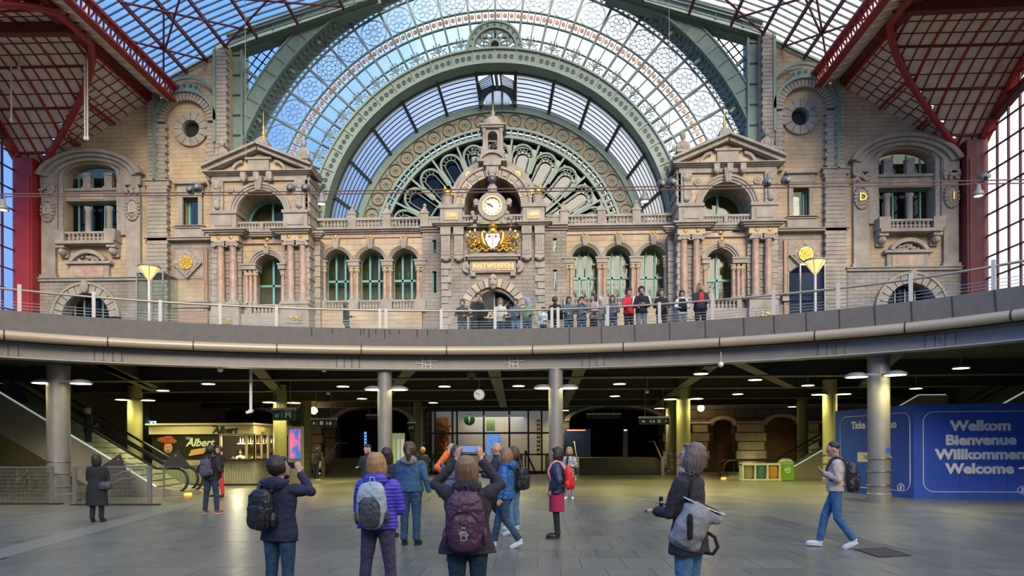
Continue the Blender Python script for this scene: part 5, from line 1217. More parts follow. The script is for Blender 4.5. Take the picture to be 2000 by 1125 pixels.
# drips of dirt on the centre panels
ST = mat('dirt_streak', (.05, .05, .05), .9)
b = MB()
for px_ in (612, 652, 706, 712, 722, 735, 752, 762, 780, 815, 835, 872):
    l = random.uniform(.10, .32); p = at(px_, 648, 24.2); q = at(px_, 648, 25.2)
    # nearest edge point
    k = min(range(NE), key=lambda k: abs(EDGE[k].x-p.x)); n_ = edge_normal(k); e = EDGE[k]; t = (EDGE[k+1]-EDGE[k]).normalized(); c = e+t*((Vector((p.x, p.y))-e).dot(t))
    a, z = c+n_*.365, c+n_*(.365-.24*l); b.bar((a.x, a.y, 5.70), (z.x, z.y, 5.70-l), .03, .004)
b.build('drip_stain', ST, balc, kind='stuff')
# splice plates with bolts
for px_ in (8, 217, 676, 1160, 1610, 1835):
    p = at(px_, 700, 22); d = Vector((p.x, p.y)).normalized(); best = min(range(NE), key=lambda k: abs(EDGE[k].normalized().x-d.x)); n_ = edge_normal(best); e = EDGE[best]; t = (EDGE[best+1]-EDGE[max(best-1, 0)]).normalized()
    sp = None; b = MB(); c = e-n_*.12
    for q in (-.24, .24): a = c+t*(q-.2)+n_*.012; z = c+t*(q+.2)+n_*.012; b.bar((a.x, a.y, BZ+.235), (z.x, z.y, BZ+.235), .34, .02, up=(n_.x, n_.y, 0))
    sp = b.build('splice_plate', METAL, balc); b = MB()
    for i in range(4):
        for j in range(6):
            a = c+t*(-.38+.25*i)+n_*.03; b.ell((a.x, a.y, BZ+.09+.06*j), (.025, .025, .018), 5, 4)
    b.build('bolt_heads', mat('bolt', (.10, .10, .10), .5), sp, kind='stuff')
# raised strips in a square knot pattern
for px_ in (833, 1003):
    p = at(px_, 710, 24.6); best = min(range(NE), key=lambda k: abs(EDGE[k].x-p.x)); n_ = edge_normal(best); e = EDGE[best]; t = (EDGE[best+1]-EDGE[best]).normalized(); c = e+t*((Vector((p.x, p.y))-e).dot(t))-n_*.10
    th = thing('strip_ornament', 'interlocking square strip ornament on the balcony beam, %s one' % ('left hand' if px_ < 900 else 'right hand'), 'ornament', (c.x, c.y, BZ+.05))
    for (a0, z0, a1, z1) in ((-.36, .22, .0, .22), (-.14, .42, -.14, .03), (.14, .05, .14, .42), (-.14, .30, .38, .30), (-.02, .22, -.02, .03), (-.14, .16, .14, .16)):
        b = MB(); A, B2 = c+t*a0, c+t*a1; b.bar((A.x, A.y, BZ+z0), (B2.x, B2.y, BZ+z1), .035, .06, up=(n_.x, n_.y, 0)); b.build('strip', mat('strip_metal', (.5, .49, .47), .4), th)
# railing: top rail, posts, glass, wires
rl = thing('balcony_railing', 'steel and glass railing running round the balcony edge', 'railing', (0, 24.6, 5.7))
b = MB(); pts = [(EDGE[k].x+edge_normal(k).x*.22, EDGE[k].y+edge_normal(k).y*.22, 6.36) for k in range(NE+1)]; b.tube(pts, .035, 8); b.build('top_rail', mat('rail_steel', (.42, .34, .26), .35, .6), rl, smooth=True)
for dz_ in (.10, .19, .28):
    b = MB(); b.tube([(x, y, 5.72+dz_) for x, y, z in pts], .008, 5); b.build('wire', STEEL, rl)
def on_edge(px_, off, py=620):
    """plan point where a sight line crosses the balcony edge"""
    d = ray(px_, py); d = Vector((d.x, d.y)).normalized(); best = None
    for k in range(NE):
        a, c = EDGE[k]+edge_normal(k)*off, EDGE[k+1]+edge_normal(k+1)*off; ca = d.x*a.y-d.y*a.x; cb = d.x*c.y-d.y*c.x
        if ca*cb <= 0 and a.y > 0: t = ca/(ca-cb) if ca != cb else 0; best = (a+(c-a)*t, edge_normal(k), k+t); break
    return best
POSTPX = (38, 183, 313, 430, 540, 742, 754, 862, 967, 1078, 1090, 1187, 1288, 1392, 1511, 1637, 1779, 1941)
PM = mat('pale_post', (.50, .46, .42), .4)
for px_ in POSTPX:
    r_ = on_edge(px_, .26)
    if not r_: continue
    p, n_, _ = r_; h_ = 6.52 if px_ > 1500 or px_ < 250 else 6.42
    b = MB(); t = Vector((-n_.y, n_.x)); b.bar((p.x, p.y, 5.45), (p.x, p.y, h_), .10, .05, up=(n_.x, n_.y, 0)); b.build('post', PM, rl)
kk = [on_edge(px_, .22)[2] for px_ in POSTPX]
kk = [3]+kk+[NE-2]
for a, c in zip(kk[:-1], kk[1:]):
    if c-a < .4: continue
    b = MB(); m_ = max(1, int(c-a)); vs = []
    for i in range(m_+1):
        k = a+.05+(c-a-.1)*i/m_; k0 = int(k); p = EDGE[k0].lerp(EDGE[min(k0+1, NE)], k-k0); n_ = edge_normal(k0)
        for d, z in ((.12, 5.75), (.05, 7.02), (.04, 7.02), (.11, 5.75)): vs.append((p.x+n_.x*d, p.y+n_.y*d, z))
    fs = []
    for i in range(m_):
        for q in range(4): fs.append((i*4+q, i*4+(q+1) % 4, i*4+4+(q+1) % 4, i*4+4+q))
    b.add(vs, fs); b.build('glass_panel', GLASS, rl)
# balcony slab and undercroft ceiling
FZ = 5.3
sl = struct('ceiling_undercroft', (0, 38, 4.9)); b = MB(); vs = [(EDGE[k].x-edge_normal(k).x*.3, EDGE[k].y-edge_normal(k).y*.3) for k in range(NE+1)]
poly = vs+[(34, vs[-1][1]), (34, 50), (-38, 50), (-38, vs[0][1])]
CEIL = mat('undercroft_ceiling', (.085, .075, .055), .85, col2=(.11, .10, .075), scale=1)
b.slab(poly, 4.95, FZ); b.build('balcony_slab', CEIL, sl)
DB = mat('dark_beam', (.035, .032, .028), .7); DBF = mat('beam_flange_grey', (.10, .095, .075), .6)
for (yy, h_) in ((27.6, .55), (33.5, .5), (40.5, .5), (46.5, .5)):
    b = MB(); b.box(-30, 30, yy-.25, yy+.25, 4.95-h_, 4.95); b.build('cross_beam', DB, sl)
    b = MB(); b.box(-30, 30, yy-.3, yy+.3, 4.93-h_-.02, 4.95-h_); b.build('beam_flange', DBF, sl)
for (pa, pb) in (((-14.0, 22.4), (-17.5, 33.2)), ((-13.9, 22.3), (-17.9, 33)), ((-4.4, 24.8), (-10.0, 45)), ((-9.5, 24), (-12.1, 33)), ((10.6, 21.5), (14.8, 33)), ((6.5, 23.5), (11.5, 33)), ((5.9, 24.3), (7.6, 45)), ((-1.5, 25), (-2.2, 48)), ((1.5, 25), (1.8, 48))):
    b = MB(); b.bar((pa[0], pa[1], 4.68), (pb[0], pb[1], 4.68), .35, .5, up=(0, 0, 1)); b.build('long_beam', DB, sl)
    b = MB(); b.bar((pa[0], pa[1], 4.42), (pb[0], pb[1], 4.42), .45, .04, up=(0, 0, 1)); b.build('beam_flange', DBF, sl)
for (x0, x1) in ((-13, -10.2), (-9.2, -5), (-4, 0), (.2, 1.4), (2, 5.6), (6.5, 10)):
    b = MB(); b.box(x0, x1, 25.4, 27.2, 4.90, 4.94); b.build('soffit_panel', mat('soffit_panel', (.20, .19, .14), .8), sl)
# back wall of the undercroft with flattened arches
YU = 50.5
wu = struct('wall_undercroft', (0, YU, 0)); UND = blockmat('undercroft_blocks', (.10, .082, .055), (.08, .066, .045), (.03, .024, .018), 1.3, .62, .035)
segs = []
def uarch(px0, px1, pytop, pyspring, dep=1.2, m=UND):
    a, c = at(px0, 850, YU).x, at(px1, 850, YU).x; zt = at((px0+px1)/2, pytop, YU).z; zs = at(px0, pyspring, YU).z; return a, c, zs, zt
arcs = [uarch(395, 560, 800, 840), uarch(655, 800, 797, 825), uarch(1112, 1292, 796, 822), uarch(1392, 1432, 820, 832), uarch(1498, 1558, 815, 830)]
x = -38.0
for (a, c, zs, zt) in arcs:
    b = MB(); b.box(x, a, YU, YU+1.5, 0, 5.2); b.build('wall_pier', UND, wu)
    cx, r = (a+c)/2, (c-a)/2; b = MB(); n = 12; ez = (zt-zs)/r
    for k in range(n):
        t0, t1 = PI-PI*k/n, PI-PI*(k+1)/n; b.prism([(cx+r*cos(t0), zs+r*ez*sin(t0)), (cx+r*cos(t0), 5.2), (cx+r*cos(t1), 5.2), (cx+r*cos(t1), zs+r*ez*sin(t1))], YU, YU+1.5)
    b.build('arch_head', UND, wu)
    b = MB(); b.sector(cx, zs, r, r+.35, -PI/2, PI/2, YU-.15, YU, 16, ez=ez*1.08); b.build('arch_trim', STONE_D, wu)
    x = c
b = MB(); b.box(x, 34, YU, YU+1.5, 0, 5.2); b.build('wall_pier', UND, wu)
b = MB(); b.box(-38, 34, YU+9, YU+9.3, 0, 6); b.build('passage_end', DARK, wu)
b = MB(); b.box(-38, 34, YU+.5, YU+9, 4.9, 5.0); b.build('passage_ceiling', DARK, wu)
b = MB(); b.box(-38, 34, 59.8, 60, 4.9, 12); b.build('passage_backing', DARK, wu)
# rust-brown shutters in the two right arches
for a, c, zs, zt in arcs[3:]:
    b = MB(); b.box(a, c, YU+.7, YU+.75, 0, zt); b.build('brown_shutter', mat('brown_shutter', (.10, .045, .02), .7, col2=(.14, .065, .03), scale=2), wu)
# dressed blocks on the piers that the lamps pick out
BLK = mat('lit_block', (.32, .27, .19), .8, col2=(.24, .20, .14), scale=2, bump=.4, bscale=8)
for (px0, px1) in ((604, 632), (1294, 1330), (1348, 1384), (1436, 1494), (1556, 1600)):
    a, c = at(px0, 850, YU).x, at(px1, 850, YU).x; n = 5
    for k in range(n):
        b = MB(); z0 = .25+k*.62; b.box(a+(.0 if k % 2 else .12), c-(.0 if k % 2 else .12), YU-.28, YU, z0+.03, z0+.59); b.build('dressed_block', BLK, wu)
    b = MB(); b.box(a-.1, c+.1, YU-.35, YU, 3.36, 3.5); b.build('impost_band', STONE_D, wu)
# stairs up to the passages
for (px0, px1, n_, nm_) in ((640, 822, 7, 'left'), (1115, 1290, 7, 'right')):
    a, c = at(px0, 880, 46).x, at(px1, 880, 46).x
    stp = thing('stone_staircase', 'dim stone steps rising into the %s dark passage' % nm_, 'stairs', ((a+c)/2, 46, 0))
    for k in range(n_):
        b = MB(); b.box(a, c, 44.5+k*.38, YU+6, k*.15, (k+1)*.15); b.build('step', mat('stair_stone', (.10, .10, .085), .6), stp)
    for e_, x in enumerate((a+.3, c-.2)):
        b = MB(); b.tube([(x, 44.4, 0), (x, 44.4, 1.0), (x, 47.2, 2.1), (x, 49.5, 2.1)], .04, 8); b.build('handrail', METAL, stp)
        b = MB(); b.box(x-.1, x+.1, 44.0, 44.2, 0, 1.15); b.build('newel_post', STEEL, stp)
# columns carrying the ring beam and the undercroft ones
def pillar(px, pb, d, top, lab, rings=True, ygr=None, m=METAL, depth=None):
    p = gnd(px, pb); p = Vector((p.x, p.y, 0)) if depth is None else Vector((at(px, 880, depth).x, depth, 0))
    c = thing('steel_column', lab, 'column', p); r = d/2
    b = MB(); b.lathe([(r, .28), (r, top-.06), (r*1.04, top-.05), (r*1.04, top)], (p.x, p.y, 0), 28); b.build('shaft', m, c, smooth=True, flat_angle=40)
    b = MB(); b.lathe([(r*1.12, 0), (r*1.12, .26), (r*1.0, .30)], (p.x, p.y, 0), 28); b.build('base_collar', METAL, c, smooth=True, flat_angle=40)
    b = MB(); b.lathe([(r*1.22, 0), (r*1.22, .025)], (p.x, p.y, 0), 28); b.build('floor_plate', METAL, c)
    if rings:
        for z in (1.32, .94, .52): b = MB(); b.lathe([(r, z-.02), (r+.035, z-.02), (r+.035, z+.025), (r, z+.025)], (p.x, p.y, 0), 28); b.build('ring', STEEL, c, smooth=True, flat_angle=30)
    return p
OLV = mat('olive_lit_steel', (.36, .34, .15), .4, .1, col2=(.40, .38, .19), scale=2)  # column steel with the lamps' yellow light put into its colour
p1 = pillar(115, 981, .67, BZ, 'wide grey steel column with rings beside the glass barrier, left')
pillar(752, 0, .49, BZ, 'slim grey column behind the woman in the purple down jacket', depth=24.75)
pillar(1086, 0, .49, BZ, 'slim grey column behind the woman in the red skirt', depth=24.7)
p4 = pillar(1717, 981, .62, BZ, 'wide grey steel column standing before the blue hoarding')
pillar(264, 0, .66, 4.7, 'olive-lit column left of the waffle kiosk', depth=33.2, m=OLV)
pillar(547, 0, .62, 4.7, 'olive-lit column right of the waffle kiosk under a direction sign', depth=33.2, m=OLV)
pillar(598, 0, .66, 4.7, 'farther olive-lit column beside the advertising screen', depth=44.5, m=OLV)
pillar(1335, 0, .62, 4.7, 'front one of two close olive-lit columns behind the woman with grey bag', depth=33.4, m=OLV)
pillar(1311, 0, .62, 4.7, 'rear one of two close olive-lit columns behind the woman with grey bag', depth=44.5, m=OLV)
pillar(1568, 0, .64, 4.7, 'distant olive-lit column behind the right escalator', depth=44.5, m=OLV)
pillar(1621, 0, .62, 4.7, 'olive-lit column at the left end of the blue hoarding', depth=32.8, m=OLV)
pillar(817, 0, .55, 4.7, 'thin dark column left of the information office', depth=46, m=mat('dim_column', (.2, .19, .14), .5))
# ceiling lamps
LAMP = emit('lamp_glow', (1.0, .93, .55), 9)
lamps = [(318, 762, 0), (407, 749, 0), (540, 781, 0), (670, 754, 0), (707, 778, 0), (868, 754, 0), (1013, 753, 0), (846, 786, 0), (1210, 749, 0), (1201, 773, 0), (1104, 801, 0), (1369, 729, 0), (1475, 741, 0), (1441, 769, 0), (1578, 752, 0), (1547, 794, 0), (1877, 718, 0), (1789, 758, 0),
         (83, 747, 22.4), (158, 748, 22.2), (239, 780, 32.6), (289, 781, 32.6), (526, 785, 32.6), (574, 786, 32.6), (730, 760, 24.8), (779, 760, 24.6), (1061, 757, 24.8), (1111, 757, 24.5), (1310, 779, 33.2), (1360, 778, 33.2), (1288, 797, 44.5), (1599, 770, 32.7), (1648, 769, 32.7), (1673, 735, 21.3), (1748, 731, 21.3)]
CN = ['wide left column', 'olive-lit column left of the kiosk', 'olive-lit column under the metro sign', 'left slim centre column', 'right slim centre column', 'pair of columns right of centre', 'olive-lit column at the hoarding end', 'wide right column']
LLAB = ['ceiling disc lamp '+t for t in ('left of the kiosk roof', 'above the kiosk roof', 'behind the metro sign', 'over the platform sign', 'just left of the left slim column, farther one', 'between centre columns, left nearer one', 'between centre columns, right nearer one', 'over the office left corner', 'over the right passage, nearer one', 'over the right passage, farther one', 'beside the right slim column, farthest low one', 'on the slanting beam right of the passage', 'over the right globe lamp, nearer one', 'over the right globe lamp, farther one', 'between globe lamp and hoarding, high one', 'near the distant column behind the bins', 'above the Welkom panel', 'above the corner of the hoarding')]
LLAB += ['disc lamp on the %s of the %s' % (a_, CN[j]) for a_, j in (('left', 0), ('right', 0), ('left', 1), ('right', 1), ('left', 2), ('right', 2), ('left', 3), ('right', 3), ('left', 4), ('right', 4), ('left', 5), ('right', 5))]+['small disc lamp on the rear of the two columns right of centre']+['disc lamp on the %s of the %s' % (a_, CN[j]) for a_, j in (('left', 6), ('right', 6), ('left', 7), ('right', 7))]
ZL = 4.25
for i, (px, py, d) in enumerate(lamps):
    if d: p = at(px, py, d)
    else: p = gnd(px, py, 4.3)
    lp = thing('disc_lamp', LLAB[i], 'lamp', p, group='column-mounted disc lamps' if d else 'ceiling disc lamps')
    r = .30 if d else .25
    b = MB(); b.lathe([(0, .02), (r*.8, .02), (r, 0)], (p.x, p.y, p.z-.03), 18); b.build('diffuser', LAMP, lp)
    b = MB(); b.lathe([(r*1.15, -.02), (r*1.1, .03), (r*.6, .10), (0, .12)], (p.x, p.y, p.z), 18); b.build('shade', METAL, lp, smooth=True)
    b = MB()
    if d:
        cands = {83: 115, 158: 115, 239: 264, 289: 264, 526: 547, 574: 547, 730: 752, 779: 752, 1061: 1086, 1111: 1086, 1310: 1335, 1360: 1335, 1288: 1311, 1599: 1621, 1648: 1621, 1673: 1717, 1748: 1717}
        q = at(cands[px], py, d); b.bar((p.x, p.y, p.z+.05), (q.x, q.y, p.z+.05), .05, .05)
    else: b.bar((p.x, p.y, p.z+.1), (p.x, p.y, 4.97), .04, .04)
    b.build('arm', METAL, lp)
    if i % 2 == 0 or d > 30 or d == 0:
        ld = bpy.data.lights.new('lamp_light', 'SPOT'); ld.energy = 760 if not d else 230; ld.color = (1, .90, .34); ld.spot_size = R(150); ld.spot_blend = .9; ld.shadow_soft_size = .3
        lo = bpy.data.objects.new('lamp_light', ld); C.objects.link(lo); lo.parent = lp; lo.location = (0, 0, -.1)
# globe wall lamps
for px, py, lab in ((321, 805, 'glowing orange globe lamp on the wall left of the kiosk roof'), (613, 802, 'glowing orange globe lamp beside the departures sign'), (1369, 797, 'glowing orange globe lamp on the right pier of the back wall')):
    p = at(px, py, 46 if px < 1000 else YU-.6); gl = thing('globe_lamp', lab, 'lamp', p); b = MB(); b.ell(p, (.24, .24, .24), 16, 10); b.build('globe', emit('globe_glow', (1, .72, .36), 5), gl, smooth=True)
    b = MB(); b.bar(p, (p.x, YU, p.z), .05, .05); b.build('bracket', METAL, gl)
    ld = bpy.data.lights.new('globe_light', 'POINT'); ld.energy = 60; ld.color = (1, .6, .25); ld.shadow_soft_size = .25; lo = bpy.data.objects.new('globe_light', ld); C.objects.link(lo); lo.parent = gl; lo.location = (0, -.4, 0)
for px in (622, 1312, 1365, 1465, 1580):        # recessed floor uplights that wash the piers
    p = at(px, 905, YU-.7); ul = thing('uplight', 'floor uplight washing the stone pier '+{622: 'under the left globe lamp', 1312: 'behind the two close columns', 1365: 'under the right globe lamp', 1465: 'between the two brown shutters', 1580: 'right of the brown shutters'}[px], 'lamp', (p.x, p.y, 0), group='floor uplights at the pier feet'); b = MB(); b.lathe([(0, .02), (.12, .02), (.14, 0)], (p.x, p.y, 0), 12); b.build('lens', emit('uplight_glow', (1, .8, .5), 3), ul)
    ld = bpy.data.lights.new('uplight_light', 'SPOT'); ld.energy = 60; ld.color = (1, .78, .48); ld.spot_size = R(120); ld.spot_blend = 1; lo = bpy.data.objects.new('uplight_light', ld); C.objects.link(lo); lo.parent = ul; lo.location = (0, 0, .1); lo.rotation_euler = (PI, 0, 0)
# ================================================================== undercroft furniture and signs
def zat(px, py, Y): return at(px, py, Y).z
def xat(px, Y, py=850): return at(px, py, Y).x
def letters(body, size, m, parent, loc, ang=0.0, name='lettering', **k):
    return text(body, size, m, name, parent, loc, rot=(R(90), 0, ang), **k)
INK = mat('sign_white', (.75, .76, .76), .5)
# ---- waffle kiosk
Yk = 33.0; xa, xb = xat(297, Yk), xat(497, Yk); xc, yc = xat(524, 34.3), 34.3; zt = zat(400, 828, Yk); zr = zat(400, 848, Yk); zc = zat(400, 897, Yk); xw = xat(431, Yk)
ko = thing('waffle_kiosk', 'cream and black waffle kiosk lettered Chez Albert', 'kiosk', ((xa+xb)/2, Yk+1.5, 0))
CREAM = mat('kiosk_cream', (.62, .53, .38), .5); KBL = mat('kiosk_black', (.016, .018, .014), .4); KW = mat('kiosk_white', (.36, .34, .29), .5, col2=(.42, .40, .34))
b = MB(); b.slab([(xa-.1, Yk-.1), (xb, Yk-.1), (xc+.1, yc), (xc+.1, Yk+4), (xa-.1, Yk+4)], zr, zt-.04); b.build('roof_band', CREAM, ko)
b = MB(); b.slab([(xa-.22, Yk-.2), (xb+.02, Yk-.2), (xc+.2, yc-.05), (xc+.2, Yk+4.1), (xa-.22, Yk+4.1)], zt-.05, zt+.03); b.build('roof_lip', CREAM, ko)
b = MB(); b.slab([(xa, Yk), (xb, Yk), (xc, yc), (xc, Yk+3.9), (xa, Yk+3.9)], .05, zc-.04); b.build('base', KW, ko)
nb_ = 40
b = MB()
for k in range(nb_): x = xa+(xb-xa)*(k+.5)/nb_; b.box(x-.035, x+.035, Yk-.03, Yk, .12, zc-.1)
b.build('base_slats', KW, ko, kind='stuff')
b = MB(); b.slab([(xa, Yk-.03), (xb, Yk-.03), (xc, yc-.03), (xc, Yk+3.9), (xa, Yk+3.9)], 0, .08); b.build('kick_plate', DARK, ko)
b = MB(); b.slab([(xw-.05, Yk-.28), (xb+.05, Yk-.28), (xc+.15, yc-.15), (xc, Yk+1.8), (xw-.05, Yk+1)], zc-.05, zc); b.build('counter', BLACK, ko)
b = MB(); b.box(xa, xw, Yk-.02, Yk+.1, zc-.02, zr); ps = b.build('poster_panel', KBL, ko)
b = MB(); b.box(xa, xa+.08, Yk, Yk+3.9, zc, zr); b.box(xa, xc, Yk+3.6, Yk+3.8, zc, zr); b.build('back_wall', mat('kiosk_inside', (.12, .10, .07), .6), ko)
# poster: turbaned head, waffle, script name
hx, hz = xat(329, Yk), zat(329, 875, Yk)
SK = mat('poster_skin', (.45, .26, .15), .6); TURB = mat('poster_turban', (.35, .07, .03), .6, col2=(.25, .04, .02), scale=9)
b = MB(); b.ell((hx, Yk-.03, hz), (.20, .025, .27), 14, 8); b.build('painted_face', SK, ps)
b = MB(); b.ell((hx-.06, Yk-.04, hz+.34), (.36, .03, .15), 12, 6); b.ell((hx-.30, Yk-.04, hz+.38), (.22, .03, .13), 12, 6); b.ell((hx+.22, Yk-.04, hz+.30), (.20, .03, .11), 12, 6); b.ell((hx, Yk-.045, hz+.46), (.26, .03, .12), 12, 6); b.build('painted_turban', TURB, ps)
b = MB(); b.ell((hx-.08, Yk-.028, hz-.35), (.34, .02, .2), 12, 6); b.build('painted_collar', mat('poster_coat', (.008, .01, .008), .7), ps)
b = MB(); b.box(hx-.09, hx-.03, Yk-.062, Yk-.05, hz+.03, hz+.06); b.box(hx+.05, hx+.11, Yk-.062, Yk-.05, hz+.03, hz+.06); b.box(hx-.05, hx+.07, Yk-.062, Yk-.05, hz-.15, hz-.11); b.build('painted_features', BLACK, ps)
wx, wz = xat(388, Yk), zat(388, 884, Yk); WAF = mat('waffle', (.62, .36, .10), .6, col2=(.75, .50, .20), scale=12)
b = MB()
for i in range(6):
    b.bar((wx-.42+.12*i, Yk-.04, wz-.12+.02*i), (wx-.30+.12*i, Yk-.04, wz+.12+.02*i), .045, .04); 
for j in range(4): b.bar((wx-.45+.05*j, Yk-.045, wz-.13+.08*j), (wx+.28+.05*j, Yk-.045, wz-.02+.08*j), .045, .04)
b.prism([(wx-.45, wz-.15), (wx+.25, wz-.04), (wx+.42, wz+.24), (wx-.28, wz+.12)], Yk-.035, Yk-.02); b.build('waffle_picture', WAF, ps)
letters('Albert', .50, mat('poster_white', (.7, .72, .68), .5), ps, (xat(391, Yk), Yk-.04, zat(391, 865, Yk)), shear=.3, offset=.012, name='script_name')
letters('Chez', .17, MATS['poster_white'], ps, (xat(371, Yk), Yk-.04, zat(371, 856, Yk)), name='script_name')
letters('Albert', .44, KBL, ko, (xat(441, Yk), Yk-.12, zat(441, 840.5, Yk)), shear=.3, offset=.010, name='roof_name')
letters('Chez', .14, KBL, ko, (xat(422, Yk), Yk-.12, zat(422, 832.5, Yk)), name='roof_name')
b = MB(); b.ell((xat(511, Yk+.5), Yk+.55, zat(511, 840, Yk+.5)), (.17, .05, .13), 12, 6); b.build('waffle_logo', WAF, ko)
# serving window frames
for px_ in (431, 481, 497):
    b = MB(); x = xat(px_, Yk); b.box(x-.05, x+.05, Yk-.03, Yk+.06, zc, zr); b.build('window_post', CREAM, ko)
for (p, q) in (((xb, Yk), (xc, yc)),):
    for t in (.0, .5, .97):
        b = MB(); x, y = p[0]+(q[0]-p[0])*t, p[1]+(q[1]-p[1])*t; b.box(x-.04, x+.04, y-.03, y+.05, zc, zr); b.build('window_post', CREAM, ko)
b = MB(); b.box(xw, xb, Yk-.04, Yk+.02, zr-.07, zr); b.build('window_header', CREAM, ko)
b = MB(); b.box(xw+.05, xb-.05, Yk+.02, Yk+.03, zc, zr); b.build('window_pane', GLASS, ko)
b = MB(); b.box(xw+.1, xb-.1, Yk+1.6, Yk+1.95, zc+.72, zc+.76); b.build('shelf', CREAM, ko)
for k in range(13):
    x = xw+.2+k*.13; col = random.choice([(.5, .4, .25), (.25, .3, .12), (.45, .2, .1), (.5, .5, .4)])
    o = thing('bottle', 'small bottle on the shelf inside the waffle kiosk', 'bottle', (x, Yk+1.75, zc+.76), group='bottles on the kiosk shelf')
    b = MB(); b.lathe([(.04, 0), (.04, .16), (.015, .22), (.015, .28)], (x, Yk+1.75, zc+.76), 8); b.build('glass', mat('bottle_%d' % (k % 4), col, .3), o)
for k in range(5):
    x = xw+.45+k*.3; o = thing('pastry_plate', 'plate of waffles on the kiosk counter', 'plate', (x, Yk+.35, zc), group='plates of waffles on the counter')
    b = MB(); b.lathe([(0, 0), (.1, .0), (.13, .03)], (x, Yk+.35, zc), 10); b.build('dish', WHITE, o); b = MB(); b.ell((x, Yk+.35, zc+.06), (.09, .08, .05), 8, 5); b.build('waffle', WAF, o)
ld = bpy.data.lights.new('kiosk_light', 'POINT'); ld.energy = 110; ld.color = (1, .85, .55); lo = bpy.data.objects.new('kiosk_light', ld); C.objects.link(lo); lo.parent = ko; lo.location = (1.2, -.5, 2.1)

# ---- escalators
def escalator(name_lab, xs, Y, w, run, h, dirx, flat=1.3, clad=None, rail_m=RUBBER, depth_under=1.1):
    """climbs along x from the newel end xs; dirx -1 climbs towards the left"""
    e_ = thing('escalator', name_lab, 'escalator', (xs, Y, 0)); sl_ = h/run
    X = lambda t: xs+dirx*t
    def line(off, t0=0, ext=0): return [(t0, off), (flat, off), (flat+run, off+h), (flat+run+1.5, off+h)]
    CL = clad or mat('beige_cladding', (.24, .22, .165), .5, col2=(.28, .26, .20), scale=1)
    b = MB(); poly = [(X(.3), 0), (X(.3), .16), (X(flat), .30), (X(flat+run), .34+h), (X(flat+run+1.5), .34+h), (X(flat+run+1.5), h-depth_under), (X(flat+run), h-depth_under), (X(flat+depth_under/sl_), 0)]
    b.prism(poly, Y, Y+w); b.build('truss_cladding', CL, e_)
    nst = int(h/.2); b = MB()
    for k in range(nst):
        t = flat+run*k/nst; b.box(min(X(t), X(t+run/nst)), max(X(t), X(t+run/nst)), Y+.15, Y+w-.15, .12+h*k/nst-.05, .14+h*(k+1)/nst)
    b.build('steps', mat('step_metal', (.12, .12, .12), .4, .5), e_, kind='stuff')
    for yy in (Y+.06, Y+w-.06):
        pts = line(.95); top = [(X(t), yy, z+.05) for t, z in pts]
        loop = [(X(.55-.42*sin(a)), yy, .56+.44*cos(a)) for a in [PI*k/10 for k in range(11)]]
        loop = list(reversed(loop)); loop.append((X(flat), yy, 1.0)); loop += [(X(flat+run), yy, 1.0+h), (X(flat+run+1.5), yy, 1.0+h)]
        b = MB(); b.tube([(X(1.6), yy, .13)]+loop, .05, 8); b.build('handrail', rail_m, e_, smooth=True)
        b = MB(); n = 8; P_ = [(.25, .14), (.15, .56), (.25, .86), (.55, .97), (flat, .97), (flat+run, .97+h), (flat+run+1.4, .97+h), (flat+run+1.4, .14+h), (flat+run, .14+h), (flat, .14)]
        b.prism([(X(t), z) for t, z in P_], yy-.01, yy+.01); b.build('glass_balustrade', GLASS, e_)
        b = MB(); b.tube([(X(flat), yy, .34), (X(flat+run), yy, .38+h), (X(flat+run+1.4), yy, .38+h)], .03, 6)
        if yy < Y+w/2: b.build('light_strip', emit('strip_glow', (.75, 1, .9), .25), e_)
    b = MB(); b.box(min(X(.1), X(.6)), max(X(.1), X(.6)), Y+.2, Y+w-.2, 0, .13); b.build('comb_plate', STEEL, e_)
    b = MB(); b.box(min(X(.0), X(.25)), max(X(.0), X(.25)), Y+.02, Y+.12, .02, .10); b.build('amber_indicator', emit('amber_glow', (1, .38, .05), 2.5), e_)
    return e_
escalator('nearer escalator rising left above the glass barrier, carrying two people', xat(372, 25.6, 940), 25.6, 1.3, 6.6, 3.9, -1)
escalator('farther escalator beside the kiosk, rising left behind the nearer one', xat(392, 27.2, 940), 27.2, 1.3, 6.6, 3.9, -1)
escalator('glass escalator newel behind the recycling bins', xat(1409, 38, 900), 38, 1.3, 7, 4.0, 1, flat=3.2)
escalator('escalator climbing right behind the blue hoarding', xat(1640, 30, 940), 30.0, 1.3, 8, 4.5, 1, flat=1.2)
for (a, b1, c, Yt, lab) in (((196, 912), (234, 886), (262, 958), 24.6, 'dark triangular guard panel behind the woman in the black coat'), ((318, 906), (346, 878), (372, 912), 25.2, 'dark triangular guard panel in front of the kiosk poster')):
    p = [at(*q, Yt) for q in (a, b1, c)]; d = at(a[0]-4, 962, Yt); g_ = thing('guard_panel', lab, 'panel', (p[1].x, Yt, 0))
    b = MB(); b.prism([(p[0].x, p[0].z), (p[1].x, p[1].z), (p[2].x, p[2].z), (p[0].x+.1, max(.02, p[2].z))], Yt, Yt+.05); b.build('panel', mat('smoked_panel', (.05, .048, .045), .25), g_)
    b = MB(); b.ell((p[1].x-.05, Yt-.01, p[1].z-.22), (.035, .02, .035), 8, 5); b.box(p[0].x, p[0].x+.05, Yt, Yt+.05, 0, p[0].z); b.build('fixing_post', STEEL, g_)
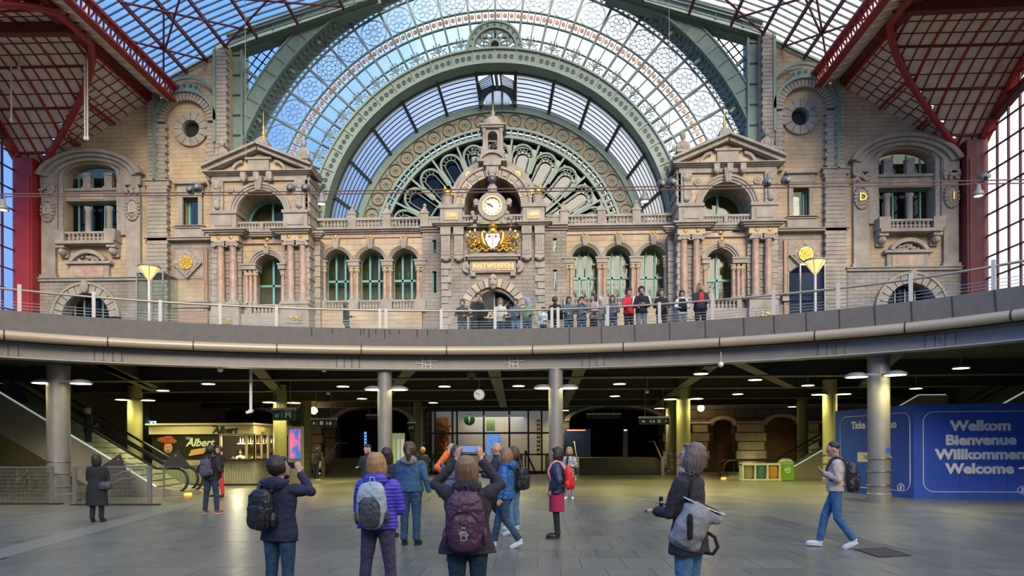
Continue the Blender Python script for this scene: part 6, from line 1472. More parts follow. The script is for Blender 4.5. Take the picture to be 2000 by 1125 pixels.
# ---- barriers
for (pa, pb, lab) in (((-12, 984), (94, 986), 'wire mesh barrier left of the wide steel column'), ((148, 986), (291, 987), 'steel framed glass barrier behind the woman in the long black coat')):
    A, B2 = gnd(*pa), gnd(*pb); th = thing('floor_barrier', lab, 'barrier', ((A.x+B2.x)/2, (A.y+B2.y)/2, 0)); Yb = (A.y+B2.y)/2
    zt_ = zat(200, 912, Yb); b = MB(); b.bar((A.x, Yb, zt_), (B2.x, Yb, zt_), .05, .05); b.build('top_rail', STEEL, th)
    for x in (A.x+.05, B2.x-.04): b = MB(); b.bar((x, Yb, 0), (x, Yb, zt_+.02), .11, .08); b.build('post', STEEL, th)
    b = MB(); b.box(A.x, B2.x+.25, Yb-.12, Yb+.12, 0, .035); b.build('floor_channel', DARK, th)
    b = MB(); n = int((B2.x-A.x)/.05)
    for k in range(n): x = A.x+k*.05; b.box(x-.004, x+.004, Yb-.004, Yb+.004, .05, zt_)
    for k in range(9): z = .1+k*(zt_-.1)/9; b.box(A.x, B2.x, Yb-.004, Yb+.004, z-.004, z+.004)
    b.build('wire_mesh', METAL, th, kind='stuff')
    b = MB(); b.box(A.x+.1, B2.x-.1, Yb+.02, Yb+.03, .05, zt_-.03); b.build('glass_sheet', GLASS, th)
th = thing('stair_handrail', 'bent steel handrail seen through the glass barrier', 'handrail', (xat(240, 23.2, 940), 23.2, 0))
q = [(186, 948), (238, 922), (258, 918), (262, 926), (256, 934), (240, 934), (150, 978)]; b = MB(); b.tube([at(x, y, 23.2) for x, y in q], .03, 8); b.build('rail', STEEL, th, smooth=True)
q0 = at(186, 948, 23.2); b = MB(); b.tube([q0, (q0.x, 23.2, 0)], .025, 8); b.build('upright', STEEL, th)
# stair soffit wedge behind the column
# ---- blue hoarding
HA, HB, HC = gnd(1632, 959), gnd(1785, 974), gnd(2060, 975); HZ = 3.03
ho = thing('blue_hoarding', 'bright blue builders hoarding with Welkom Bienvenue Willkommen Welcome', 'hoarding', (HB.x, HB.y, 0))
def onplane(A, B, px, py):
    d = ray(px, py); nn_ = Vector((B.y-A.y, A.x-B.x, 0)); t = (A-Vector((0, 0, CAMH))).dot(nn_)/d.dot(nn_); return Vector((0, 0, CAMH))+d*t
for (A, B2) in ((HA, HB), (HB, HC)):
    n = 2 if A is HA else 3; dv = (B2-A); nv = Vector((dv.y, -dv.x, 0)).normalized(); ang = math.atan2(dv.y, dv.x)
    for k in range(n):
        a, c = A+dv*(k/n), A+dv*((k+1)/n-.002); b = MB(); b.slab([(a.x, a.y), (c.x, c.y), (c.x-nv.x*.08, c.y-nv.y*.08), (a.x-nv.x*.08, a.y-nv.y*.08)], 0.0, HZ); pn = b.build('hoarding_panel', BLUE, ho)
    # white rounded outline
    px0, px1, py0, py1 = ((1642, 1778, 806, 964) if A is HA else (1803, 2030, 796, 967))
    c0, c1 = onplane(A, B2, px0, 880), onplane(A, B2, px1, 880); t = dv.normalized(); L = (c1-c0).length; z0, z1 = (.22, 2.78); rr_ = .32
    P_ = []
    for (cx, cz, a0) in ((L-rr_, z1-rr_, 0), (rr_, z1-rr_, 90), (rr_, z0+rr_, 180), (L-rr_, z0+rr_, 270)):
        for i in range(6): a = R(a0+18*i); P_.append(Vector((c0.x, c0.y, 0))+t*(cx+rr_*cos(a))+nv*.012+Vector((0, 0, cz+rr_*sin(a))))
    b = MB(); b.tube(P_, .014, 4, closed=True); b.build('outline', INK, ho)
    rot = (R(90), 0, ang)
    if A is HB:
        for body, px, py, sz in (('Welkom', 1915, 832, .44), ('Bienvenue', 1915, 860, .44), ('Willkommen', 1914, 888, .44), ('Welcome', 1913, 916, .44)):
            p = onplane(A, B2, px, py)+nv*.01; text(body, sz, INK, 'lettering', ho, p, rot=rot, extrude=.006, offset=.020, sx=1.15)
    else:
        for body, px, py, sz in (('Ticke', 1677, 831, .36), ('bo', 1744, 829, .36)):
            p = onplane(A, B2, px, py)+nv*.01; text(body, sz, INK, 'lettering', ho, p, rot=rot, extrude=.006, offset=.016)
        p = onplane(A, B2, 1693, 893); b = MB(); W2 = .52; q0, q1 = p-t*W2+nv*.01, p+t*W2+nv*.01; b.slab([(q0.x, q0.y), (q1.x, q1.y), (q1.x-nv.x*.01, q1.y-nv.y*.01), (q0.x-nv.x*.01, q0.y-nv.y*.01)], p.z-.17, p.z+.17); b.build('paper_sign', mat('paper', (.55, .54, .45), .7), ho)
        text('TRAIN', .2, mat('grey_ink', (.25, .25, .22), .6), 'lettering', ho, p+nv*.02+t*.1, rot=rot, extrude=.002)
        p = onplane(A, B2, 1741, 894); b = MB(); V = [p+nv*.015+t*d+Vector((0, 0, z)) for d, z in ((-.12, .14), (.06, 0), (-.12, -.14), (-.04, 0))]; b.add(V, [(0, 3, 2, 1)]); b.add([v-nv*.01 for v in V], [(0, 1, 2, 3)]); b.build('arrow', INK, ho)
    p = onplane(A, B2, 1760 if A is HA else 1998, 952 if A is HA else 957)+nv*.01; b = MB(); ov = [p+t*.16*cos(a)+Vector((0, 0, .12*sin(a))) for a in [2*PI*k/20 for k in range(20)]]; b.tube(ov, .014, 4, closed=True); b.build('oval_logo', INK, ho)
    text('B', .2, INK, 'logo_letter', ho, p, rot=rot, extrude=.004, offset=.006)
# sticker on the right column
p = at(1728, 879, 21.0); st = thing('column_sticker', 'small blue and red sticker on the right column', 'sticker', p); c4 = p4; q = Vector((p.x, p.y, 0)); b = MB(); d = (q-Vector((c4.x, c4.y, 0)));
b.lathe([(.316, p.z-.07), (.316, p.z+.07)], (c4.x, c4.y, 0), 6, a0=R(-80), a1=R(-45)); b.build('paper', mat('sticker_blue', (.03, .12, .6), .4), st)
# ---- recycling bins
Yb = 36.0; x0, x1 = xat(1451, Yb, 920), xat(1523, Yb, 920); zt_ = zat(1480, 905, Yb)
rb = thing('recycling_station', 'three-bay white recycling stand with clear, teal and orange bags', 'bin', ((x0+x1)/2, Yb, 0))
b = MB(); b.box(x0-.05, x1+.05, Yb-.05, Yb+.5, zt_-.1, zt_); b.box(x0-.08, x1+.08, Yb-.05, Yb+.5, 0.02, .12); b.build('frame_rail', mat('bin_cream', (.55, .55, .42), .5), rb)
for k in range(4): b = MB(); x = x0+(x1-x0)*k/3; b.box(x-.05, x+.05, Yb-.04, Yb+.5, .0, zt_-.05); b.build('frame_post', MATS['bin_cream'], rb)
for k, (nm, col) in enumerate((('clear_bag', (.30, .27, .18)), ('teal_bag', (.06, .20, .22)), ('orange_bag', (.60, .26, .03)))):
    xm = x0+(x1-x0)*(k+.5)/3; b = MB(); b.ell((xm, Yb+.2, .48), (.24, .2, .36), 12, 8, e=.5); b.build(nm, mat(nm, col, .35, bump=.6, scale=8), rb, smooth=True)
x0, x1 = xat(1526, Yb, 920), xat(1551, Yb, 920); zt2 = zat(1540, 902, Yb)
gb = thing('green_bin', 'lime green box bin with white recycling picture', 'bin', ((x0+x1)/2, Yb, 0)); b = MB(); b.box(x0, x1, Yb, Yb+.55, .04, zt2); b.build('body', mat('lime', (.16, .36, .04), .4), gb)
b = MB(); b.sector((x0+x1)/2, zt2-.12, 0, (x1-x0)/2, -PI/2, PI/2, Yb+.02, Yb+.5, 12, ez=.9); b.build('lid', mat('bin_lid', (.45, .45, .42), .4), gb)
b = MB(); xm = (x0+x1)/2
for k in range(3): a = k*2*PI/3; b.sector(xm, .55, .10, .15, a, a+1.6, Yb-.012, Yb, 6)
b.ell((xm, Yb-.005, .55), (.07, .01, .04), 8, 4); b.box(x0+.08, x1-.08, Yb-.01, Yb, .86, .875); b.build('picture', INK, gb)
# ---- information office
Yi = 47.5; xi0, xi1 = xat(832, Yi), xat(1093, Yi); zt_ = zat(960, 800, Yi); zm = zat(960, 846, Yi); zl = zat(960, 888, Yi)
io = thing('information_office', 'glazed information office with green i disc and lit interior', 'office', ((xi0+xi1)/2, Yi, 0))
FR = mat('office_frame', (.012, .012, .012), .4)
vx = [832, 850, 884, 893, 945, 995, 1032, 1058, 1093]
for px_ in vx: b = MB(); x = xat(px_, Yi); b.box(x-.06, x+.06, Yi-.06, Yi+.06, 0, zt_+.1); b.build('mullion', FR, io)
for z, h_ in ((zt_, .22), (zm, .12), (zl, .1), (.1, .2)): b = MB(); b.box(xi0, xi1, Yi-.08, Yi+.08, z-h_/2, z+h_/2); b.build('transom', FR, io)
b = MB(); b.box(xi0, xi1, Yi-.1, Yi+2.8, zt_+.1, 4.95); b.build('fascia', DARK, io)
for i in range(len(vx)-1):
    for z0_, z1_ in ((.2, zl), (zl, zm), (zm, zt_)): b = MB(); b.box(xat(vx[i], Yi)+.05, xat(vx[i+1], Yi)-.05, Yi-.01, Yi+.01, z0_, z1_); b.build('pane', MATS['window_glass'] if 0 else GLASS, io)
b = MB(); b.box(xi0, xi1, Yi+2.7, Yi+2.8, 0, zt_+.3); b.build('inner_wall', mat('office_wall', (.30, .24, .17), .7, col2=(.20, .22, .24), scale=.7), io)
b = MB(); b.box(xi0+.1, xi1-.1, Yi+.2, Yi+2.7, zt_+.05, zt_+.1); b.build('lit_ceiling', emit('office_ceiling', (.75, .85, 1), .9), io)
OR = mat('orange_shelf', (.55, .20, .05), .5)
sh_ = thing('orange_bookcase', 'staggered orange shelving behind the left office window', 'shelving', (xat(865, Yi+1), Yi+1, 0)); rnd = random.Random(5)
for k in range(16):
    x = xat(855, Yi+.9)+rnd.uniform(0, .55); z = .9+k*.17; b = MB(); b.box(x, x+rnd.uniform(.2, .45), Yi+.7, Yi+1.1, z, z+rnd.uniform(.1, .3)); b.build('shelf_box', OR, sh_)
b = MB(); b.box(xat(850, Yi+1), xat(876, Yi+1), Yi+1.1, Yi+1.15, 0, 3.8); b.build('back_board', mat('orange_dark', (.35, .14, .04), .6), sh_)
bx = thing('orange_bookcase', 'narrow orange shelving at the right end of the office', 'shelving', (xat(1052, Yi+1), Yi+1, 0))
for k in range(9): b = MB(); x = xat(1048, Yi+.9); b.box(x, x+.25, Yi+.7, Yi+1, 1.2+k*.28, 1.2+k*.28+.2); b.build('shelf_box', OR, bx)
pt = thing('lit_poster', 'blue lit city map poster in the office window', 'poster', (xat(965, Yi-.2), Yi-.2, zl)); b = MB(); b.box(xat(951, Yi), xat(978, Yi), Yi-.2, Yi-.1, zat(960, 889, Yi), zat(960, 848, Yi)); b.build('poster_face', emit('poster_glow', (.12, .28, .75), .7), pt)
b = MB()
for k in range(14): x = xat(953+rnd.uniform(0, 22), Yi); z = zat(960, 850+rnd.uniform(0, 36), Yi); b.box(x, x+rnd.uniform(.1, .3), Yi-.21, Yi-.2, z, z+.03)
b.build('map_lines', INK, pt, kind='stuff')
gp_ = thing('green_notice', 'pale green notice sheet in the office window', 'notice', (xat(961, Yi-.2), Yi-.2, zm)); b = MB(); b.box(xat(950, Yi), xat(967, Yi), Yi-.1, Yi-.012, zat(960, 842, Yi), zat(960, 815, Yi)); b.build('sheet', mat('pale_green', (.35, .55, .28), .6), gp_)
ig = thing('info_disc', 'green round sign with a white letter i', 'sign', (xat(917, Yi-.3), Yi-.3, 3.2)); xg, zg = xat(917, Yi-.3), zat(917, 820, Yi-.3); b = MB(); b.disc_y(xg, zg, .37, Yi-.35, Yi-.28, 24); b.build('disc', mat('info_green', (.01, .10, .045), .5), ig)
letters('i', .52, INK, ig, (xg, Yi-.36, zg), offset=.02); b = MB(); b.box(xg-.04, xg+.04, Yi-.3, Yi, zg-.04, zg+.04); b.build('bracket', FR, ig)
for k, px_ in enumerate((880, 1010, 1075)):
    th = thing('leaflet_case', ['white leaflet case low in the office window, left', 'white leaflet case low in the office window, middle', 'tall white leaflet case at the right end of the office'][k], 'display case', (xat(px_, Yi-.3), Yi-.4, 0)); x = xat(px_, Yi-.3)
    b = MB(); b.box(x-.35, x+.35, Yi-.5, Yi-.2, 0, 1.35); b.build('cabinet', mat('case_grey', (.22, .22, .20), .5), th)
    for j in range(3): b = MB(); b.box(x-.28+j*.2, x-.12+j*.2, Yi-.52, Yi-.5, .3, 1.2); b.build('leaflet', mat('leaflet_%d' % j, [(.5, .52, .5), (.5, .45, .25), (.25, .35, .3)][j], .6), th)
for e_, px_ in enumerate((846, 1032)):
    th = thing('slanted_frame', 'black slanted trestle frame at the %s of the office front' % ('left' if not e_ else 'right'), 'frame', (xat(px_, Yi-.8), Yi-.8, 0)); x = xat(px_, Yi-.8); b = MB(); d = -1 if not e_ else 1
    b.bar((x+d*.5, Yi-.8, 0), (x-d*.2, Yi-.8, 1.55), .12, .1); b.bar((x+d*.5, Yi-.8, .05), (x-d*.5, Yi-.8, .05), .1, .1); b.bar((x-d*.2, Yi-.8, 1.5), (x-d*.2, Yi-.8, 0), .1, .1); b.build('trestle', FR, th)
ld = bpy.data.lights.new('office_light', 'AREA'); ld.energy = 90; ld.size = 4; ld.color = (1, .85, .65); lo = bpy.data.objects.new('office_light', ld); C.objects.link(lo); lo.parent = io; lo.location = (0, 1.4, 3.9); ld.energy = 200
# ---- signs and screens
def signbox(lab, px0, px1, py0, py1, Y, body, hang=True, m=SIGN, bodies=None):
    a, c = at(px0, py0, Y), at(px1, py1, Y); th = thing('hanging_sign', lab, 'sign', ((a.x+c.x)/2, Y, c.z)); b = MB(); b.box(a.x, c.x, Y-.06, Y+.06, c.z, a.z); b.build('panel', m, th)
    b = MB(); b.box(a.x-.03, c.x+.03, Y-.12, Y+.12, a.z, a.z+.09); b.build('light_trough', STEEL, th)
    if hang:
        b = MB()
        for x in (a.x+.2*(c.x-a.x), c.x-.2*(c.x-a.x)): b.bar((x, Y, a.z), (x, Y, 4.95), .03, .03)
        b.build('hanger', METAL, th)
    return th, a, c
def arrow(parent, x, y, z, s_, ang):
    b = MB(); d = (cos(ang), sin(ang)); n_ = (-d[1], d[0]); P = lambda u, v: (x+s_*(u*d[0]+v*n_[0]), y, z+s_*(u*d[1]+v*n_[1]))
    b.bar(P(-.5, 0), P(.4, 0), s_*.16, .01); b.bar(P(.5, 0), P(0, .42), s_*.16, .01); b.bar(P(.5, 0), P(0, -.42), s_*.16, .01); b.build('arrow', INK, parent)
th, a, c = signbox('teal metro sign with down-left arrow and letter M', 533, 576, 801, 821, 31.0, '', m=mat('sign_teal', (.01, .07, .09), .4)); zc_ = (a.z+c.z)/2
arrow(th, a.x+.22, 30.92, zc_, .22, R(225)); letters('M', .34, INK, th, (c.x-.28, 30.92, zc_), offset=.015); b = MB(); b.box(a.x+.42, a.x+.44, 30.92, 30.93, zc_-.14, zc_+.14); b.box(c.x-.44, c.x-.12, 30.92, 30.93, zc_+.17, zc_+.19); b.build('divider', INK, th)
th, a, c = signbox('navy platform sign with up-left arrow, train and 1-3', 608, 657, 820, 834, 38.0, ''); zc_ = (a.z+c.z)/2; arrow(th, a.x+.18, 37.92, zc_, .17, R(135)); letters('1-3', .24, INK, th, (c.x-.4, 37.92, zc_), offset=.01)
b = MB(); b.box(a.x+.48, a.x+.66, 37.92, 37.93, zc_-.08, zc_+.12); b.box(a.x+.34, a.x+.35, 37.92, 37.93, zc_-.12, zc_+.12); b.build('train_symbol', INK, th)
th, a, c = signbox('wide navy sign with 4-6, train and up-right arrow', 1248, 1307, 817, 829, 38.0, ''); zc_ = (a.z+c.z)/2; arrow(th, c.x-.2, 37.92, zc_, .17, R(45)); letters('4-6', .22, INK, th, (a.x+.68, 37.92, zc_), offset=.01)
b = MB(); b.box(c.x-.62, c.x-.46, 37.92, 37.93, zc_-.08, zc_+.1); b.box(c.x-.38, c.x-.37, 37.92, 37.93, zc_-.12, zc_+.12); b.box(a.x+.15, a.x+.3, 37.92, 37.93, zc_-.05, zc_+.05); b.build('train_symbol', INK, th)
th, a, c = signbox('dim sign bar deep in the right passage', 1146, 1212, 810, 818, 49.0, ''); th, a, c = signbox('dim sign bar deep in the left passage', 716, 742, 812, 819, 49.0, '')
th, a, c = signbox('small navy sign AT left of the office', 797, 811, 827, 845, 44.0, ''); letters('AT', .25, INK, th, ((a.x+c.x)/2, 43.92, (a.z+c.z)/2), offset=.01)
sg = thing('lit_shop_sign', 'cyan lit shop lettering left of the kiosk roof', 'sign', at(292, 830, 40)); b = MB(); p = at(292, 826, 40); b.box(p.x-.5, p.x+.5, 40.03, 40.1, p.z-.17, p.z+.17); b.box(p.x-.03, p.x+.03, 40.05, 40.1, p.z, 4.95); b.build('backing', DARK, sg); text('RBTICS', .24, emit('cyan_glow', (.3, .9, 1), 3), 'lettering', sg, (p.x, 40.0, p.z), extrude=.02, offset=.006)
ad = thing('advertising_screen', 'upright advertising screen glowing blue and pink', 'screen', (xat(576, 34.6), 34.6, 0)); x0, x1 = xat(565, 34.6), xat(588, 34.6); b = MB(); b.box(x0-.06, x1+.06, 34.6, 34.85, 0, zat(576, 833, 34.6)); b.build('housing', mat('housing', (.3, .29, .24), .5), ad)
m_ = mat('ad_picture', (.5, .5, .5), .5); t_ = m_.node_tree; pb_ = t_.nodes['Principled BSDF']; g_ = t_.nodes.new('ShaderNodeNewGeometry'); n_ = t_.nodes.new('ShaderNodeTexNoise'); n_.inputs['Scale'].default_value = 2.2; r_ = t_.nodes.new('ShaderNodeValToRGB'); r_.color_ramp.elements[0].color = (.04, .12, .5, 1); r_.color_ramp.elements[0].position = .4; r_.color_ramp.elements[1].color = (.7, .12, .3, 1); r_.color_ramp.elements[1].position = .62
t_.links.new(g_.outputs['Position'], n_.inputs['Vector']); t_.links.new(n_.outputs['Fac'], r_.inputs[0]); t_.links.new(r_.outputs[0], pb_.inputs['Emission Color']); pb_.inputs['Emission Strength'].default_value = .8; t_.links.new(r_.outputs[0], pb_.inputs['Base Color'])
b = MB(); b.box(x0+.03, x1-.03, 34.56, 34.6, zat(576, 896, 34.6), zat(576, 838, 34.6)); b.build('display', m_, ad)
mp_ = thing('map_stand', 'pale freestanding map board behind the woman in the denim jacket', 'information board', (xat(779, 27.5), 27.5, 0)); x0, x1 = xat(767, 27.5), xat(790, 27.5); b = MB(); b.box(x0-.03, x1-.02, 27.5, 27.7, .6, zat(779, 846, 27.5)); b.build('head_board', mat('stand_sage', (.30, .32, .22), .6), mp_)
for k in range(3): b = MB(); w_ = (x1-x0)/3; b.box(x0+k*w_+.015, x0+(k+1)*w_-.015, 27.44, 27.5, .4, zat(779, 858, 27.5)); b.build('map_sheet', mat('map_%d' % k, [(.35, .45, .12), (.45, .55, .5), (.5, .55, .42)][k], .6), mp_)
for x in (x0+.05, x1-.05): b = MB(); b.box(x-.03, x+.03, 27.52, 27.6, 0, .6); b.build('leg', METAL, mp_)
hc_ = thing('hanging_clock', 'round white station clock hanging under the balcony beam', 'clock', at(936, 771, 29)); p = at(936, 771, 29); b = MB(); b.disc_y(p.x, p.z, .215, 28.96, 29.06, 28); dl = b.build('dial', emit('backlit_dial', (.9, .84, .72), .45), hc_)
b = MB(); b.sector(p.x, p.z, .215, .24, 0, 2*PI, 28.93, 29.08, 28); b.build('rim', METAL, hc_)
for k in range(12): b = MB(); a = PI/6*k; b.bar((p.x+.16*sin(a), 28.955, p.z+.16*cos(a)), (p.x+.195*sin(a), 28.955, p.z+.195*cos(a)), .014, .006); b.build('hour_mark', BLACK, dl)
b = MB(); b.bar((p.x, 28.95, p.z), (p.x-.14, 28.95, p.z+.09), .016, .006); b.build('minute_hand', BLACK, hc_); b = MB(); b.bar((p.x+.03, 28.945, p.z-.02), (p.x-.10, 28.945, p.z+.05), .022, .006); b.build('hour_hand', BLACK, hc_)
b = MB(); b.bar((p.x, 29.02, p.z+.2), (p.x, 29.02, 4.95), .05, .05); b.build('stem', METAL, hc_)
dc = thing('dome_camera', 'dark dome camera beneath the balcony beam above the clock', 'camera', at(921, 735, 25.6)); p = at(921, 737, 25.6); b = MB(); b.lathe([(.16, 0), (.15, .14), (.15, .16)], p, 16); b.bar((p.x, p.y, p.z+.1), (p.x, p.y, 4.95), .08, .08); b.build('mount', METAL, dc); b = MB(); b.ell((p.x, p.y, p.z), (.11, .11, .1), 12, 8); b.build('dome', BLACK, dc, smooth=True)
cp_ = thing('camera_pole', 'white hanging pole with a small camera at its foot', 'camera', at(490, 727, 24.6)); p, q = at(490, 727, 24.6), at(490, 803, 24.6); b = MB(); b.tube([(p.x, p.y, 4.9), q], .05, 10); b.build('pole', WHITE, cp_); b = MB(); b.bar((q.x-.16, q.y, q.z-.05), (q.x+.05, q.y, q.z+.0), .09, .09); b.box(q.x-.08, q.x+.08, q.y-.05, q.y+.05, q.z-.02, q.z+.05); b.build('camera_head', WHITE, cp_)
for px, py, Y, lab in ((633, 722, 24.3, 'small white aerial fixed under the beam left of the centre columns'), (641, 768, 34, 'small white hanging camera above the platform sign'), (1264, 765, 33, 'small pale hanging camera above the wide right sign'), (430, 722, 23.5, 'small flat camera under the beam above the kiosk'), (1408, 712, 22.9, 'small flat camera under the beam right of centre')):
    p = at(px, py, Y); th = thing('ceiling_camera', lab, 'camera', p); b = MB(); b.ell(p, (.09, .12, .09), 10, 6); b.build('housing', WHITE, th, smooth=True); b = MB(); b.bar(p, (p.x, p.y, 4.96 if Y > 25 else BZ+.3), .03, .03); b.build('bracket', METAL, th)
for px, Y, col, lab in ((1128, 49.5, (.01, .02, .10), 'dark blue vending machine in the right passage'), (1222, 53, (.3, .3, .35), 'narrow lit machine deep in the right passage')):
    th = thing('vending_machine', lab, 'machine', (xat(px, Y), Y, .9)); w_ = .9 if col[2] < .2 else .15; z0_, z1_ = .95, zat(px, 838, Y); x = xat(px, Y); b = MB(); b.box(x-w_, x+w_, Y, Y+.7, z0_, z1_); b.build('cabinet', mat(lab[:9], col, .4), th)
    b = MB(); b.box(x-w_*.8, x+w_*.6, Y-.02, Y, z1_-.12, z1_-.04); b.build('lit_header', emit('red_glow', (1, .15, .1), 1.5) if w_ > .5 else emit('white_glow', (.8, .85, 1), 1.5), th)
ns = thing('neon_sign', 'thin vertical blue neon sign in the left passage', 'sign', at(714, 880, 50)); p = at(714, 862, 50); b = MB(); b.box(p.x-.12, p.x+.12, 50, 50.1, .7, p.z+.75); b.build('backing', DARK, ns); b = MB()
for k in range(6): b.bar((p.x-.08, 49.95, p.z-.6+k*.22), (p.x+.08, 49.95, p.z-.45+k*.22), .04, .03); b.bar((p.x+.08, 49.95, p.z-.6+k*.22), (p.x-.08, 49.95, p.z-.45+k*.22), .04, .03)
b.build('neon_tubes', emit('neon_blue', (.1, .3, 1), 2.0), ns)
# ---- catenary wires across the hall with floodlights
Yw = 40.0
for k, (ya, yb_) in enumerate(((379, 350), (384, 357))):
    cb = thing('span_cable', ['upper', 'lower'][k]+' one of two taut cables spanning the hall before the facade', 'cable', at(1000, (ya+yb_)/2, Yw)); A, B2 = at(-60, ya+.5, Yw), at(2060, yb_-.5, Yw); b = MB(); n = 14
    b.tube([A.lerp(B2, i/n)-Vector((0, 0, .12*4*(i/n)*(1-i/n))) for i in range(n+1)], .035, 6); b.build('wire', mat('cable_copper', (.13, .07, .06), .5), cb)
for px, py, lab in ((628, 388, 'bell shaped floodlight hanging over the left arcade'), (1259, 383, 'bell shaped floodlight hanging over the right arcade'), (1911, 372, 'bell shaped floodlight hanging at the far right pier'), (6, 400, 'bell shaped floodlight at the left edge')):
    p = at(px, py, Yw-.3); th = thing('floodlight', lab, 'lamp', p); b = MB(); b.lathe([(.30, -.30), (.26, -.1), (.13, .05), (.11, .3), (.05, .34)], p, 16); b.build('reflector', METAL, th, smooth=True); b = MB(); b.ell((p.x, p.y, p.z-.26), (.25, .25, .09), 14, 6); b.build('lens', emit('flood_glow', (1, .97, .88), 1.6), th, smooth=True); b = MB(); b.bar((p.x, p.y, p.z+.3), (p.x, p.y+.3, p.z+.55), .04, .04); b.build('yoke', METAL, th)
for px, py, lab in ((373, 371, 'left ball of the pair over the left small window'), (387, 367, 'right ball of the pair over the left small window'), (568, 368, 'left ball of the pair before the left pavilion'), (597, 368, 'right ball of the pair before the left pavilion'), (1291, 360, 'left ball of the pair before the right pavilion'), (1312, 357, 'right ball of the pair before the right pavilion'), (1498, 357, 'left ball of the pair by the right pavilion edge'), (1534, 353, 'right ball of the pair by the right pavilion edge'), (1921, 346, 'single grey ball above the far right floodlight')):
    p = at(px, py, Yw+.1); th = thing('ball_speaker', 'grey ball speaker, '+lab, 'speaker', p); b = MB(); b.ell(p, (.26, .26, .26), 16, 10); b.build('shell', mat('ball_grey', (.10, .10, .11), .35), th, smooth=True); b = MB(); b.bar(p, (p.x+.06, Yw, p.z-.34), .06, .06); b.ell((p.x+.05, Yw-.25, p.z-.05), (.14, .08, .14), 10, 6); b.build('bracket', METAL, th)
for px, py, w_ in ((22, 235, .05), (37, 133, .05), (166, 270, .05), (171, 270, .05), (480, 300, .02), (1308, 330, .02)):
    p = at(px, py, 45); th = thing('hanging_rope', {22: 'long white rope at the far left', 37: 'short white rope beside the long one', 166: 'left strand of the double white rope', 171: 'right strand of the double white rope', 480: 'thin grey wire before the left iron post', 1308: 'thin grey wire before the right bust'}[px], 'rope', p); b = MB(); b.tube([(p.x, 45, p.z), (p.x, 45, 33)], w_, 6); b.ell((p.x, 45, p.z), (w_*2, w_*2, .15), 8, 6); b.build('cord', mat('rope_white', (.6, .55, .45), .7) if w_ > .03 else METAL, th)
# ---- lamp posts and lift shafts on the upper level
for px, py, py2, lab in ((291, 523, 626, 'glowing conical lamp post before the left lift shaft'), (1592, 511, 604, 'glowing conical lamp post before the right lift shaft')):
    Y = 28.5; p = at(px, py, Y); th = thing('lamp_post', lab, 'street lamp', (p.x, Y, FZ)); zc_ = p.z; b = MB(); b.tube([(p.x, Y, FZ), (p.x, Y, zc_-.45)], .05, 12); b.build('pole', mat('pole_cream', (.62, .58, .50), .4), th)
    b = MB(); b.lathe([(.05, -.5), (.12, -.42), (.40, .0), (.42, .03)], (p.x, Y, zc_), 20); b.build('lamp_cone', emit('cone_glow', (1, .62, .22), .9), th, smooth=True)
    b = MB(); b.lathe([(.42, .0), (.44, .03), (.40, .08), (0, .12)], (p.x, Y, zc_), 20); b.build('cap', METAL, th, smooth=True)
    b = MB()
    for k in range(6): a = k*PI/3; b.bar((p.x+.07*cos(a), Y+.07*sin(a), zc_-.48), (p.x+.42*cos(a), Y+.42*sin(a), zc_+.02), .02, .02)
    b.build('cone_ribs', METAL, th)
    ld = bpy.data.lights.new('post_light', 'POINT'); ld.energy = 25; ld.color = (1, .7, .35); lo = bpy.data.objects.new('post_light', ld); C.objects.link(lo); lo.parent = th; lo.location = (0, 0, zc_-FZ+.3)
for px0, px1, pyt, lab, tint in ((267, 318, 533, 'pale glass lift shaft on the upper level, left', 0), (1563, 1611, 518, 'blue-tinted glass lift shaft on the upper level, right', 1)):
    Y = 30; a, c = at(px0, pyt, Y), at(px1, pyt, Y); th = thing('lift_shaft', lab, 'lift', ((a.x+c.x)/2, Y+.6, FZ)); LG = glassmat('lift_glass_%d' % tint, (.50, .58, .72) if tint else (.86, .90, .86), .995, gmax=.05)
    for (x0, x1, y0, y1) in ((a.x, c.x, Y, Y+.02), (a.x, c.x, Y+1.3, Y+1.32), (a.x, a.x+.02, Y, Y+1.3), (c.x-.02, c.x, Y, Y+1.3)): b = MB(); b.box(x0, x1, y0, y1, FZ, a.z); b.build('glass_wall', LG, th)
    for x in (a.x, (a.x+c.x)/2+.1, c.x): b = MB(); b.box(x-.03, x+.03, Y-.02, Y+.04, FZ, a.z+.02); b.build('frame_post', METAL, th)
    b = MB(); b.box(a.x, c.x, Y, Y+1.3, a.z, a.z+.06); b.build('top_frame', STEEL, th)
# bicycles parked behind the far left barrier
for k, (px, py) in enumerate(((14, 905), (34, 904))):
    p = Vector((at(px, 900, 29).x, 29, 0)); th = thing('bicycle', ['parked bicycle at the extreme left edge', 'parked bicycle just right of the one at the edge'][k], 'bicycle', (p.x, p.y, 0)); x, y = p.x, p.y
    for d in (-.5, .5): b = MB(); b.tube([(x+d+.33*cos(a), y, .34+.33*sin(a)) for a in [2*PI*i/18 for i in range(18)]], .025, 5, closed=True); b.build('wheel', RUBBER, th)
    b = MB(); 
    for q0, q1 in (((-.5, .34), (-.15, .85)), ((-.15, .85), (.35, .85)), ((.35, .85), (0, .3)), ((0, .3), (-.15, .85)), ((0, .3), (-.5, .34)), ((.35, .95), (.5, .34))): b.bar((x+q0[0], y, q0[1]), (x+q1[0], y, q1[1]), .04, .04)
    b.build('frame', STEEL, th); b = MB(); b.box(x-.25, x-.02, y-.05, y+.05, .92, .97); b.box(x+.3, x+.4, y-.28, y+.28, 1.02, 1.05); b.build('saddle_and_bars', BLACK, th)
